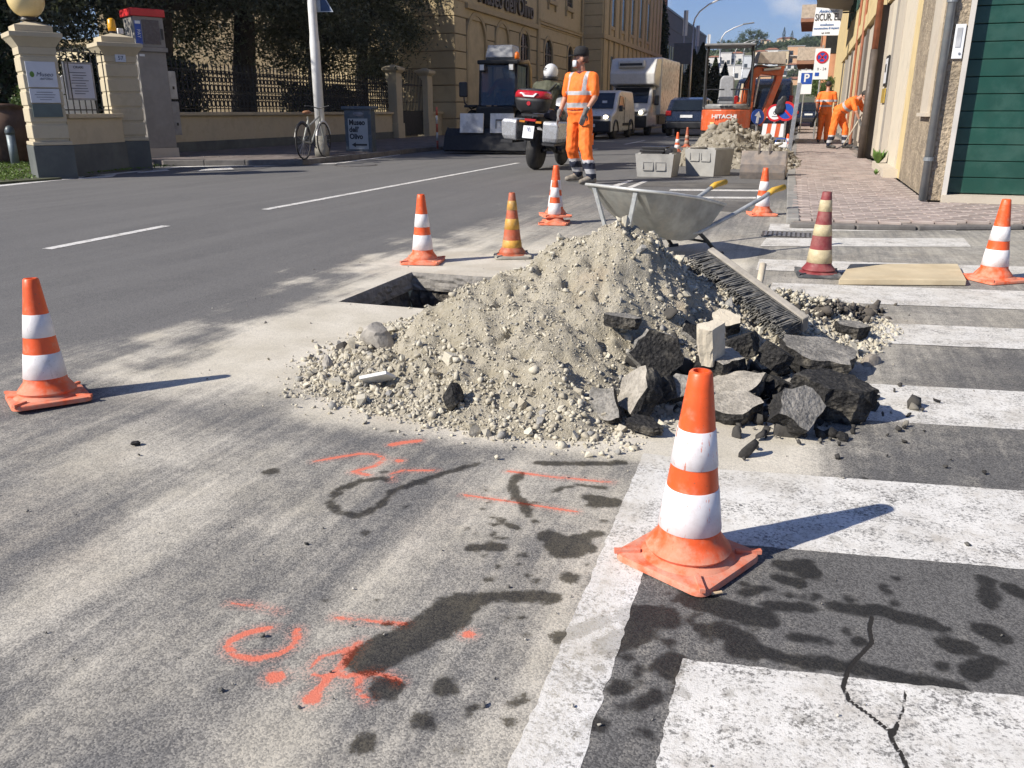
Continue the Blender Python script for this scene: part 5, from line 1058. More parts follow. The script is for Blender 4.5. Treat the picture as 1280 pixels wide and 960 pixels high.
for i in range(9): MB().tube((-.60 + i * .15, 0, 0), (-.60 + i * .15, 0, 1.0), .010, n=6).build('bar', BLACKM, t)
for z in (.06, .95): MB().box((0, 0, z), (1.30, .02, .02)).build('rail', BLACKM, t)
t = thing('notice_board', 'framed notice sheet with printed lines hung on the railing between the pillars', 'notice board', g(107, 112) * 0 + WC + Vector((.03, -.10, 1.46)) + Vector((.02, 0, 0)), R(-22)); MB().box((0, 0, 0), (.03, .46, .58)).build('frame', M('alu_frame', (.25, .26, .28), .4, metal=.6), t); MB().box((.017, 0, 0), (.006, .40, .52)).build('sheet', M('paper_white', (.58, .60, .68), .7, .03), t)
text('lettering', 'ORARI', INK, t, .055, (.022, 0, .21), (R(90), 0, R(90)))
for i in range(9): MB().box((.0215, -.03 + .03 * (i % 2), .13 - i * .04), (.003, .27 - .05 * (i % 3), .011)).build('text_line', M('print_grey', (.10, .11, .14), .6), t)
t = thing('white_arch_panel', 'white arched panel standing behind the railing on the left', 'garden arch', Vector((gy(91, 125, 12.6).x, 12.6, 0)), R(-30))
b = MB(); arc = [Vector((0, math.cos(a) * .36, 1.1 + math.sin(a) * .55)) for a in np.linspace(0, math.pi, 14)]; b.prism([Vector((0, .36, .3))] + arc + [Vector((0, -.36, .3))], (.06, 0, 0)); b.build('panel', WHITEP, t); MB().bb(-.02, .08, -.38, .38, 0, .3).build('foot', PILL, t)
# red topped automatic booth
t = thing('ticket_booth', 'tall grey automat with a red top and dark screen beside the right gate pillar', 'ticket machine', (-12.75, 14.6, .10), R(-30)); BG = M('booth_grey', (0.25, 0.235, 0.215), .6, .1, 4, .08, dirt=.2)
MB().bb(-.22, .36, -.30, .30, .0, .18).build('foot', PALEST, t); MB().bb(-.20, .34, -.28, .28, .182, 2.02).build('body', BG, t, bevel=.01); MB().bb(-.22, .39, -.31, .31, 2.022, 2.10).build('ledge', BG, t); MB().bb(-.20, .36, -.29, .29, 2.102, 2.66).build('head', BG, t, bevel=.01); MB().bb(-.24, .40, -.33, .33, 2.662, 2.80).build('red_top', M('booth_red', (.60, .03, .035), .45, .08), t, bevel=.015)
MB().bb(.362, .372, -.12, .20, 2.16, 2.60).build('screen', M('screen_grey', (.07, .065, .08), .25, .1), t); MB().bb(.362, .37, -.27, -.15, 2.14, 2.58).build('blue_panel', BLUEP, t); MB().bb(.371, .376, -.26, -.16, 2.52, 2.575).build('label', SIGNW, t); text('lettering', 'PAY', SIGNW, t, .09, (.372, -.21, 2.34), (0, R(90), R(0)), ext=.001); MB().bb(.362, .38, .225, .26, 2.25, 2.45).build('slot', BLACKM, t); MB().bb(.342, .346, -.24, -.14, 1.93, 1.97).build('label', SIGNW, t)
for i, (z0, z1, mm) in enumerate(((1.15, 1.72, M('box_white', (.48, .48, .46), .5)), (.40, 1.10, M('box_grey', (.30, .30, .30), .5)))):
    t = thing('meter_box', ('upper white meter box on the wall end beside the automat', 'lower grey meter box on the wall end beside the automat')[i], 'meter box', (-13.25, 15.55, .10 + z0), R(-20)); MB().bb(-.12, .12, -.27, .27, 0, z1 - z0).build('housing', mm, t, bevel=.01); MB().bb(.121, .128, -.24, .24, .03, z1 - z0 - .03).build('door', mm, t); MB().bb(.129, .14, .16, .2, .2, .26).build('lock', BLACKM, t)
# wall with iron fence
WX = -13.6; t = thing('garden_wall', 'long low cream garden wall with coping along the left pavement', 'wall', (0, 0, 0))
MB().bb(WX - .3, WX, 15.6, 27.2, .10, .32).build('plinth', PGREY, t); MB().bb(WX - .28, WX - .02, 15.6, 27.2, .322, .90).build('render', PILL, t); MB().bb(WX - .36, WX + .06, 15.6, 27.2, .902, .98).build('coping', PILL, t, bevel=.012)
MB().bb(WX - .28, WX - .02, 30.3, 31.6, .10, .90).build('render', PILL, t); MB().bb(WX - .36, WX + .06, 30.3, 31.6, .902, .98).build('coping', PILL, t)
IRONB = M('wrought_iron', (0.018, 0.018, 0.018), .6, .2, 9, .1)
t = thing('iron_fence', 'black wrought iron fence with scrollwork on the long garden wall', 'fence', (WX - .15, 0, .98))
barm = None; scroll = MB()
for i in range(72):
    y = 15.7 + i * .16
    if barm is None: bb_ = MB().tube((0, 0, 0), (0, 0, 1.02), .015, n=5); bb_.tube((0, 0, 1.02), (0, 0, 1.16), .026, .002, 5); barm = bb_.mesh('bar', IRONB)
    obj('bar', barm, t, (0, y, 0)); ym = y + .08
    for zc, r_ in ((.20, .062), (.36, .045), (.56, .062), (.75, .05)): scroll.path([(0, ym + r_ * math.cos(a), zc + r_ * 1.2 * math.sin(a)) for a in np.linspace(0, 2 * math.pi, 9)[:-1]], .017, 4, True)
    scroll.path([(0, ym - .075, .84), (0, ym - .04, .93), (0, ym, .87), (0, ym + .04, .93), (0, ym + .075, .84)], .016, 4)
o = scroll.build('scrollwork', IRONB, t); o['kind'] = 'stuff'
for z in (.08, .46, .95): MB().box((0, 21.4, z), (.018, 11.6, .022)).build('rail', IRONB, t)
for i, y in enumerate((27.5, 30.1)):
    t = thing('gate_post', ('nearer cream post of the dark museum gate, behind the sign box', 'farther cream post of the dark museum gate, beside the museum wall')[i], 'gate post', (WX - .05, y, .10), 0, 'posts of the museum gate')
    MB().bb(-.24, .24, -.26, .26, 0, .5).build('plinth', PILL, t, bevel=.01); MB().bb(-.20, .20, -.22, .22, .502, 2.15).build('shaft', PILL, t); b = MB(); b.rings([[Vector((sx * h, sy * h, z)) for sx, sy in ((-1, -1), (1, -1), (1, 1), (-1, 1))] for h, z in ((.22, 2.152), (.30, 2.24), (.30, 2.32), (.05, 2.42))]); b.build('cap', PILL, t)
t = thing('museum_gate', 'tall dark iron gate between the two museum gate posts', 'gate', (WX - .05, 28.8, .10))
for i in range(17): MB().tube((0, -1.0 + i * .125, .05), (0, -1.0 + i * .125, 2.0 + .3 * math.sin(i / 16 * math.pi)), .014, n=5).build('bar', IRONB, t)
for z in (.1, .9, 1.8): MB().box((0, 0, z), (.03, 2.05, .04)).build('rail', IRONB, t)
MB().bb(-.01, .01, -1.0, 1.0, .1, .9).build('kick_plate', IRONB, t)
# sign box, pole, bicycle, bollard, pot, orange post
t = thing('museum_sign_box', 'dark blue grey sign box with the Museo dell Olivo arrow panel on the left pavement', 'sign', g(452, 189.5, .10), R(10)); SB = M('sign_box_blue', (0.055, 0.075, 0.095), .5, .15, 6, .1, dirt=.2); H_ = .98
MB().bb(-.32, .32, -.16, .16, .0, H_ - .05).build('body', SB, t, bevel=.01); MB().bb(-.38, .38, -.20, .20, H_ - .048, H_ + .03).build('lid', SB, t, bevel=.02); MB().bb(-.235, .235, -.168, -.162, .06, H_ - .24).build('panel', M('panel_grey', (.34, .37, .38), .5, .05), t); MB().ball((.02, -.16, H_ - .14), (.13, .02, .05), 12, 6).build('emblem', M('emblem_grey', (.2, .2, .22), .5), t)
for i, s_ in enumerate(('Museo', 'dell’', 'Olivo')): text('lettering', s_, INK, t, .165, (-.21, -.171, H_ - .33 - i * .155), (R(90), 0, 0), align='LEFT', bold=.006, sx=.86)
b = MB(); b.prism([(-.17, -.172, .16), (-.07, -.172, .215), (-.07, -.172, .18), (.20, -.172, .18), (.20, -.172, .14), (-.07, -.172, .14), (-.07, -.172, .105)], (0, -.004, 0)); b.build('arrow', INK, t)
pp = g(403, 196, .10); t = thing('white_pole', 'tall white pole with a grey foot on the left pavement, bicycle leaning on it', 'pole', pp); MB().lathe([(.10, .42), (.098, 2.2), (.085, 2.35), (.082, 7)], n=16).build('shaft', WHITEP, t, True); MB().lathe([(.15, 0), (.15, .16), (.115, .24), (.115, .42)], n=16).build('foot', M('pole_foot', (.22, .21, .18), .8, .2), t, True)
p = gy(401, 15, pp.y + .12); t = thing('give_way_sign', 'triangular blue and white sign high on the white pole', 'road sign', p, R(15)); b = MB(); b.prism([(-.25, 0, 0), (.25, 0, 0), (0, 0, .44)], (0, .015, 0)); b.build('plate', M('sign_pale', (.45, .5, .55), .4), t); b = MB(); b.prism([(.0, -.004, .015), (.22, -.004, .015), (0, -.004, .41)], (0, .002, 0)); b.build('face', M('sign_navy', (.03, .06, .14), .5), t)
t = thing('bicycle', 'black city bicycle with brown saddle leaning against the white pole', 'bicycle', g(394, 198, .10), R(98)); fp = M('bike_frame', (.35, .36, .33), .4, .1, metal=.3)
for x in (-.50, .50):
    wz = MB().path([(x + .33 * math.cos(a), 0, .34 + .33 * math.sin(a)) for a in np.linspace(0, 2 * math.pi, 25)[:-1]], .016, 6, True).build('wheel', RUBBER, t, True); b = MB()
    for a in np.linspace(0, math.pi, 9)[:-1]: b.tube((x - .32 * math.cos(a), 0, .34 - .32 * math.sin(a)), (x + .32 * math.cos(a), 0, .34 + .32 * math.sin(a)), .003, n=3)
    b.build('spokes', STEEL, wz)
    b = MB(); b.path([(x + .365 * math.cos(a), 0, .34 + .365 * math.sin(a)) for a in np.linspace(.3, 2.9, 12)], .020, 5); b.build('mudguard', WHITEP if x > 0 else BLACKM, t)
b = MB()
for a, c_ in (((-.5, 0, .34), (-.14, 0, .30)), ((-.5, 0, .34), (-.22, 0, .72)), ((-.22, 0, .80), (-.12, 0, .30)), ((-.12, 0, .30), (.33, 0, .74)), ((-.2, 0, .62), (.33, 0, .80)), ((.33, 0, .92), (.38, 0, .70)), ((.38, 0, .7), (.5, 0, .34))): b.tube(a, c_, .017, n=7)
b.build('frame', fp, t); MB().ball((-.24, 0, .88), (.13, .08, .035), 12, 6).build('saddle', M('tan_leather', (.28, .13, .06), .6), t, True); MB().path([(.25, -.26, 1.0), (.36, -.2, 1.0), (.34, 0, .95), (.36, .2, 1.0), (.25, .26, 1.0)], .013, 6).build('handlebar', BLACKM, t, True); MB().path([(-.12, -.1, .2), (-.12, -.02, .3), (-.12, .02, .3), (-.12, .1, .4)], .012, 5).build('pedals', BLACKM, t)
t = thing('bollard', 'grey round headed bollard on the grass at the far left', 'bollard', g(20, 208)); MB().lathe([(.075, 0), (.075, .58)], n=18).build('post', M('bollard_grey', (.20, .24, .26), .5, .1, metal=.3), t, True); MB().lathe([(.08, .582), (.088, .62), (.08, .68), (.05, .73), (.01, .745)], n=18).build('head', M('bollard_head', (.11, .13, .14), .4, .1, metal=.3), t, True)
t = thing('terracotta_pot', 'big dark terracotta jar beside the bollard holding a clipped cypress', 'pot', g(18, 204.5)); MB().lathe([(.25, 0), (.34, .12), (.52, .55), (.55, .80), (.46, 1.0), (.42, 1.05), (.50, 1.08), (.50, 1.14), (.40, 1.14), (.38, 1.0)], n=28).build('jar', M('old_terracotta', (.13, .075, .05), .8, .25, 6, .2), t, True)
p = g(547, 186, .1); t = thing('hazard_post', 'thin red and white striped post on the left kerb before the tractor', 'post', p)
for i in range(5): MB().tube((0, 0, i * .2), (0, 0, i * .2 + .198), .028, n=8).build('band', M('post_red', (.45, .09, .05), .6) if i % 2 == 0 else M('post_white', (.5, .48, .44), .6), t, True)

# ================================================================ MUSEUM
MUS = plaster('museum_ochre', (0.52, 0.425, 0.255), 45, .006, .3, .35, (.27, .21, .13)); MUSD = plaster('museum_moulding', (0.45, 0.36, 0.215), 45, .006, .3, .3, (.25, .19, .12)); SASH = M('window_dark', (.015, .018, .022), .2, .2, 4, 0)
t = thing('museum_building', 'ochre museum with blind arches, rusticated courses and the name in big letters', 'building', (0, 0, 0)); MX = -13.0
def arc_pts(y0, y1, zs, n=12, k=1.0): c = (y0 + y1) / 2; r = (y1 - y0) / 2; return [(c + r * math.cos(a), zs + r * k * math.sin(a)) for a in np.linspace(0, math.pi, n)]
MUSJ = plaster('museum_groove', (0.24, 0.185, 0.11), 45, .004, .2)
MUSG = M('museum_niche', (.50, .41, .25), .92, .12, 2.2, .3, 45)
MB().bb(-30, MX - .09, 31.6, 51, 0, 12.5).build('wall', MUSJ, t)
ARCH = [(32.85, 34.85, 4.62, False), (36.15, 37.85, 4.62, False), (39.45, 40.85, 4.60, True), (43.4, 44.85, 4.5, True), (47.9, 48.95, 4.46, True)]
zc = .10; cz = []
while zc < 5.0: cz.append((zc + .015, min(zc + .60, 5.0))); zc += .62
for z0, z1 in cz:
    y = 31.6
    segs = []
    for (a0, a1, top, _) in ARCH:
        spr = top - (a1 - a0) / 2; e0, e1 = a0 - .16, a1 + .16
        if z0 < 1.0: continue
        if z1 > top + .14: continue
        segs.append((y, e0)); y = e1
    segs.append((y, 51.0))
    for s0, s1 in segs:
        if s1 - s0 > .05: MB().bb(MX - .085, MX, s0 + .006, s1 - .006, z0, z1).build('stone_course', MUS, t, bevel=.012, seg=1)
for a0, a1, top, dark in ARCH:
    r = (a1 - a0) / 2; spr = top - r; b = MB(); outer = [(a1 + .17, 1.0)] + arc_pts(a0 - .17, a1 + .17, spr) + [(a0 - .17, 1.0)]; inner = [(a1, 1.0)] + arc_pts(a0, a1, spr) + [(a0, 1.0)]
    rs = []
    for (oy, oz), (iy, iz) in zip(outer, inner): rs.append([Vector((MX - .08, oy, oz)), Vector((MX + .035, oy, oz)), Vector((MX + .035, iy, iz)), Vector((MX - .08, iy, iz))])
    b.rings(rs); b.build('arch_moulding', MUSD, t)
    b = MB(); b.prism([(MX - .086, y_, z_) for y_, z_ in inner], (.02, 0, 0)); nb = b.build('niche', SASH if dark else MUSG, t)
    if dark:
        for f in (.33, .66): MB().bb(MX - .06, MX - .035, a0 + (a1 - a0) * f - .03, a0 + (a1 - a0) * f + .03, 1.0, top - .12).build('sash_bar', BLACKM, nb)
        MB().bb(MX - .06, MX - .03, a0, a1, spr - .03, spr + .03).build('sash_bar', BLACKM, nb)
    for zz in (1.75, 2.4): pass
    # spandrel courses beside the arch head
    MB().bb(MX - .085, MX - .005, a0 - .165, a1 + .165, top + .16, 4.99).build('stone_course', MUS, t) if top + .2 < 4.95 else None
MB().bb(MX - .085, MX + .03, 31.6, 51, 5.002, 5.06).build('string_course', MUSD, t)
MB().bb(MX - .085, MX + .0, 31.6, 42.1, 5.062, 6.2).build('sign_band', MUS, t); MB().bb(MX - .085, MX - .002, 42.102, 51, 5.062, 12.5).build('upper_wall', MUS, t); MB().bb(MX - .085, MX - .004, 31.6, 42.1, 6.202, 12.5).build('upper_wall', MUS, t)
MB().bb(MX, MX + .14, 32.6, 42.0, 4.80, 5.0).build('cornice', MUSD, t, bevel=.02); MB().bb(MX - .002, MX + .10, 42.2, 50.9, 5.10, 5.22).build('cornice', MUSD, t); MB().bb(MX - .002, MX + .14, 42.2, 50.9, 5.224, 5.32).build('cornice', MUSD, t)
MB().bb(MX - .0, MX + .10, 42.05, 42.4, .1, 12.4).build('drain_strip', MUSD, t)
LET = M('sign_letter', (.09, .075, .055), .5, .1, 5, .0, metal=.3)
text('lettering', 'Museo dell’Olivo', LET, t, 1.05, (MX + .05, 37.6, 5.50), (R(90), 0, R(90)), ext=.06, bold=.012, sx=1.02)
MB().tube((MX + .1, 50.7, .1), (MX + .1, 50.7, 12.3), .06, n=8).build('downpipe', MUSD, t)
for y0 in (47.4, 44.0): w_ = MB().bb(MX - .01, MX + .012, y0, y0 + 1.15, 6.4, 8.6).build('window', SASH, t); MB().bb(MX, MX + .16, y0 - .2, y0 + 1.35, 6.18, 6.38).build('sill', MUSD, w_); MB().bb(MX, MX + .10, y0 - .16, y0 - .02, 5.9, 6.17).build('corbel', MUSD, w_); MB().bb(MX, MX + .10, y0 + 1.17, y0 + 1.31, 5.9, 6.17).build('corbel', MUSD, w_); MB().bb(MX, MX + .07, y0 - .16, y0 - .01, 6.4, 8.7).build('frame', MUSD, w_); MB().bb(MX, MX + .07, y0 + 1.16, y0 + 1.31, 6.4, 8.7).build('frame', MUSD, w_)
# south flank courses of the museum corner
for z0, z1 in cz: MB().bb(-20, MX - .006, 31.52, 31.6, z0, z1).build('stone_course', MUSD, t)
# projecting wing
t = thing('museum_wing', 'taller ochre museum wing projecting to the street with ribbed pilasters', 'building', (0, 0, 0)); BX = -11.76
MB().bb(-24, BX - .1, 51.1, 72, 0, 13).build('wall', MUSJ, t)
zc = .1
while zc < 12.5: MB().bb(-16, BX - .002, 51.0, 51.098, zc, zc + .60).build('stone_course', MUS, t, bevel=.012, seg=1); zc += .62
MB().bb(-14, BX + .10, 50.96, 51.16, 5.05, 5.3).build('cornice', MUSD, t); MB().bb(BX - .1, BX + .12, 51.17, 72, 5.05, 5.3).build('cornice', MUSD, t); MB().bb(BX - .099, BX - .03, 51.1, 72, .1, 5.04).build('lower_wall', MUS, t); MB().bb(BX - .099, BX - .03, 51.1, 72, 5.302, 12.9).build('upper_wall', MUS, t)
for i in range(14): y0 = 51.2 + i * 1.5; MB().bb(BX - .028, BX + .06, y0, y0 + .42, .12, 5.04).build('pilaster', MUSD, t); MB().bb(BX - .028, BX + .06, y0, y0 + .42, 5.31, 12.6).build('pilaster', MUSD, t)
for i in range(5): y0 = 53.25 + i * 3.0 - .1; w_ = MB().bb(BX - .028, BX - .01, y0 + .05, y0 + .95, 5.9, 8.4).build('window', SASH, t); MB().bb(BX - .03, BX + .05, y0 - .0, y0 + 1.0, 5.7, 5.88).build('sill', MUSD, w_); w_ = MB().bb(BX - .028, BX - .01, y0 + .05, y0 + .95, 1.4, 4.2).build('window', SASH, t)
# villa glimpsed through the garden
t = thing('garden_villa', 'sunlit cream garden wall and villa glimpsed through the olive trees', 'building', (0, 0, 0)); VIL = plaster('villa_cream', (.68, .58, .38), 40, .004, .2, .2, (.5, .42, .28))
MB().bb(-46, -18, 36.0, 37.0, 0, 4.2).build('wall', VIL, t)
for i in range(7): w_ = MB().bb(-44 + i * 3.6, -42.8 + i * 3.6, 35.96, 35.998, 1.2, 3.0).build('window', SASH, t); MB().bb(-44.1 + i * 3.6, -42.7 + i * 3.6, 35.9, 35.955, 1.05, 1.19).build('sill', TRIMW, w_)
MB().bb(-46.3, -17.8, 35.7, 37.3, 4.21, 4.45).build('coping', MUSD, t)
# grey modern building
t = thing('modern_hall', 'long plain grey hall with a strip of windows behind the cypresses', 'building', (0, 0, 0)); HALL = plaster('hall_grey', (.20, .175, .155), 10, .004, .2, .1, (.16, .14, .13), .06)
MB().bb(-40, -13.02, 76, 114, 0, 9.8).build('wall', HALL, t); st_ = MB().bb(-13.018, -12.99, 77, 101, 5.0, 6.9).build('window_strip', GLASS, t)
for i in range(17): MB().bb(-12.99, -12.94, 77 + i * 1.5, 77.16 + i * 1.5, 5.0, 6.9).build('mullion', STEEL, st_)
for j in range(1, 6): MB().bb(-13.018, -13.0, 76, 114, j * 1.6 - .02 + (2 if j > 3 else 0), j * 1.6 + .02 + (2 if j > 3 else 0)).build('panel_joint', MUSJ, t)
MB().bb(-40, -12.95, 75.9, 114.1, 9.802, 9.95).build('roof_edge', EXG, t)
t = thing('brick_chimney', 'round brick chimney stack behind the grey hall', 'chimney', (-15.4, 92, 0)); MB().lathe([(.95, 0), (.9, 9), (.8, 12.6)], n=18).build('shaft', M('dark_brick', (.22, .10, .07), .9, .25, 4, .5, 12, .02), t, True); MB().lathe([(.9, 12.0), (.95, 12.1), (.95, 12.4), (.9, 12.5)], n=18).build('band', MUSD, t)
# ================================================================ STREET LAMPS, BANNERS, BOARD
def lamp(base, H, arm, label):
    t = thing('street_lamp', label, 'street lamp', base, 0, 'street lamps along the left kerb'); MB().path([(0, 0, 0), (0, 0, H * .5), (0, 0, H)], [.10, .08, .055], 8).build('pole', STEEL, t, True)
    MB().path([(0, 0, H), (.08, 0, H + .35), (.35, 0, H + .75), (arm * .6, 0, H + 1.15), (arm, 0, H + 1.4)], .05, 7).build('arm', WHITEP, t, True); b = MB(); b.box((arm + .45, 0, H + 1.47), (1.0, .30, .10), (0, R(-6), 0)); b.build('head', EXG, t, bevel=.03); return t
p = gy(867, 30, 60); lamp((p.x, 60, 0), p.z, 1.5, 'street lamp with curved white arm, nearest and tallest of the row'); p = gy(901, 52, 84); lamp((p.x, 84, 0), p.z, 1.9, 'street lamp with curved white arm, second of the row, over the excavator')
for px, py, Y, lab in ((919, 66, 120, 'slim street lamp far down the street, third of the row'), (930, 64, 135, 'slim street lamp far down the street, fourth and most distant')): p = gy(px, py, Y); lamp((p.x, Y, 0), p.z, 1.6, lab)
for i, (px, pt, Y) in enumerate(((857, 13, 62), (872, 32, 76), (886, 43, 92))):
    p = gy(px, pt, Y); t = thing('banner_pole', ('white banner pole before the grey hall, nearest of three', 'white banner pole, middle one of three before the grey hall', 'white banner pole farthest along, at the end of the grey hall')[i], 'flag pole', (p.x, Y, 0), 0, 'banner poles before the grey hall')
    MB().tube((0, 0, 0), (0, 0, p.z), .06, .05, 8).build('pole', STEEL, t, True); MB().box((.05, 0, p.z - .8), (.30, .05, 1.6)).build('banner', WHITEP, t)
p = gy(853, 67, 45); t = thing('traffic_board', 'back of a dark square traffic board on a thin pole by the truck', 'road sign', (p.x, 45, 0)); MB().box((0, 0, p.z), (.88, .04, .98)).build('board', M('board_back', (.075, .08, .095), .6, .1), t); MB().tube((0, .05, 0), (0, .05, p.z), .035, n=8).build('pole', STEEL, t)
# ================================================================ TREES
def leaf_mat(name, c0, c1):
    k = NT(name); r_ = k.attr('rnd'); c = k.mix(r_, c0, c1); k.color(c); k.rough(.55); k.b.inputs['Specular IOR Level'].default_value = .35
    tr = k.n('ShaderNodeBsdfTranslucent'); k.l(k.mix(.5, c, (.16, .20, .05)), tr.inputs['Color']); ms = k.n('ShaderNodeMixShader'); ms.inputs[0].default_value = .22
    k.l(k.b.outputs[0], ms.inputs[1]); k.l(tr.outputs[0], ms.inputs[2]); k.l(ms.outputs[0], k.out.inputs['Surface']); return k.mat
OLIVE = leaf_mat('olive_leaf', (0.035, 0.045, 0.026), (0.14, 0.152, 0.105)); CYPR = leaf_mat('cypress_leaf', (0.012, 0.024, 0.012), (0.035, 0.055, 0.025)); PINE = leaf_mat('pine_leaf', (0.03, 0.055, 0.022), (0.085, 0.12, 0.05)); GREENL = leaf_mat('green_leaf', (0.04, 0.08, 0.025), (0.11, 0.17, 0.05))
BARK = M('bark', (0.045, 0.038, 0.03), .95, .3, 6, 1.0, 22, .03)
def leaf_mesh(name, C, l, wd, mat, out_dir=None):
    n = len(C); d = rng.normal(size=(n, 3)); d[:, 2] *= .8; d /= np.linalg.norm(d, axis=1)[:, None]; e = rng.normal(size=(n, 3)); s_ = np.cross(d, e); s_ /= np.linalg.norm(s_, axis=1)[:, None] + 1e-9
    L_ = (l * rng.uniform(.6, 1.35, n))[:, None]; W_ = (wd * rng.uniform(.7, 1.3, n))[:, None]; V = np.stack([C - d * L_ / 2, C + s_ * W_ / 2, C + d * L_ / 2, C - s_ * W_ / 2], 1).reshape(-1, 3)
    me = bpy.data.meshes.new(name); me.vertices.add(4 * n); me.vertices.foreach_set('co', V.astype(np.float32).ravel()); me.loops.add(4 * n); me.loops.foreach_set('vertex_index', np.arange(4 * n, dtype=np.int32)); me.polygons.add(n); me.polygons.foreach_set('loop_start', np.arange(0, 4 * n, 4, dtype=np.int32)); me.update(calc_edges=True)
    me.attributes.new('rnd', 'FLOAT', 'POINT').data.foreach_set('value', np.repeat(rng.random(n), 4).astype(np.float32)); me.materials.append(mat); return me
def crown_points(cx, cz, rx, rz, n, nb, seed):
    r_ = np.random.default_rng(seed); d = r_.normal(size=(nb, 3)); d /= np.linalg.norm(d, axis=1)[:, None]; rad = r_.uniform(.25, 1.0, nb) ** .6
    C = d * rad[:, None] * np.array([rx, rx, rz]); C[:, 2] += cz; s_ = r_.uniform(.28, .62, nb) * rx * .42; w_ = r_.integers(0, nb, n); P = C[w_] + r_.normal(size=(n, 3)) * s_[w_][:, None] * .62 * np.array([1, 1, .8]); return P, C
def olive(label, loc, H, rx, rz, n, seed, lean=(0, 0), trunk_r=.28, zc=None, group='olive trees in the museum garden'):
    t = thing('olive_tree', label, 'tree', loc, 0, group); zc = zc or H - rz; P, C = crown_points(0, zc, rx, rz, n, 64, seed); P = P[P[:, 2] > 1.65 + .6 * np.random.default_rng(seed).random(len(P))]
    obj('crown', leaf_mesh('crown', P, .135, .048, OLIVE), t); b = MB(); r_ = random.Random(seed); fork = Vector((lean[0], lean[1], zc - rz * .62 if zc - rz * .62 > 1.2 else 1.5))
    b.path([(0, 0, -.1), (lean[0] * .25 + .05, lean[1] * .2, fork.z * .4), tuple(fork)], [trunk_r * 1.35, trunk_r, trunk_r * .8], 9); b.build('trunk', BARK, t, True); b = MB()
    for i in range(9):
        c = Vector(C[r_.randrange(len(C))]); m = fork.lerp(c, .5) + Vector((r_.uniform(-.3, .3), r_.uniform(-.3, .3), -.15)); b.path([fork, m, c], [trunk_r * .5, trunk_r * .3, .03], 6)
        for q in range(3): e = c + Vector((r_.gauss(0, .6), r_.gauss(0, .6), r_.gauss(.2, .4))); b.path([m.lerp(c, .4), m.lerp(c, .8) + Vector((0, 0, .1)), e], [.035, .025, .008], 4)
    b.build('limbs', BARK, t, True); return t
olive('olive tree with a thick dark trunk behind the meter boxes', (-15.2, 17.6, 0), 10.5, 3.4, 4.4, 82800, 3, (.2, .3), .30); olive('broad olive tree behind the white pole, crown hiding the villa', (-15.4, 21.2, 0), 11, 3.4, 4.6, 82800, 5, (.4, 0), .34); olive('forked olive tree right behind the museum sign box', (-15.1, 25.0, 0), 10.6, 3.1, 4.4, 79200, 8, (-.3, .2), .26); olive('olive tree nearest the museum corner, drooping over the gate', (-15.8, 28.9, 0), 10.4, 2.7, 4.3, 72000, 12, (.2, .1), .24)
olive('olive tree behind the gate pillars, filling the left corner', (-16.6, 13.8, 0), 10, 3.3, 4.2, 79200, 14, (.1, .3), .30); olive('olive tree deeper in the garden between two nearer ones', (-20.5, 22.5, 0), 11, 3.6, 4.6, 26000, 17, (0, 0), .3); olive('olive tree far back in the garden at the left', (-21.5, 16.0, 0), 11, 3.8, 4.6, 26000, 19, (0, 0), .3)
def hedge(label, x0, x1, y0, y1, H, n, mat, seed):
    t = thing('garden_hedge', label, 'hedge', ((x0 + x1) / 2, (y0 + y1) / 2, 0)); r_ = np.random.default_rng(seed); P = r_.uniform((x0, y0, .1), (x1, y1, 1), (n, 3)); cx, cy = (x0 + x1) / 2, (y0 + y1) / 2; hh = H * (.7 + .5 * fbm(P[:, 0] * .9, P[:, 1] * .9, 3, seed)); P[:, 2] *= hh; P -= np.array([cx, cy, 0]); obj('foliage', leaf_mesh('foliage', P, .16, .07, mat), t); b = MB()
    for i in range(8): b.tube((random.uniform(-.2, .2), (y1 - y0) * (i + .5) / 8 - (y1 - y0) / 2, 0), (random.uniform(-.2, .2), (y1 - y0) * (i + .5) / 8 - (y1 - y0) / 2, H * .6), .04, .02, 5)
    b.build('stems', BARK, t); return t
hedge('dark shrubbery behind the iron fence at the meter boxes', -16.2, -14.4, 15.4, 18.6, 2.3, 16000, OLIVE, 41); hedge('dark shrubbery behind the fence near the museum gate', -16.4, -14.5, 24.6, 26.8, 1.9, 9000, OLIVE, 43); hedge('dark tall shrubs behind the left gate pillar', -19.5, -17.2, 9.5, 15.0, 3.2, 18000, OLIVE, 45)
def cypress(label, loc, H, r, n, seed, group=None, base=.3, mat=None):
    t = thing('cypress_tree', label, 'tree', loc, 0, group); r_ = np.random.default_rng(seed); z = r_.random(n); prof = np.minimum(1, (1 - z) * 2.4) ** .8 * np.minimum(1, .55 + z * 3); a = r_.uniform(0, 6.283, n); q = np.sqrt(r_.uniform(.35, 1, n)) * (1 + .22 * np.sin(a * 5 + z * 23 + seed)); P = np.stack([np.cos(a) * q * prof * r, np.sin(a) * q * prof * r, base + z * (H - base)], -1)
    obj('crown', leaf_mesh('crown', P, .05 + H * .028, .03 + H * .013, mat or CYPR), t); MB().tube((0, 0, 0), (0, 0, H * .8), r * .25, r * .06, 7).build('trunk', BARK, t, True); return t
cypress('dark clipped cypress growing from the terracotta jar', g(18, 204.5) + Vector((-.1, .2, 1.05)), 2.6, .52, 6000, 2, None, .0)
cypress('tall dark cypress column between the museum wing and the grey hall', (-12.6, 74.2, 0), 12, .95, 9000, 5)
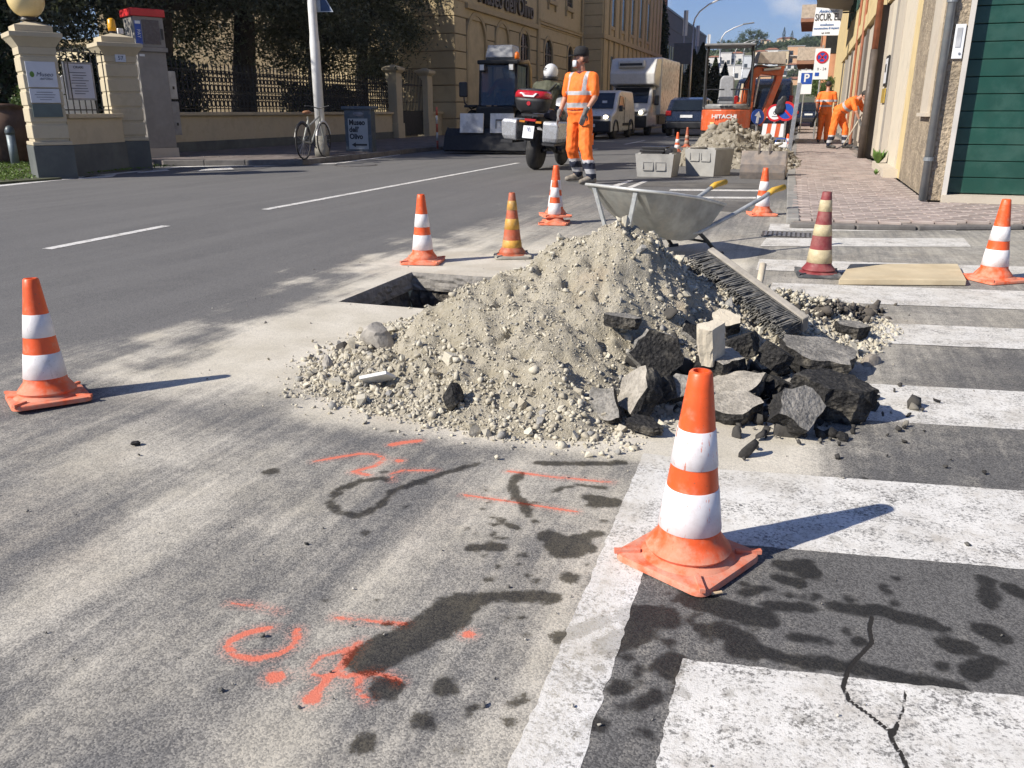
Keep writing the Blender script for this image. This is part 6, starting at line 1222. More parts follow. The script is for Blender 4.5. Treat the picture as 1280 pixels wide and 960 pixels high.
for i, (px, pt, Y, r, lab) in enumerate(((850, 84, 66, .62, 'dark cypress just right of the truck, behind the board pole'), (868, 62, 70, .66, 'dark cypress beside the nearest street lamp'), (879, 54, 74, .78, 'tallest dark cypress at the end of the grey hall'), (895, 72, 80, .6, 'dark cypress left of the excavator canopy'), (907, 78, 110, .7, 'small far cypress seen under the excavator canopy'))): p = gy(px, pt, Y); cypress(lab, (p.x, Y, 0), p.z, r, 6000, 20 + i, 'cypresses along the left side of the street')
def bushy(name, label, loc, r, H, n, seed, mat, group=None):
    t = thing(name, label, 'tree', loc, 0, group); P, C = crown_points(0, H - r * .7, r, r * .72, n, 26, seed); obj('crown', leaf_mesh('crown', P, r * .10, r * .05, mat), t); b = MB(); b.path([(0, 0, -.3), (.05, 0, H * .4), (0, 0, H - r * .7)], [r * .09, r * .07, r * .03], 7)
    for i in range(5): b.path([(0, 0, H * .4), tuple(Vector(C[i]) * .6 + Vector((0, 0, H * .15))), tuple(C[i])], [r * .04, r * .03, .02], 5)
    b.build('trunk', BARK, t, True); return t
p = gy(1017, 128, 57); bushy('street_tree', 'small green tree on the pavement beyond the parking sign', (p.x + .4, 57, 0), .95, 3.1, 5000, 31, GREENL); bushy('garden_shrub', 'green shrub behind the white arch on the left', (-13.4, 12.6, 0), .55, 1.5, 3000, 32, GREENL)
# lawn blades
n = 5000; P = np.stack([rng.uniform(-15.2, -11.0, n), rng.uniform(9.3, 13, n), np.full(n, .05)], -1); o = obj('grass', leaf_mesh('grass', P, .07, .02, leaf_mat('grass_blade', (.07, .13, .02), (.14, .22, .04)))); o['kind'] = 'stuff'
# ================================================================ HILLSIDE
def terr(X, Y):
    base = sst(150, 620, Y) * 41 * (1 + .12 * np.sin(X * .013 + .8)) ; ridge = base * (.93 + .13 * sst(-60, 60, X - (Y - 300) * .02)); return ridge + (fbm(X * .02, Y * .02, 4, 5) - .5) * 7 * sst(180, 330, Y) - .6
xs_ = np.arange(-420, 420, 6.0); ys_ = np.arange(140, 760, 6.0); X, Y = np.meshgrid(xs_, ys_); Z = terr(X, Y); Z = np.where(Y > 620, Z - (Y - 620) * .1, Z)
i = np.arange(X.size).reshape(X.shape); q = np.stack([i[:-1, :-1], i[:-1, 1:], i[1:, 1:], i[1:, :-1]], -1).reshape(-1, 4)
k = NT('hillside'); p = k.pos(); c = k.mix(k.ramp(k.noise(.05, 5, .6, p), .35, .65), (.055, .07, .03), (.13, .125, .07)); c = k.mix(k.ramp(k.noise(.3, 5, .6, p), .45, .65, 0, .7), c, (.035, .05, .022)); k.color(c); k.rough(.95); k.bump(k.noise(.4, 4, .6, p), 1, 2.0)
me = bpy.data.meshes.new('hillside'); me.from_pydata(np.stack([X.ravel(), Y.ravel(), Z.ravel()], -1).tolist(), [], q.tolist()); me.materials.append(k.mat); struct(obj('hillside', me))
xs_ = np.arange(-1100, 1300, 40.0); ys_ = np.arange(1300, 2300, 40.0); X, Y = np.meshgrid(xs_, ys_); Z = 118 * np.exp(-((Y - 1750) / 330) ** 2) * (.75 + .55 * fbm(X * .0022, Y * .0022, 4, 9) * (.6 + .5 * sst(-300, 400, X))) - 6
i = np.arange(X.size).reshape(X.shape); q = np.stack([i[:-1, :-1], i[:-1, 1:], i[1:, 1:], i[1:, :-1]], -1).reshape(-1, 4); me = bpy.data.meshes.new('far_mountain'); me.from_pydata(np.stack([X.ravel(), Y.ravel(), Z.ravel()], -1).tolist(), [], q.tolist()); me.polygons.foreach_set('use_smooth', [True] * len(q)); me.materials.append(M('far_forest', (.07, .085, .05), .95, .3, .01, 0)); struct(obj('far_mountain', me))
def on_hill(px, py):
    d = ray(px, py); 
    for s_ in range(400):
        Y = 150 + s_ * 1.5; t_ = Y / d.y; z = CAM_H + d.z * t_; x = d.x * t_
        if float(terr(np.array([x]), np.array([Y]))[0]) >= z: return Vector((x, Y, z))
    return Vector((d.x * 560 / d.y, 560, CAM_H + d.z * 560 / d.y))
HR = M('far_roof_tile', (.30, .13, .075), .85, .2, .6, 0); HCOL = dict(w=M('house_white', (.66, .64, .60), .85, .06, .4, 0), c=M('house_cream', (.62, .50, .33), .85, .06, .4, 0), o=M('house_orange', (.62, .38, .22), .85, .06, .4, 0), b=M('house_pale', (.56, .58, .60), .85, .06, .4, 0), g=M('house_grey', (.34, .34, .34), .85, .06, .4, 0)); WIN = M('far_window', (.05, .06, .07), .3, .1, 1, 0)
_win = {}
def house(x0, x1, yt, yb, col, roof, label, rz=0):
    p = on_hill((x0 + x1) / 2, yb); D = p.y; wd = (x1 - x0) / 1085 * D; H = max(2.4, (yb - yt) / 1085 * D); dp = max(6, wd * .8); t = thing('hill_house', label, 'house', p + Vector((0, 0, -.5)), R(rz), 'houses on the hillside')
    rh = min(H * .3, wd * .14) if roof else .35; hw = H - (rh if roof else 0) + .5; MB().bb(-wd / 2, wd / 2, 0, dp, -3, hw).build('wall', HCOL[col], t)
    if roof: b = MB(); b.hexa([(-wd / 2 - .3, -.3, hw + .003), (wd / 2 + .3, -.3, hw + .003), (wd / 2 + .3, dp + .3, hw + .003), (-wd / 2 - .3, dp + .3, hw + .003)], [(-wd * .22, dp * .4, hw + rh), (wd * .22, dp * .4, hw + rh), (wd * .22, dp * .6, hw + rh), (-wd * .22, dp * .6, hw + rh)]); b.build('roof', HR, t)
    else: MB().bb(-wd / 2 - .15, wd / 2 + .15, -.15, dp, hw + .003, hw + .35).build('roof', HCOL['g'], t)
    nf = max(1, int(hw / 3.0)); nw = max(2, int(wd / 3.4))
    if 'w' not in _win: _win['w'] = MB().box((0, 0, 0), (1.2, .1, 1.5)).mesh('window', WIN)
    for f in range(nf):
        for k_ in range(nw): obj('window', _win['w'], t, (-wd / 2 + wd * (k_ + .5) / nw, -.03, 1.9 + f * 3.0))
        if f: MB().bb(-wd * .42, wd * .1, -.9, -.005, f * 3.0 + .55, f * 3.0 + .75).build('balcony', HCOL['w'], t)
HL = [(884, 899, 71, 86, 'w', 1, 'white hillside house with red roof just right of the tall cypress'), (900, 913, 68, 82, 'w', 0, 'flat white hillside block left of the excavator canopy'), (912, 928, 66, 80, 'w', 1, 'white hillside house with red roof under the canopy edge'), (928, 944, 72, 87, 'b', 0, 'pale grey hillside block with balconies right of the canopy post'), (943, 957, 64, 77, 'c', 1, 'cream hillside house with red roof above the excavator arm'), (956, 972, 61, 72, 'w', 1, 'white gabled hillside house below the scrub'), (954, 971, 73, 83, 'b', 0, 'long white balconied block right above the excavator arm'), (972, 984, 66, 81, 'c', 0, 'narrow cream block left of the tall orange one'), (984, 1003, 61, 80, 'o', 0, 'tall orange apartment block, biggest on the hillside'), (1004, 1013, 62, 76, 'w', 0, 'white house right of the tall orange block'), (983, 997, 80, 88, 'w', 1, 'low white house with red roof below the orange block'), (884, 902, 86, 102, 'w', 0, 'white apartment block low on the slope, far left'), (903, 925, 84, 100, 'w', 0, 'wide white apartment block low on the slope beside the seat'), (926, 945, 88, 106, 'b', 0, 'pale block low on the slope behind the canopy post'), (973, 982, 88, 96, 'w', 0, 'small white house beside the arm cover'), (982, 1006, 97, 106, 'o', 1, 'low house with long red roof above the dark van'), (1001, 1012, 86, 100, 'w', 1, 'white house at the right foot of the slope'), (972, 993, 47, 55, 'c', 1, 'cream villa with red roof alone on the ridge'), (951, 962, 50, 56, 'c', 1, 'small cream house alone on the ridge left of the villa'), (946, 962, 94, 108, 'o', 1, 'orange house behind the excavator arm low on the slope')]
for a in HL: house(*a)
for i, (px, py, r, lab) in enumerate(((905, 62, 7, 'green tree crown on the ridge above the cypress tops'), (914, 60, 6, 'lighter green tree crown on the ridge, left of the big pines'), (934, 55, 9.5, 'big dark umbrella pine on the ridge, left of two'), (945, 54, 8.5, 'big dark umbrella pine on the ridge, right of two'), (1003, 62, 6, 'dark tree above the white house right of the orange block'), (1009, 55, 6, 'dark tree on the ridge near the shop sign'), (991, 95, 4, 'bushy tree below the low white red roofed house'), (1006, 84, 4, 'bushy tree beside the white house at the foot of the slope'), (940, 74, 4, 'bushy tree among the middle hillside houses'), (970, 60, 4.5, 'bushy tree over the white gabled house'), (962, 60, 4.5, 'bushy tree left of the white gabled house'), (925, 82, 3.5, 'small tree between two white hillside blocks'))): p = on_hill(px, py + r * .9 + 2); bushy('hill_tree', lab, p, r * .62, r * 1.05, 2600, 60 + i, PINE, 'single trees on the hillside')
cypress('tiny cypress by the ridge villa, left of two', on_hill(979, 54), 9, 1.0, 1500, 81, 'cypresses by the ridge villa'); cypress('tiny cypress by the ridge villa, right of two', on_hill(989, 54), 7, 1.0, 1500, 82, 'cypresses by the ridge villa')
n = 7000; X = rng.uniform(-150, 110, n); Y = rng.uniform(400, 640, n); k_ = fbm(X * .03, Y * .03, 3, 71) > .46; X, Y = X[k_], Y[k_]; Z = terr(X, Y); m = len(X); P = np.repeat(np.stack([X, Y, Z + .6], -1), 4, 0) + rng.normal(size=(4 * m, 3)) * (1.1, 1.1, .5); o = obj('hillside_shrubs', leaf_mesh('hillside_shrubs', P, 1.6, 1.2, PINE)); o['kind'] = 'stuff'
# ================================================================ VEHICLES
VANW = M('van_white', (.64, .63, .60), .35, .05, 2, .0, coat=.5, dirt=.15, dirtcol=(.36, .33, .28)); HEADL = glow('headlight_on', (1.0, .90, .66), 3.5); LENS = M('lamp_lens', (.5, .5, .48), .15, .1, 5, 0); TAIL = M('tail_red', (.28, .012, .012), .25, .1, 5, 0); NAVY = M('navy_paint', (.012, .016, .032), .25, .1, 3, 0, coat=.6)
def wheel(t, x, y, r, wd, name='wheel'):
    w_ = MB().lathe([(r * .62, -wd / 2), (r * .92, -wd / 2), (r, -wd * .32), (r, wd * .32), (r * .92, wd / 2), (r * .62, wd / 2)], (x, y, r), 22, 'x').build(name, RUBBER, t, True); MB().lathe([(.02, -wd * .42), (r * .60, -wd * .46), (r * .60, wd * .46), (.02, wd * .42)], (x, y, r), 16, 'x').build('rim', STEEL, w_); return w_
def bodyprism(prof, hw, top=None, k=.0):
    "side profile (y,z) swept across x with tumblehome above z=top"
    b = MB(); f = lambda z: hw - (k * max(0, z - top) if top is not None else 0); n = len(prof); L_ = [Vector((-f(z), y, z)) for y, z in prof]; R_ = [Vector((f(z), y, z)) for y, z in prof]
    b._add(L_ + R_, [tuple(range(n)), tuple(range(2 * n - 1, n - 1, -1))] + [(i, n + i, n + (i + 1) % n, (i + 1) % n) for i in range(n)]); return b
def fixn(o):
    bm = bmesh.new(); bm.from_mesh(o.data); bmesh.ops.recalc_face_normals(bm, faces=bm.faces); bm.to_mesh(o.data); bm.free(); return o
t = thing('delivery_van', 'small white panel van with headlights on, behind the worker', 'van', (-7.62, 31.4, 0), R(-2))
prof = [(.0, .26), (-.02, .62), (.06, .84), (.72, 1.06), (1.42, 1.68), (1.80, 1.76), (3.70, 1.74), (3.88, 1.1), (3.90, .28)]
fixn(bodyprism(prof, .83, 1.0, .14).build('body', VANW, t, bevel=.07, seg=3)); MB().box((0, -.03, .46), (1.60, .14, .42)).build('bumper', BLACKP, t, bevel=.05); MB().box((0, -.035, .78), (.9, .10, .10)).build('grille', BLACKP, t, bevel=.02); MB().box((0, -.108, .50), (.46, .015, .11)).build('plate', PLATE, t)
b = MB(); b.prism([(-.68, .735, 1.10), (.68, .735, 1.10), (.60, 1.385, 1.645), (-.60, 1.385, 1.645)], Vector((0, -.014, .017))); b.build('windscreen', GLASS, t)
for s_ in (-1, 1):
    b = MB(); b.prism([(s_ * .832, .98, 1.10), (s_ * .832, 1.95, 1.06), (s_ * .775, 1.95, 1.52), (s_ * .77, 1.42, 1.56)], (s_ * .012, 0, 0)); b.build('side_window', GLASS, t); MB().box((s_ * .92, 1.02, 1.10), (.14, .10, .22)).build('mirror', BLACKP, t, bevel=.03)
    h_ = MB().ball((s_ * .62, .085, .80), (.17, .10, .11), 14, 8).build('headlight', LENS, t, True); MB().ball((s_ * .60, .0, .80), (.10, .05, .07), 12, 6).build('bulb', HEADL, h_, True)
    MB().box((s_ * .838, 2.4, .52), (.02, 1.3, .10)).build('rub_strip', BLACKP, t); MB().box((s_ * .836, 1.98, 1.0), (.012, .02, 1.0)).build('door_gap', DARKI, t)
    for y in (.62, 3.1):
        wheel(t, s_ * .72, y, .30, .20); b = MB(); b.path([(s_ * .835, y + .37 * math.cos(a), .30 + .37 * math.sin(a)) for a in np.linspace(-.2, math.pi + .2, 12)], .045, 6); b.build('wheel_arch', BLACKP, t)
MB().box((.30, .95, 1.28), (.18, .03, .2)).build('windscreen_sticker', SIGNW, t)
t = thing('box_truck', 'white refrigerated box truck with cooling unit above the cab, lights on', 'truck', (-7.35, 36.6, 0), R(-2)); BXM = M('truck_box_white', (.74, .73, .70), .28, .04, 1.5, .0, coat=.4, dirt=.12, dirtcol=(.45, .39, .29), dscale=.6)
fixn(bodyprism([(0, .35), (-.02, .80), (.1, 1.0), (.62, 1.28), (1.30, 1.98), (2.0, 2.08), (2.0, .35)], .96, 1.2, .12).build('cab', VANW, t, bevel=.08, seg=3)); MB().bb(-1.08, 1.08, 2.08, 6.4, .85, 3.22).build('box', BXM, t, bevel=.03)
b = MB(); b.rings([[Vector((-.98, 1.05, 2.10)), Vector((.98, 1.05, 2.10)), Vector((1.0, 2.06, 2.0)), Vector((-1.0, 2.06, 2.0))], [Vector((-.98, 1.0, 2.55)), Vector((.98, 1.0, 2.55)), Vector((1.04, 2.06, 2.5)), Vector((-1.04, 2.06, 2.5))], [Vector((-1.0, 1.35, 3.15)), Vector((1.0, 1.35, 3.15)), Vector((1.05, 2.07, 3.2)), Vector((-1.05, 2.07, 3.2))]]); fixn(b.build('wind_deflector', VANW, t, bevel=.05))
cu = MB().box((-.05, 1.12, 2.93), (1.16, .34, .30)).build('cooling_unit', VANW, t, bevel=.05); MB().box((-.05, .945, 2.90), (.98, .02, .10)).build('vent', BLACKM, cu)
b = MB(); b.prism([(-.80, .65, 1.33), (.80, .65, 1.33), (.74, 1.27, 1.95), (-.74, 1.27, 1.95)], Vector((0, -.014, .014))); b.build('windscreen', GLASS, t); MB().box((0, -.03, .58), (1.86, .14, .50)).build('bumper', BLACKP, t, bevel=.05); MB().box((0, .0, .93), (1.1, .14, .12)).build('grille', BLACKP, t); MB().box((0, -.108, .52), (.48, .015, .11)).build('plate', PLATE, t)
for s_ in (-1, 1):
    b = MB(); b.prism([(s_ * .965, .95, 1.32), (s_ * .965, 1.75, 1.30), (s_ * .88, 1.75, 1.88), (s_ * .88, 1.36, 1.88)], (s_ * .012, 0, 0)); b.build('side_window', GLASS, t); MB().box((s_ * 1.14, .88, 1.45), (.20, .12, .42)).build('mirror', BLACKP, t, bevel=.04)
    h_ = MB().ball((s_ * .74, .10, .98), (.18, .14, .15), 14, 8).build('headlight', LENS, t, True); MB().ball((s_ * .68, -.02, .95), (.10, .05, .08), 12, 6).build('bulb', HEADL, h_, True)
    wheel(t, s_ * .82, .80, .34, .22); wheel(t, s_ * .86, 4.9, .36, .30); MB().box((s_ * .95, 3.2, .62), (.05, 1.6, .36)).build('side_guard', BLACKM, t)
MB().bb(-.4, .4, 1.9, 6.2, .45, .82).build('chassis', BLACKM, t)
def hatch(label, loc, rz, rear=True, col=NAVY, cat='car', k=1.0, group=None):
    t = thing('parked_car' if not rear else 'hatchback_car', label, cat, loc, rz, group)   # rear at local y=0
    prof = [(.05, .30), (.0, .62), (.03, .95), (.42, 1.46), (1.0, 1.55), (2.1, 1.50), (2.9, 1.02), (3.9, .86), (4.05, .55), (4.0, .28)]
    fixn(bodyprism(prof, .88, .95, .28).build('body', col, t, bevel=.08, seg=3)); b = MB(); b.prism([(-.66, .06, 1.02), (.66, .06, 1.02), (.56, .39, 1.42), (-.56, .39, 1.42)], Vector((0, -.016, .012))); b.build('rear_window', GLASS, t)
    MB().box((0, -.01, .45), (1.66, .10, .28)).build('bumper', BLACKP if col is NAVY else col, t, bevel=.05); MB().box((0, -.02, .80), (.50, .02, .11)).build('plate', PLATE, t); b = MB(); b.prism([(-.66, 2.16, 1.46), (.66, 2.16, 1.46), (.74, 2.86, 1.05), (-.74, 2.86, 1.05)], Vector((0, .014, .016))); b.build('windscreen', GLASS, t)
    for s_ in (-1, 1):
        MB().box((s_ * .74, .02, .92), (.24, .10, .20)).build('tail_light', TAIL, t, bevel=.03); b = MB(); b.prism([(s_ * .878, .50, 1.02), (s_ * .878, 2.75, 1.02), (s_ * .775, 2.1, 1.42), (s_ * .775, .75, 1.44)], (s_ * .012, 0, 0)); b.build('side_window', GLASS, t)
        for y in (.75, 3.2): wheel(t, s_ * .78, y, .31, .20)
        MB().box((s_ * .98, 2.6, 1.05), (.18, .10, .14)).build('mirror', col, t, bevel=.03)
    return t
hatch('dark navy hatchback driving away left of the excavator', (-4.72, 36.2, 0), 0)
hatch('small dark car parked far down the right pavement', (gy(1011, 140, 60).x, 60, 0), R(-2))
t = thing('dark_van', 'dark van parked on the kerb behind the excavator arm with cream window pillar', 'van', (-1.32, 27.6, 0), R(1)); fixn(bodyprism([(.05, .32), (0, .7), (.03, 1.05), (.16, 1.86), (.4, 1.94), (3.0, 1.92), (3.7, 1.2), (4.5, 1.0), (4.6, .35)], .90, 1.05, .12).build('body', NAVY, t, bevel=.08, seg=3)); b = MB(); b.prism([(-.70, .02, 1.10), (.70, .02, 1.10), (.64, .135, 1.76), (-.64, .135, 1.76)], (0, -.014, 0)); b.build('rear_window', GLASS, t); MB().box((0, -.01, .48), (1.7, .1, .3)).build('bumper', BLACKP, t, bevel=.05); MB().box((0, -.02, .86), (.5, .02, .11)).build('plate', PLATE, t); b = MB(); b.prism([(-.76, .01, 1.06), (-.66, .01, 1.06), (-.58, .12, 1.80), (-.68, .12, 1.80)], (0, -.03, 0)); b.build('window_pillar', M('cream_paint', (.55, .47, .33), .5), t)
for s_ in (-1, 1):
    MB().box((s_ * .80, .02, 1.2), (.12, .1, .5)).build('tail_light', TAIL, t, bevel=.02); b = MB(); b.prism([(s_ * .905, .4, 1.12), (s_ * .905, 3.5, 1.12), (s_ * .83, 2.9, 1.75), (s_ * .83, .45, 1.75)], (s_ * .012, 0, 0)); b.build('side_window', GLASS, t)
    for y in (.8, 3.6): wheel(t, s_ * .80, y, .33, .2)
for i, (x, y, c_, lab) in enumerate(((-1.6, 40, VANW, 'white car parked along the right kerb beyond the dark van'), (-1.6, 47, NAVY, 'dark car parked along the right kerb beyond the white one'), (-8.0, 95, NAVY, 'blue car far down the left lane under the cypresses'))): hatch(lab, (x, y, 0), 0, False, c_)
# ---------------------------------------------------------------- loader
t = thing('wheel_loader', 'black compact loader with glazed cab, orange beacon and a wide front bucket', 'loader', (-7.42, 20.3, 0), R(6)); t.scale = (.80, 1, 1); LB = M('loader_black', (.012, .0125, .0145), .5, .2, 5, .1, dirt=.15, dirtcol=(.05, .047, .044), spec=.3)
b = MB(); b.prism([(-1.28, y, z) for y, z in ((-.75, .06), (-.80, .10), (-.62, .42), (-.40, .60), (-.30, .58), (-.42, .34), (-.10, .08))], (2.56, 0, 0)); fixn(b.build('bucket', LB, t))
for s_ in (-1, 1): b = MB(); b.prism([(s_ * 1.28, y, z) for y, z in ((-.78, .08), (-.62, .42), (-.36, .62), (-.10, .55), (-.10, .08))], (.03 * s_, 0, 0)); fixn(b.build('bucket_side', LB, t))
MB().bb(-1.2, 1.2, -.34, -.06, .10, .34).build('bucket_back', LB, t)
for s_, lab in ((-.47, 'left'), (.48, 'right')): pn = MB().box((s_, -.52, .72), (.74, .05, .46), (R(-8), 0, 0)).build('white_panel', M('panel_white_worn', (.66, .65, .62), .5, .15, 2.5, .05, dirt=.5, dirtcol=(.22, .21, .2), dscale=3), t, bevel=.01)
b = MB(); b.path([(.30, -.56, .60), (.30, -.56, .80), (.62, -.56, .80)], .014, 5); b.build('marking_bar', BLACKM, t)
for s_ in (-1, 1):
    wheel(t, s_ * .78, .75, .52, .40); wheel(t, s_ * .80, 2.6, .52, .40); MB().box((s_ * .40, .05, .62), (.12, 1.1, .16), (R(-14), 0, 0)).build('lift_arm', LB, t)
    MB().box((s_ * .78, .75, 1.12), (.44, .95, .06)).build('mudguard', LB, t, bevel=.02)
MB().bb(-.62, .62, .30, 3.2, .45, 1.12).build('chassis', LB, t, bevel=.05); MB().bb(-.55, .55, 2.1, 3.3, 1.122, 1.50).build('engine_cover', LB, t, bevel=.08)
CW = .58; cz0, cz1 = 1.13, 2.12
for sx in (-1, 1):
    for y0, y1 in ((.62, .74), (1.95, 2.0)): b = MB(); b.prism([(sx * CW - .035, y0 - .035, cz0), (sx * CW + .035, y0 - .035, cz0), (sx * CW + .035, y0 + .035, cz0), (sx * CW - .035, y0 + .035, cz0)], (0, y1 - y0, cz1 - cz0)); b.build('cab_post', LB, t)
MB().bb(-.66, .66, .60, 2.08, cz1, cz1 + .10).build('cab_roof', LB, t, bevel=.03); k = NT('cab_glass'); k.color((.04, .06, .09)); k.rough(.03); k.b.inputs['Alpha'].default_value = .62; CG = k.mat
MB().box((0, .66, 1.62), (1.08, .012, .97), (R(-7), 0, 0)).build('front_glass', CG, t)
for s_ in (-1, 1): MB().bb(s_ * CW - .006, s_ * CW + .006, .78, 1.92, 1.16, 2.1).build('side_glass', CG, t); lt = MB().box((s_ * .47, .56, cz1 - .08), (.17, .10, .17)).build('work_light', BLACKP, t, bevel=.02); MB().box((s_ * .47, .50, cz1 - .08), (.13, .02, .13)).build('lens', M('work_lens', (.7, .7, .68), .25, .05), lt)
b = MB(); b.hexa([(-.42, .68, cz1 + .16), (.48, .68, cz1 + .16), (.48, 1.5, cz1 + .16), (-.42, 1.5, cz1 + .16)], [(-.36, .80, cz1 + .46), (.44, .80, cz1 + .46), (.44, 1.5, cz1 + .46), (-.36, 1.5, cz1 + .46)]); ab = b.build('roof_box', M('roof_box_grey', (.26, .265, .27), .35, .2, 2, .05), t, bevel=.02); MB().bb(-.40, .50, .70, 1.48, cz1 + .10, cz1 + .158).build('roof_rack', BLACKM, t)
MB().lathe([(.07, 0), (.08, .06), (.07, .14), (.02, .17)], (.60, .72, cz1 + .12), 14).build('beacon', M('beacon_orange', (.75, .17, .015), .3, .05), t, True)
b = MB(); b.path([(-.60, .66, 1.15), (-.85, .55, 1.05), (-1.05, .50, 1.2), (-1.08, .50, 1.45)], .022, 6); b.build('mirror_arm', BLACKM, t, True); MB().box((-1.08, .50, 1.52), (.28, .08, .36)).build('mirror', BLACKP, t, bevel=.03)
b = MB(); b.path([(.62, .8, 2.16), (.92, .9, 2.18), (.95, 1.0, 2.05), (.95, 1.1, 1.4)], .05, 8); b.build('exhaust_pipe', M('tan_paint', (.40, .27, .12), .5), t, True); MB().bb(-.25, .25, 1.55, 1.75, 1.14, 1.75).build('seat', BLACKP, t, bevel=.05); b = MB(); b.path([(0, .85, 1.15), (0, 1.0, 1.5)], .02); b.lathe([(.16, -.012), (.19, 0), (.16, .012)], (0, 1.02, 1.52), 18, 'z', cap=False); b.build('steering_wheel', BLACKP, t)
# ================================================================ PEOPLE
SKIN = M('skin', (.46, .235, .155), .55, .1, 30, .05, 200, .001); HIVIS = M('hivis_orange', (.93, .185, .024), .75, .07, 14, .35, 26, .012); HAIRD = M('dark_hair', (.025, .02, .017), .7, .3, 30, .3, 120, .003); NAVYC = M('navy_cloth', (.02, .024, .045), .85, .2, 14, .2, 40); GLOVE = M('grey_glove', (.17, .165, .16), .8, .2, 30, .2); BOOT = M('work_boot', (.22, .19, .15), .8, .3, 20, .3, dirt=.5); BOOTD = M('dark_boot', (.03, .028, .026), .7, .3, 20, .2, dirt=.3); MAROON = M('maroon_trim', (.10, .018, .03), .8, .1)
V3 = lambda *a: Vector(a)
def ell(b, C, r, u=None, n=14, m=9):
    b.ball(C, r, n, m)
def torso(b, rings, side, k=1.0, add=0.0):
    "rings: (centre, half width, half depth), side = shoulder axis"
    rs = []
    for i, (c, a, d) in enumerate(rings):
        nx = rings[min(i + 1, len(rings) - 1)][0] - rings[max(i - 1, 0)][0]; nx.normalize(); s_ = (side - nx * side.dot(nx)).normalized(); f = nx.cross(s_)
        rs.append([c + s_ * (a + add) * math.cos(q) + f * (d + add) * math.sin(q) for q in np.linspace(0, 2 * math.pi, 17)[:-1]])
    b.rings(rs)
def hand(b, wrist, dirv, palm_n, L_=.185, curl=.5):
    "palm plus four fingers and a thumb"
    d = dirv.normalized(); nrm = (palm_n - d * palm_n.dot(d)).normalized(); s_ = d.cross(nrm); pc = wrist + d * L_ * .25
    b.capsule(wrist, wrist + d * L_ * .10, .027, .030); 
    for f in (-.028, -.009, .010, .028): b.capsule(wrist + d * L_ * .08 + s_ * f * .7, wrist + d * L_ * .50 + s_ * f, .017, .015, 8)
    for f, l in ((-.030, .36), (-.010, .45), (.011, .48), (.031, .42)):
        p = wrist + d * L_ * .50 + s_ * f; dd = d.copy(); r_ = .0105
        for q in range(3):
            dd = (dd + nrm * curl * (.35 + .25 * q)).normalized(); e = p + dd * L_ * l / 3 * (1.15 - .15 * q); b.capsule(p, e, r_, r_ * .92, 7); p = e; r_ *= .92
    p = wrist + d * L_ * .16 + s_ * .026; e = p + (d * .6 + s_ * .75 + nrm * .3).normalized() * .045; b.capsule(p, e, .016, .013, 7); b.capsule(e, e + (d * .9 + s_ * .15 + nrm * .4).normalized() * .04, .013, .011, 7)
def head(b, C, face, up=V3(0, 0, 1), k=1.0):
    f = face.normalized(); s_ = f.cross(up).normalized(); u = s_.cross(f).normalized(); T0 = b.T; M_ = Matrix((s_, f, u)).transposed().to_4x4(); b.T = Matrix.Translation(C) @ M_
    b.ball((0, -.012 * k, .03 * k), (.076 * k, .096 * k, .100 * k), 16, 10); b.ball((0, .022 * k, -.035 * k), (.060 * k, .070 * k, .078 * k), 14, 8); b.capsule((0, .088 * k, .012 * k), (0, .106 * k, -.022 * k), .010 * k, .015 * k, 8); b.ball((0, .066 * k, -.098 * k), (.030 * k, .026 * k, .022 * k)); b.capsule((-.022 * k, .080 * k, -.058 * k), (.022 * k, .080 * k, -.058 * k), .010 * k, .010 * k, 6); b.capsule((-.035 * k, .078 * k, .030 * k), (.035 * k, .078 * k, .030 * k), .012 * k, .012 * k, 6)
    for q in (-1, 1): b.ball((q * .078 * k, -.008 * k, -.005 * k), (.012 * k, .020 * k, .032 * k), 8, 6)
    b.T = T0; return s_, f, u
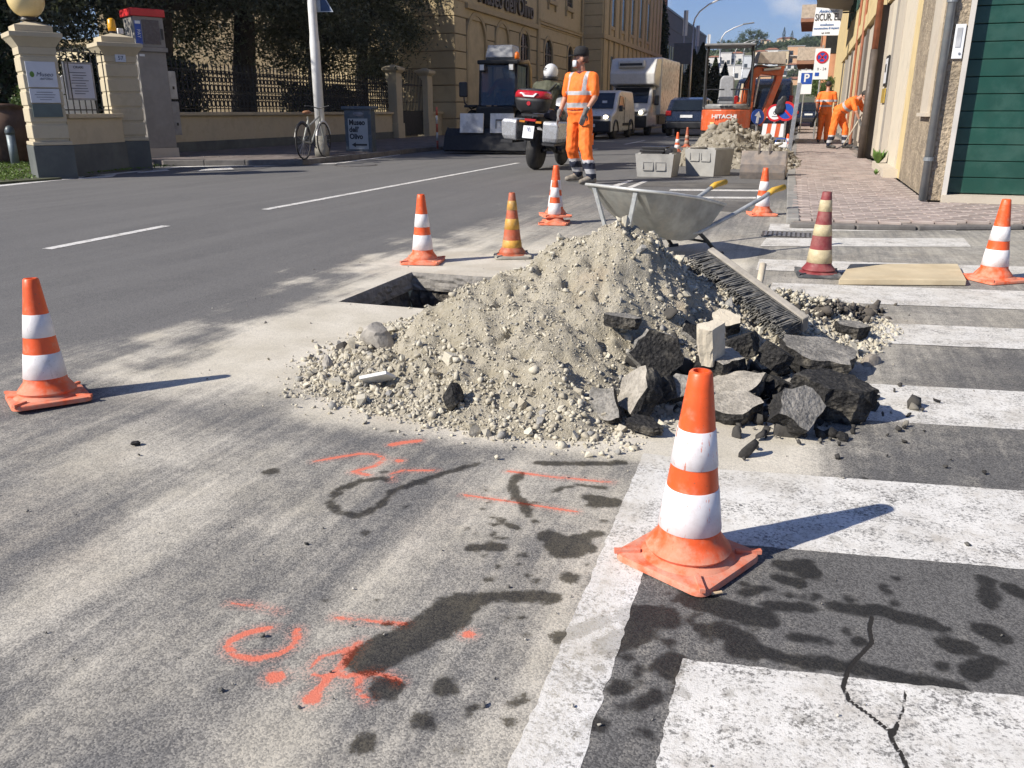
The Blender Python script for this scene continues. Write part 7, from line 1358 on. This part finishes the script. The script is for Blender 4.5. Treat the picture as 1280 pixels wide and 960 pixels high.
def person(label, loc, rz, J, cloth, face, group=None, hair=None, palm=None, gloves=True, boots=BOOT, longsleeve=False, bands=None, hscale=1.0):
    "J: joints in local metres; person faces local -Y"
    t = thing('person', label, 'person', loc, rz, group); side = (J['shL'] - J['shR']).normalized(); sp = J['spine']  # list of (centre, half width, half depth) from crotch to shoulders
    b = MB(); torso(b, sp, side); b.capsule(J['neck0'], J['neck1'], .060, .054); head(b, J['head'], face)
    for s_ in 'LR':
        b.capsule(J['sh' + s_], J['el' + s_], .056, .043); b.capsule(J['el' + s_], J['wr' + s_], .044, .028); b.capsule(J['hip' + s_], J['kn' + s_], .086, .058); b.capsule(J['kn' + s_], J['an' + s_], .060, .040); b.capsule(J['an' + s_], J['an' + s_] + J['toe' + s_] * .3, .034, .028)
        if not gloves: hand(b, J['wr' + s_], J['hd' + s_], (palm or {}).get(s_, V3(0, -1, 0)))
    remeshed(b, 'body', SKIN, t, .0095 if not gloves else .011, 3)
    b = MB(); torso(b, sp[2:], side, add=.022)
    for s_ in 'LR':
        e = J['el' + s_] if longsleeve else J['sh' + s_].lerp(J['el' + s_], .78); b.capsule(J['sh' + s_] - (e - J['sh' + s_]) * .02, e, .074, .066 if not longsleeve else .060); b.capsule(J['neck0'] + V3(0, 0, -.02), J['sh' + s_] + V3(0, 0, .0), .062, .066)
        if longsleeve: b.capsule(J['el' + s_], J['wr' + s_], .062, .044)
    b.capsule(J['shL'], J['shR'], .075, .075)
    up = (sp[-1][0] - sp[0][0]).normalized(); o0 = sp[2][0]
    def paint(me):
        for p in me.polygons:
            for fn in bands or []:
                if fn(p.center): p.material_index = 1
    remeshed(b, 'shirt', [cloth['shirt'], REFL], t, .013, 4, paint, .013)
    b = MB(); torso(b, [(c, a + .012, d + .012) for c, a, d in sp[:3]], side, add=.014)
    for s_ in 'LR': b.capsule(J['hip' + s_], J['kn' + s_], .112, .088); b.capsule(J['kn' + s_], J['an' + s_] + V3(0, 0, .03), .090, .078); b.capsule(J['kn' + s_].lerp(J['an' + s_], .45) + V3(.01, -.01, 0), J['kn' + s_].lerp(J['an' + s_], .6), .088, .084)
    def paint2(me):
        for p in me.polygons:
            z = p.center.z
            if cloth.get('cuff') and z < .34: p.material_index = 1 if (.30 < z < .345 or .15 < z < .215) else 2
    remeshed(b, 'trousers', [cloth['trousers'], REFL, NAVYC], t, .013, 4, paint2, .016)
    for s_ in 'LR':
        a = J['an' + s_]; d = J['toe' + s_].normalized(); b = MB(); b.capsule(a + V3(0, 0, .06), a - d * .02 + V3(0, 0, -.02), .055, .055); b.capsule(a - d * .045 + V3(0, 0, -.045), a + d * .17 + V3(0, 0, -.052), .042, .040); b.capsule(a + d * .02 + V3(0, 0, -.01), a + d * .14 + V3(0, 0, -.045), .046, .038); bo = remeshed(b, 'boot', boots, t, .010, 2)
        if gloves: b = MB(); hand(b, J['wr' + s_], J['hd' + s_], (palm or {}).get(s_, V3(0, -1, 0)), .20); b.capsule(J['wr' + s_] - J['hd' + s_].normalized() * .05, J['wr' + s_], .040, .034); remeshed(b, 'glove', GLOVE, t, .0065, 2)
    return t
# the foreman walking in the road, head turned to his right
J = dict(spine=[(V3(0, .0, .84), .14, .10), (V3(0, .0, .95), .168, .118), (V3(.0, -.02, 1.03), .170, .128), (V3(0, -.035, 1.16), .165, .128), (V3(0, -.015, 1.30), .178, .126), (V3(0, .01, 1.44), .170, .105), (V3(0, .02, 1.52), .10, .075)],
    neck0=V3(0, .02, 1.50), neck1=V3(-.005, .0, 1.60), head=V3(-.01, -.01, 1.695), shL=V3(.20, .01, 1.46), shR=V3(-.20, .01, 1.46), elL=V3(.265, -.03, 1.18), elR=V3(-.285, .03, 1.19), wrL=V3(.20, -.17, .98), wrR=V3(-.315, -.08, .95), hdL=V3(-.28, -.12, -.95), hdR=V3(-.05, -.30, -.95),
    hipL=V3(.095, .0, .90), hipR=V3(-.095, .0, .90), knL=V3(.19, -.12, .50), knR=V3(-.12, -.02, .49), anL=V3(.29, -.10, .095), anR=V3(-.13, .18, .10), toeL=V3(-.08, -.18, 0), toeR=V3(-.12, -.16, 0))
fd = V3(-.62, -.78, .02)
bnd = [lambda c: abs(c.z - (1.08 + .02 * 0)) < .028 and abs(c.x) < .30, lambda c: abs(c.z - 1.245) < .028 and abs(c.x) < .235, lambda c: abs(c.x - .135) < .024 and c.z > 1.245, lambda c: abs(c.x + .135) < .024 and c.z > 1.245]
pw = g(723, 228.5); t = person('worker in full orange with black cap, face mask and gloves walking in the road', (pw.x, pw.y, 0), R(-20), J, dict(shirt=HIVIS, trousers=HIVIS, cuff=True), fd, bands=bnd, palm=dict(L=V3(-.6, .6, 0), R=V3(.8, .5, 0)))
b = MB(); b.lathe([(.083, 1.50), (.10, 1.495), (.098, 1.52), (.075, 1.535)], (0, .015, 0), 20, cap=False); b.build('collar', MAROON, t, True)
s_, f, u = fd.cross(V3(0, 0, 1)).normalized(), fd.normalized(), V3(0, 0, 1); HM = Matrix.Translation(J['head']) @ Matrix((s_, f, u)).transposed().to_4x4()
CAPM = M('black_cap', (.014, .014, .016), .85, .2, 30, .2); b = MB(); b.T = HM; b.rings([[V3(.086 * r * math.cos(a), -.012 + .106 * r * math.sin(a), z) for a in np.linspace(0, 2 * math.pi, 21)[:-1]] for r, z in ((1.0, .040), (1.03, .075), (1.0, .115), (.82, .152), (.45, .172), (.05, .176))]); cp = b.build('cap', CAPM, t, True); b = MB(); b.T = HM; b.prism([(-.075, .075, .045), (-.06, .14, .038), (-.025, .175, .034), (.025, .175, .034), (.06, .14, .038), (.075, .075, .045)], (0, 0, .010)); b.build('cap_bill', CAPM, cp)
b = MB(); b.T = HM; b.rings([[V3(x * .062, .058 + .052 * math.sqrt(max(0, 1 - x * x * .8)), z) for x in np.linspace(-1, 1, 9)] + [V3(x * .055, .045 + .048 * math.sqrt(max(0, 1 - x * x * .8)), z) for x in np.linspace(1, -1, 9)] for z in (-.105, -.06, -.02)]); b.build('face_mask', M('mask_cloth', (.62, .66, .68), .8, .05), t, True); b = MB(); b.T = HM; b.rings([[V3(.080 * math.cos(a), -.028 + .092 * math.sin(a), z) for a in np.linspace(math.pi * .95, math.pi * 2.05, 12)] + [V3(.070 * math.cos(a), -.02 + .07 * math.sin(a), z) for a in np.linspace(math.pi * 2.05, math.pi * .95, 12)] for z in (-.045, .0, .045)]); b.build('hair', M('short_hair', (.10, .06, .045), .8), t, True)
for q in (-1, 1): b = MB(); b.T = HM; b.ball((q * .030, .083, .012), (.010, .006, .007), 8, 6); b.build('eye', M('eye_dark', (.03, .025, .02), .3), t, True)
MB().box((.222, -.128, 1.045), (.06, .06, .03), (R(40), R(-15), 0)).build('watch', SIGNW, t, bevel=.008); MB().box((.215, -.01, .62), (.012, .10, .16)).build('cargo_pocket', HIVIS, t, bevel=.004); MB().box((.222, -.03, .66), (.008, .09, .014), (R(50), 0, 0)).build('reflective_piping', REFL, t)
# worker bending over at the wall and the one walking away behind him
tilt = V3(.80, -.05, .60).normalized()
c0 = V3(0, 0, .86); sp = [(c0 + V3(-.02, 0, -.02), .14, .10), (c0 + V3(.0, 0, .10), .165, .125), (c0 + tilt * .17 + V3(.0, 0, .04), .165, .13), (c0 + tilt * .30 + V3(0, 0, .03), .165, .13), (c0 + tilt * .44 + V3(0, 0, .03), .18, .125), (c0 + tilt * .56 + V3(0, 0, .02), .165, .10), (c0 + tilt * .63 + V3(0, 0, .02), .09, .07)]
sh = c0 + tilt * .56; J2 = dict(spine=sp, neck0=sh + tilt * .06, neck1=sh + tilt * .17 + V3(0, 0, .01), head=sh + V3(.25, -.02, .12), shL=sh + V3(0, -.19, .0), shR=sh + V3(0, .19, .0), elL=sh + V3(.14, -.21, -.26), elR=sh + V3(.16, .18, -.26), wrL=sh + V3(.24, -.14, -.50), wrR=sh + V3(.26, .12, -.48), hdL=V3(.3, .2, -.9), hdR=V3(.3, -.2, -.9), hipL=V3(0, -.10, .88), hipR=V3(.0, .10, .88), knL=V3(-.04, -.12, .49), knR=V3(.16, .14, .49), anL=V3(-.10, -.12, .095), anR=V3(.20, .16, .095), toeL=V3(.2, -.03, 0), toeR=V3(.2, .03, 0))
def band2(c, a=c0, d=tilt):
    s_ = (c - a).dot(d); return .16 < s_ < .27 and c.z < 2
bb2 = [lambda c: .10 < (c - c0).dot(tilt) < .17 , lambda c: .28 < (c - c0).dot(tilt) < .35]
pw = g(1043, 185.5, PAVZ); t = person('worker in orange bending forward to the wall with a tool in his hands', (pw.x, pw.y, PAVZ), R(-28), J2, dict(shirt=HIVIS, trousers=HIVIS, cuff=True), V3(.75, -.1, -.55), 'workers on the right pavement', palm=dict(L=V3(0, 1, 0), R=V3(0, -1, 0)), boots=BOOTD, bands=bb2)
b = MB(); b.ball(J2['head'] + V3(-.01, 0, .05), (.098, .088, .095), 14, 9); b.build('hair', HAIRD, t, True)
b = MB(); pr = [(-.12, -.02, .02), (-.05, -.02, .06), (.12, .0, .0), (.02, .02, -.1)]; to = thing('tool', 'long handled shovel held down to the pavement by the bending worker', 'shovel', (pw.x + .50, pw.y - .36, PAVZ)); MB().tube((.12, 0, .98), (-.30, .03, .10), .017, n=8).build('shaft', STK, to, True); MB().box((-.37, .035, .05), (.24, .20, .02), (0, R(-25), 0)).build('blade', BLACKM, to, bevel=.006)
J3 = dict(spine=[(V3(0, 0, .84), .14, .10), (V3(0, 0, .95), .165, .118), (V3(0, 0, 1.03), .165, .125), (V3(0, .0, 1.16), .16, .125), (V3(0, -.01, 1.30), .178, .12), (V3(0, -.02, 1.44), .17, .10), (V3(0, -.02, 1.52), .10, .075)], neck0=V3(0, -.02, 1.50), neck1=V3(0, -.05, 1.6), head=V3(0, -.08, 1.70), shL=V3(.20, -.01, 1.45), shR=V3(-.20, -.01, 1.45), elL=V3(.27, -.02, 1.18), elR=V3(-.27, -.05, 1.18), wrL=V3(.26, -.12, .95), wrR=V3(-.24, -.18, .96), hdL=V3(0, -.2, -.9), hdR=V3(0, -.2, -.9), hipL=V3(.095, 0, .9), hipR=V3(-.095, 0, .9), knL=V3(.10, -.06, .5), knR=V3(-.10, .0, .5), anL=V3(.11, .06, .1), anR=V3(-.11, .04, .1), toeL=V3(.02, -.2, 0), toeR=V3(-.02, -.2, 0))
p = g(1028, 178, PAVZ); t = person('worker in orange seen from behind, standing beyond the bending one', (p.x - .02, p.y - .6, PAVZ), R(176), J3, dict(shirt=HIVIS, trousers=HIVIS, cuff=False), V3(.1, -1, -.2), 'workers on the right pavement', palm=dict(L=V3(-1, 0, 0), R=V3(1, 0, 0)), boots=BOOTD, bands=[lambda c: abs(c.z - 1.10) < .03, lambda c: abs(c.z - 1.25) < .03])
MB().ball(J3['head'] + V3(0, .012, .04), (.086, .105, .092), 14, 9).build('hair', HAIRD, t, True); o = MB().tube((0, 0, 0), (-.1, -.05, -.28), .03, n=8); o.box((-.12, -.06, -.33), (.1, .08, .12)); oo = o.build('hand_tool', BLACKP); oo.location = (p.x - .26, p.y - .72, PAVZ + .86); tag(oo, 'black hand tool hanging from the hand of the standing worker', 'tool')
# ---------------------------------------------------------------- motorcycle and rider
t = thing('motorcycle', 'touring motorcycle seen from behind, silver panniers and a red and black top case', 'motorcycle', (-4.40, 14.35, 0), R(-3)); t.location.x -= .17; t.rotation_euler = (0, R(4), R(-3)); SILV = M('silver_paint', (.50, .51, .53), .3, .08, 5, .0, metal=.5, coat=.3); FAIR = M('fairing_black', (.02, .021, .023), .3, .2, 5, 0, coat=.3); CASE = M('case_black', (.018, .018, .02), .5, .2, 9, .1); CRED = M('case_red', (.42, .012, .02), .2, .08, 5, 0, coat=.5)
b = MB(); prof = [(.20, -.08), (.27, -.098), (.315, -.085), (.338, -.045), (.345, 0), (.338, .045), (.315, .085), (.27, .098), (.20, .08)]
for y, w_ in ((.35, 1.0), (1.82, .7)):
    q = MB().lathe([(r, h * w_) for r, h in prof], (0, y, .345), 30, 'x').build('wheel', RUBBER, t, True); MB().lathe([(.03, -.06), (.05, -.05), (.16, -.035), (.20, -.05), (.20, .05), (.16, .035), (.05, .05), (.03, .06)], (0, y, .345), 20, 'x').build('rim', BLACKM, q)
MB().box((.0, .98, .52), (.36, .60, .42)).build('engine', M('engine_grey', (.10, .10, .11), .5, .25, 8, .2, metal=.4), t, bevel=.06); MB().path([(.13, .35, .345), (.12, .7, .42), (.1, 1.0, .5)], [.05, .045, .05], 8).build('swing_arm', FAIR, t, True); MB().path([(.20, .10, .52), (.2, .55, .42), (.18, .9, .3), (.1, 1.2, .35)], [.065, .06, .035, .03], 10).build('exhaust', BLACKM, t, True)
b = MB(); b.rings([[V3(x * w_, y, z + dz) for x, dz in ((-1, 0), (-.7, .06), (0, .09), (.7, .06), (1, 0), (.6, -.06), (-.6, -.06))] for y, z, w_ in ((-.02, .80, .08), (.3, .82, .15), (.7, .80, .18), (.95, .84, .15))]); b.build('seat', M('seat_black', (.016, .016, .017), .7, .2), t, True)
MB().ball((0, 1.20, .92), (.21, .32, .19), 16, 10).build('fuel_tank', FAIR, t, True); MB().ball((0, 1.72, .98), (.27, .28, .30), 16, 10).build('front_fairing', SILV, t, True); b = MB(); b.prism([(-.22, 1.66, 1.16), (.22, 1.66, 1.16), (.15, 1.50, 1.46), (-.15, 1.50, 1.46)], (0, .012, .006)); b.build('windshield', GLASS, t)
for s_ in (-1, 1): MB().tube((s_ * .10, 1.82, .345), (s_ * .10, 1.55, 1.05), .028, n=8).build('fork', STEEL, t); b = MB(); b.path([(s_ * .30, 1.5, 1.18), (s_ * .46, 1.48, 1.30)], .012, 6); b.ball((s_ * .50, 1.48, 1.34), (.09, .03, .055), 10, 6); b.build('mirror', BLACKP, t, True)
b = MB(); b.path([(-.42, 1.38, 1.02), (-.2, 1.52, 1.06), (.2, 1.52, 1.06), (.42, 1.38, 1.02)], .016, 7); b.build('handlebar', BLACKM, t, True)
for s_ in (-1, 1):
    b = MB(); x0 = s_ * .24; x1 = s_ * .53; P8 = lambda z, k_: [V3(x0, -.10 + .04 * k_, z), V3(x1 - s_ * .05 * k_, -.10 + .06 * k_, z), V3(x1 - s_ * .05 * k_, .48, z), V3(x0, .48, z)]; b.rings([P8(.50, 1), P8(.58, .3), P8(.80, 0), P8(.86, .6)]); pn = fixn(b.build('pannier', SILV, t, bevel=.025)); MB().bb(min(x0, x1) + .02, max(x0, x1) - .05, -.12, .46, .46, .50).build('pannier_base', CASE, pn)
    MB().box((s_ * .15, -.05, .83), (.10, .05, .035)).build('indicator', M('amber', (.5, .18, .02), .3), t)
MB().box((0, -.06, .86), (.20, .05, .04)).build('tail_light', CRED, t); pl_ = MB().box((0, -.13, .66), (.20, .012, .21), (R(-12), 0, 0)).build('plate', PLATE, t, bevel=.004); text('lettering', 'EJ', M('plate_ink', (.05, .07, .2), .5), t, .085, (0, -.148, .715), (R(78), 0, 0), ext=.001); text('lettering', '66071', M('plate_ink', (.05, .07, .2), .5), t, .078, (0, -.130, .625), (R(78), 0, 0), ext=.001); MB().box((0, .0, .62), (.16, .26, .10), (R(30), 0, 0)).build('tail_bracket', CASE, t)
def sup(rx, ry, z, y0, n=24, e=.55): return [V3(rx * math.copysign(abs(math.cos(a)) ** e, math.cos(a)), y0 + ry * math.copysign(abs(math.sin(a)) ** e, math.sin(a)), z) for a in np.linspace(0, 2 * math.pi, n + 1)[:-1]]
tc_ = MB().rings([sup(.20, .16, .98, .02), sup(.27, .21, 1.05, .02), sup(.30, .23, 1.16, .02), sup(.305, .235, 1.215, .02)]).build('top_case', CASE, t, True); MB().rings([sup(.307, .237, 1.218, .02), sup(.30, .228, 1.29, .02), sup(.27, .20, 1.335, .02)]).build('red_reflector', CRED, tc_, True); MB().rings([sup(.27, .20, 1.336, .02), sup(.23, .17, 1.36, .02), sup(.1, .08, 1.372, .02)]).build('case_lid', CASE, tc_, True)
b = MB(); b.prism([(x, -.232, z) for x, z in ((-.15, 1.30), (-.09, 1.235), (.09, 1.235), (.15, 1.30), (.12, 1.30), (.07, 1.262), (-.07, 1.262), (-.12, 1.30))], (0, .03, 0)); b.build('white_emblem', SIGNW, tc_); MB().lathe([(.035, -.215), (.035, -.20)], (0, 0, 1.13), 14, 'y').build('lock', CRED, tc_); MB().box((0, .02, .94), (.3, .3, .04)).build('carrier', BLACKM, t)
OLIVEJ = M('olive_jacket', (.075, .078, .05), .85, .15, 8, .3, 30, .006)
J4 = dict(spine=[(V3(0, .05, .84), .17, .13), (V3(0, .0, .95), .18, .14), (V3(0, .0, 1.02), .178, .14), (V3(0, -.03, 1.16), .18, .14), (V3(0, -.07, 1.30), .20, .135), (V3(0, -.11, 1.42), .185, .11), (V3(0, -.13, 1.48), .10, .08)], neck0=V3(0, -.13, 1.47), neck1=V3(0, -.17, 1.56), head=V3(0, -.20, 1.63), shL=V3(.21, -.11, 1.40), shR=V3(-.21, -.11, 1.40), elL=V3(.34, -.34, 1.20), elR=V3(-.34, -.34, 1.20), wrL=V3(.36, -.60, 1.06), wrR=V3(-.36, -.60, 1.06), hdL=V3(.05, -.9, 0), hdR=V3(-.05, -.9, 0), hipL=V3(.11, -.02, .88), hipR=V3(-.11, -.02, .88), knL=V3(.30, -.45, .72), knR=V3(-.30, -.45, .72), anL=V3(.27, -.20, .34), anR=V3(-.27, -.20, .34), toeL=V3(.02, -.2, 0), toeR=V3(-.02, -.2, 0))
rd = person('motorcyclist in olive jacket and white helmet riding the touring motorcycle', (-4.40, 14.35, 0), 0, J4, dict(shirt=OLIVEJ, trousers=NAVYC), V3(-.15, -1, 0), longsleeve=True, palm=dict(L=V3(0, 0, -1), R=V3(0, 0, -1)), boots=BOOTD)
rd.rotation_euler = (0, R(4), R(177)); rd.rotation_euler = (0, R(-4), R(177)); rd.location = (-4.56, 15.03, .02)
HELM = M('helmet_white', (.72, .72, .71), .2, .04, 5, 0, coat=.5); b = MB(); hc = J4['head'] + V3(0, .0, .02); b.ball(hc, (.130, .158, .145), 22, 14); hm = b.build('helmet', HELM, rd, True); MB().rings([[hc + V3(.135 * math.cos(a), .165 * math.sin(a), z) for a in np.linspace(0, 2 * math.pi, 25)[:-1]] for z in (-.14, -.10, -.075)]).build('helmet_rim', BLACKP, hm, True); b = MB(); b.ball(hc + V3(0, -.05, .01), (.125, .12, .075), 18, 10); b.build('visor', GLASS, hm, True)
for z in (.03, .06): MB().box(hc + V3(.06, .135, z), (.07, .02, .012), (0, 0, R(-24))).build('vent', BLACKP, hm)
b = MB(); b.path([V3(-.19, -.02, 1.46), V3(-.08, .085, 1.32), V3(.08, .125, 1.16), V3(.19, .11, 1.02)], .014, 6); b.build('bag_strap', BLACKP, rd)
# loader driver
J5 = dict(J4); dv = person('driver in orange behind the dark loader windscreen', (-7.52, 21.75, .33), R(6), {**J4, 'hipL': V3(.11, 0, .95), 'hipR': V3(-.11, 0, .95), 'knL': V3(.16, -.42, .98), 'knR': V3(-.16, -.42, .98), 'anL': V3(.16, -.48, .90), 'anR': V3(-.16, -.48, .90), 'spine': [(c + V3(0, 0, -.02), a, d) for c, a, d in J4['spine']]}, dict(shirt=HIVIS, trousers=NAVYC), V3(0, -1, 0), longsleeve=True, boots=BOOTD); MB().ball(J4['head'] + V3(0, .012, .04), (.086, .105, .092), 14, 9).build('hair', HAIRD, dv, True)
bpy.data.scenes.remove(TS)
# ================================================================ AIR
hz = MB().bb(-1300, 1500, -60, 2500, -3.0, 190).build('haze', None); hz['kind'] = 'stuff'
hm_ = bpy.data.materials.new('haze_air'); hm_.use_nodes = True; q = hm_.node_tree; q.nodes.clear()
o_ = q.nodes.new('ShaderNodeOutputMaterial'); v_ = q.nodes.new('ShaderNodeVolumePrincipled'); v_.inputs['Color'].default_value = (.86, .92, 1, 1); v_.inputs['Density'].default_value = .00022; v_.inputs['Anisotropy'].default_value = .2
q.links.new(v_.outputs[0], o_.inputs['Volume']); hz.data.materials.clear(); hz.data.materials.append(hm_)
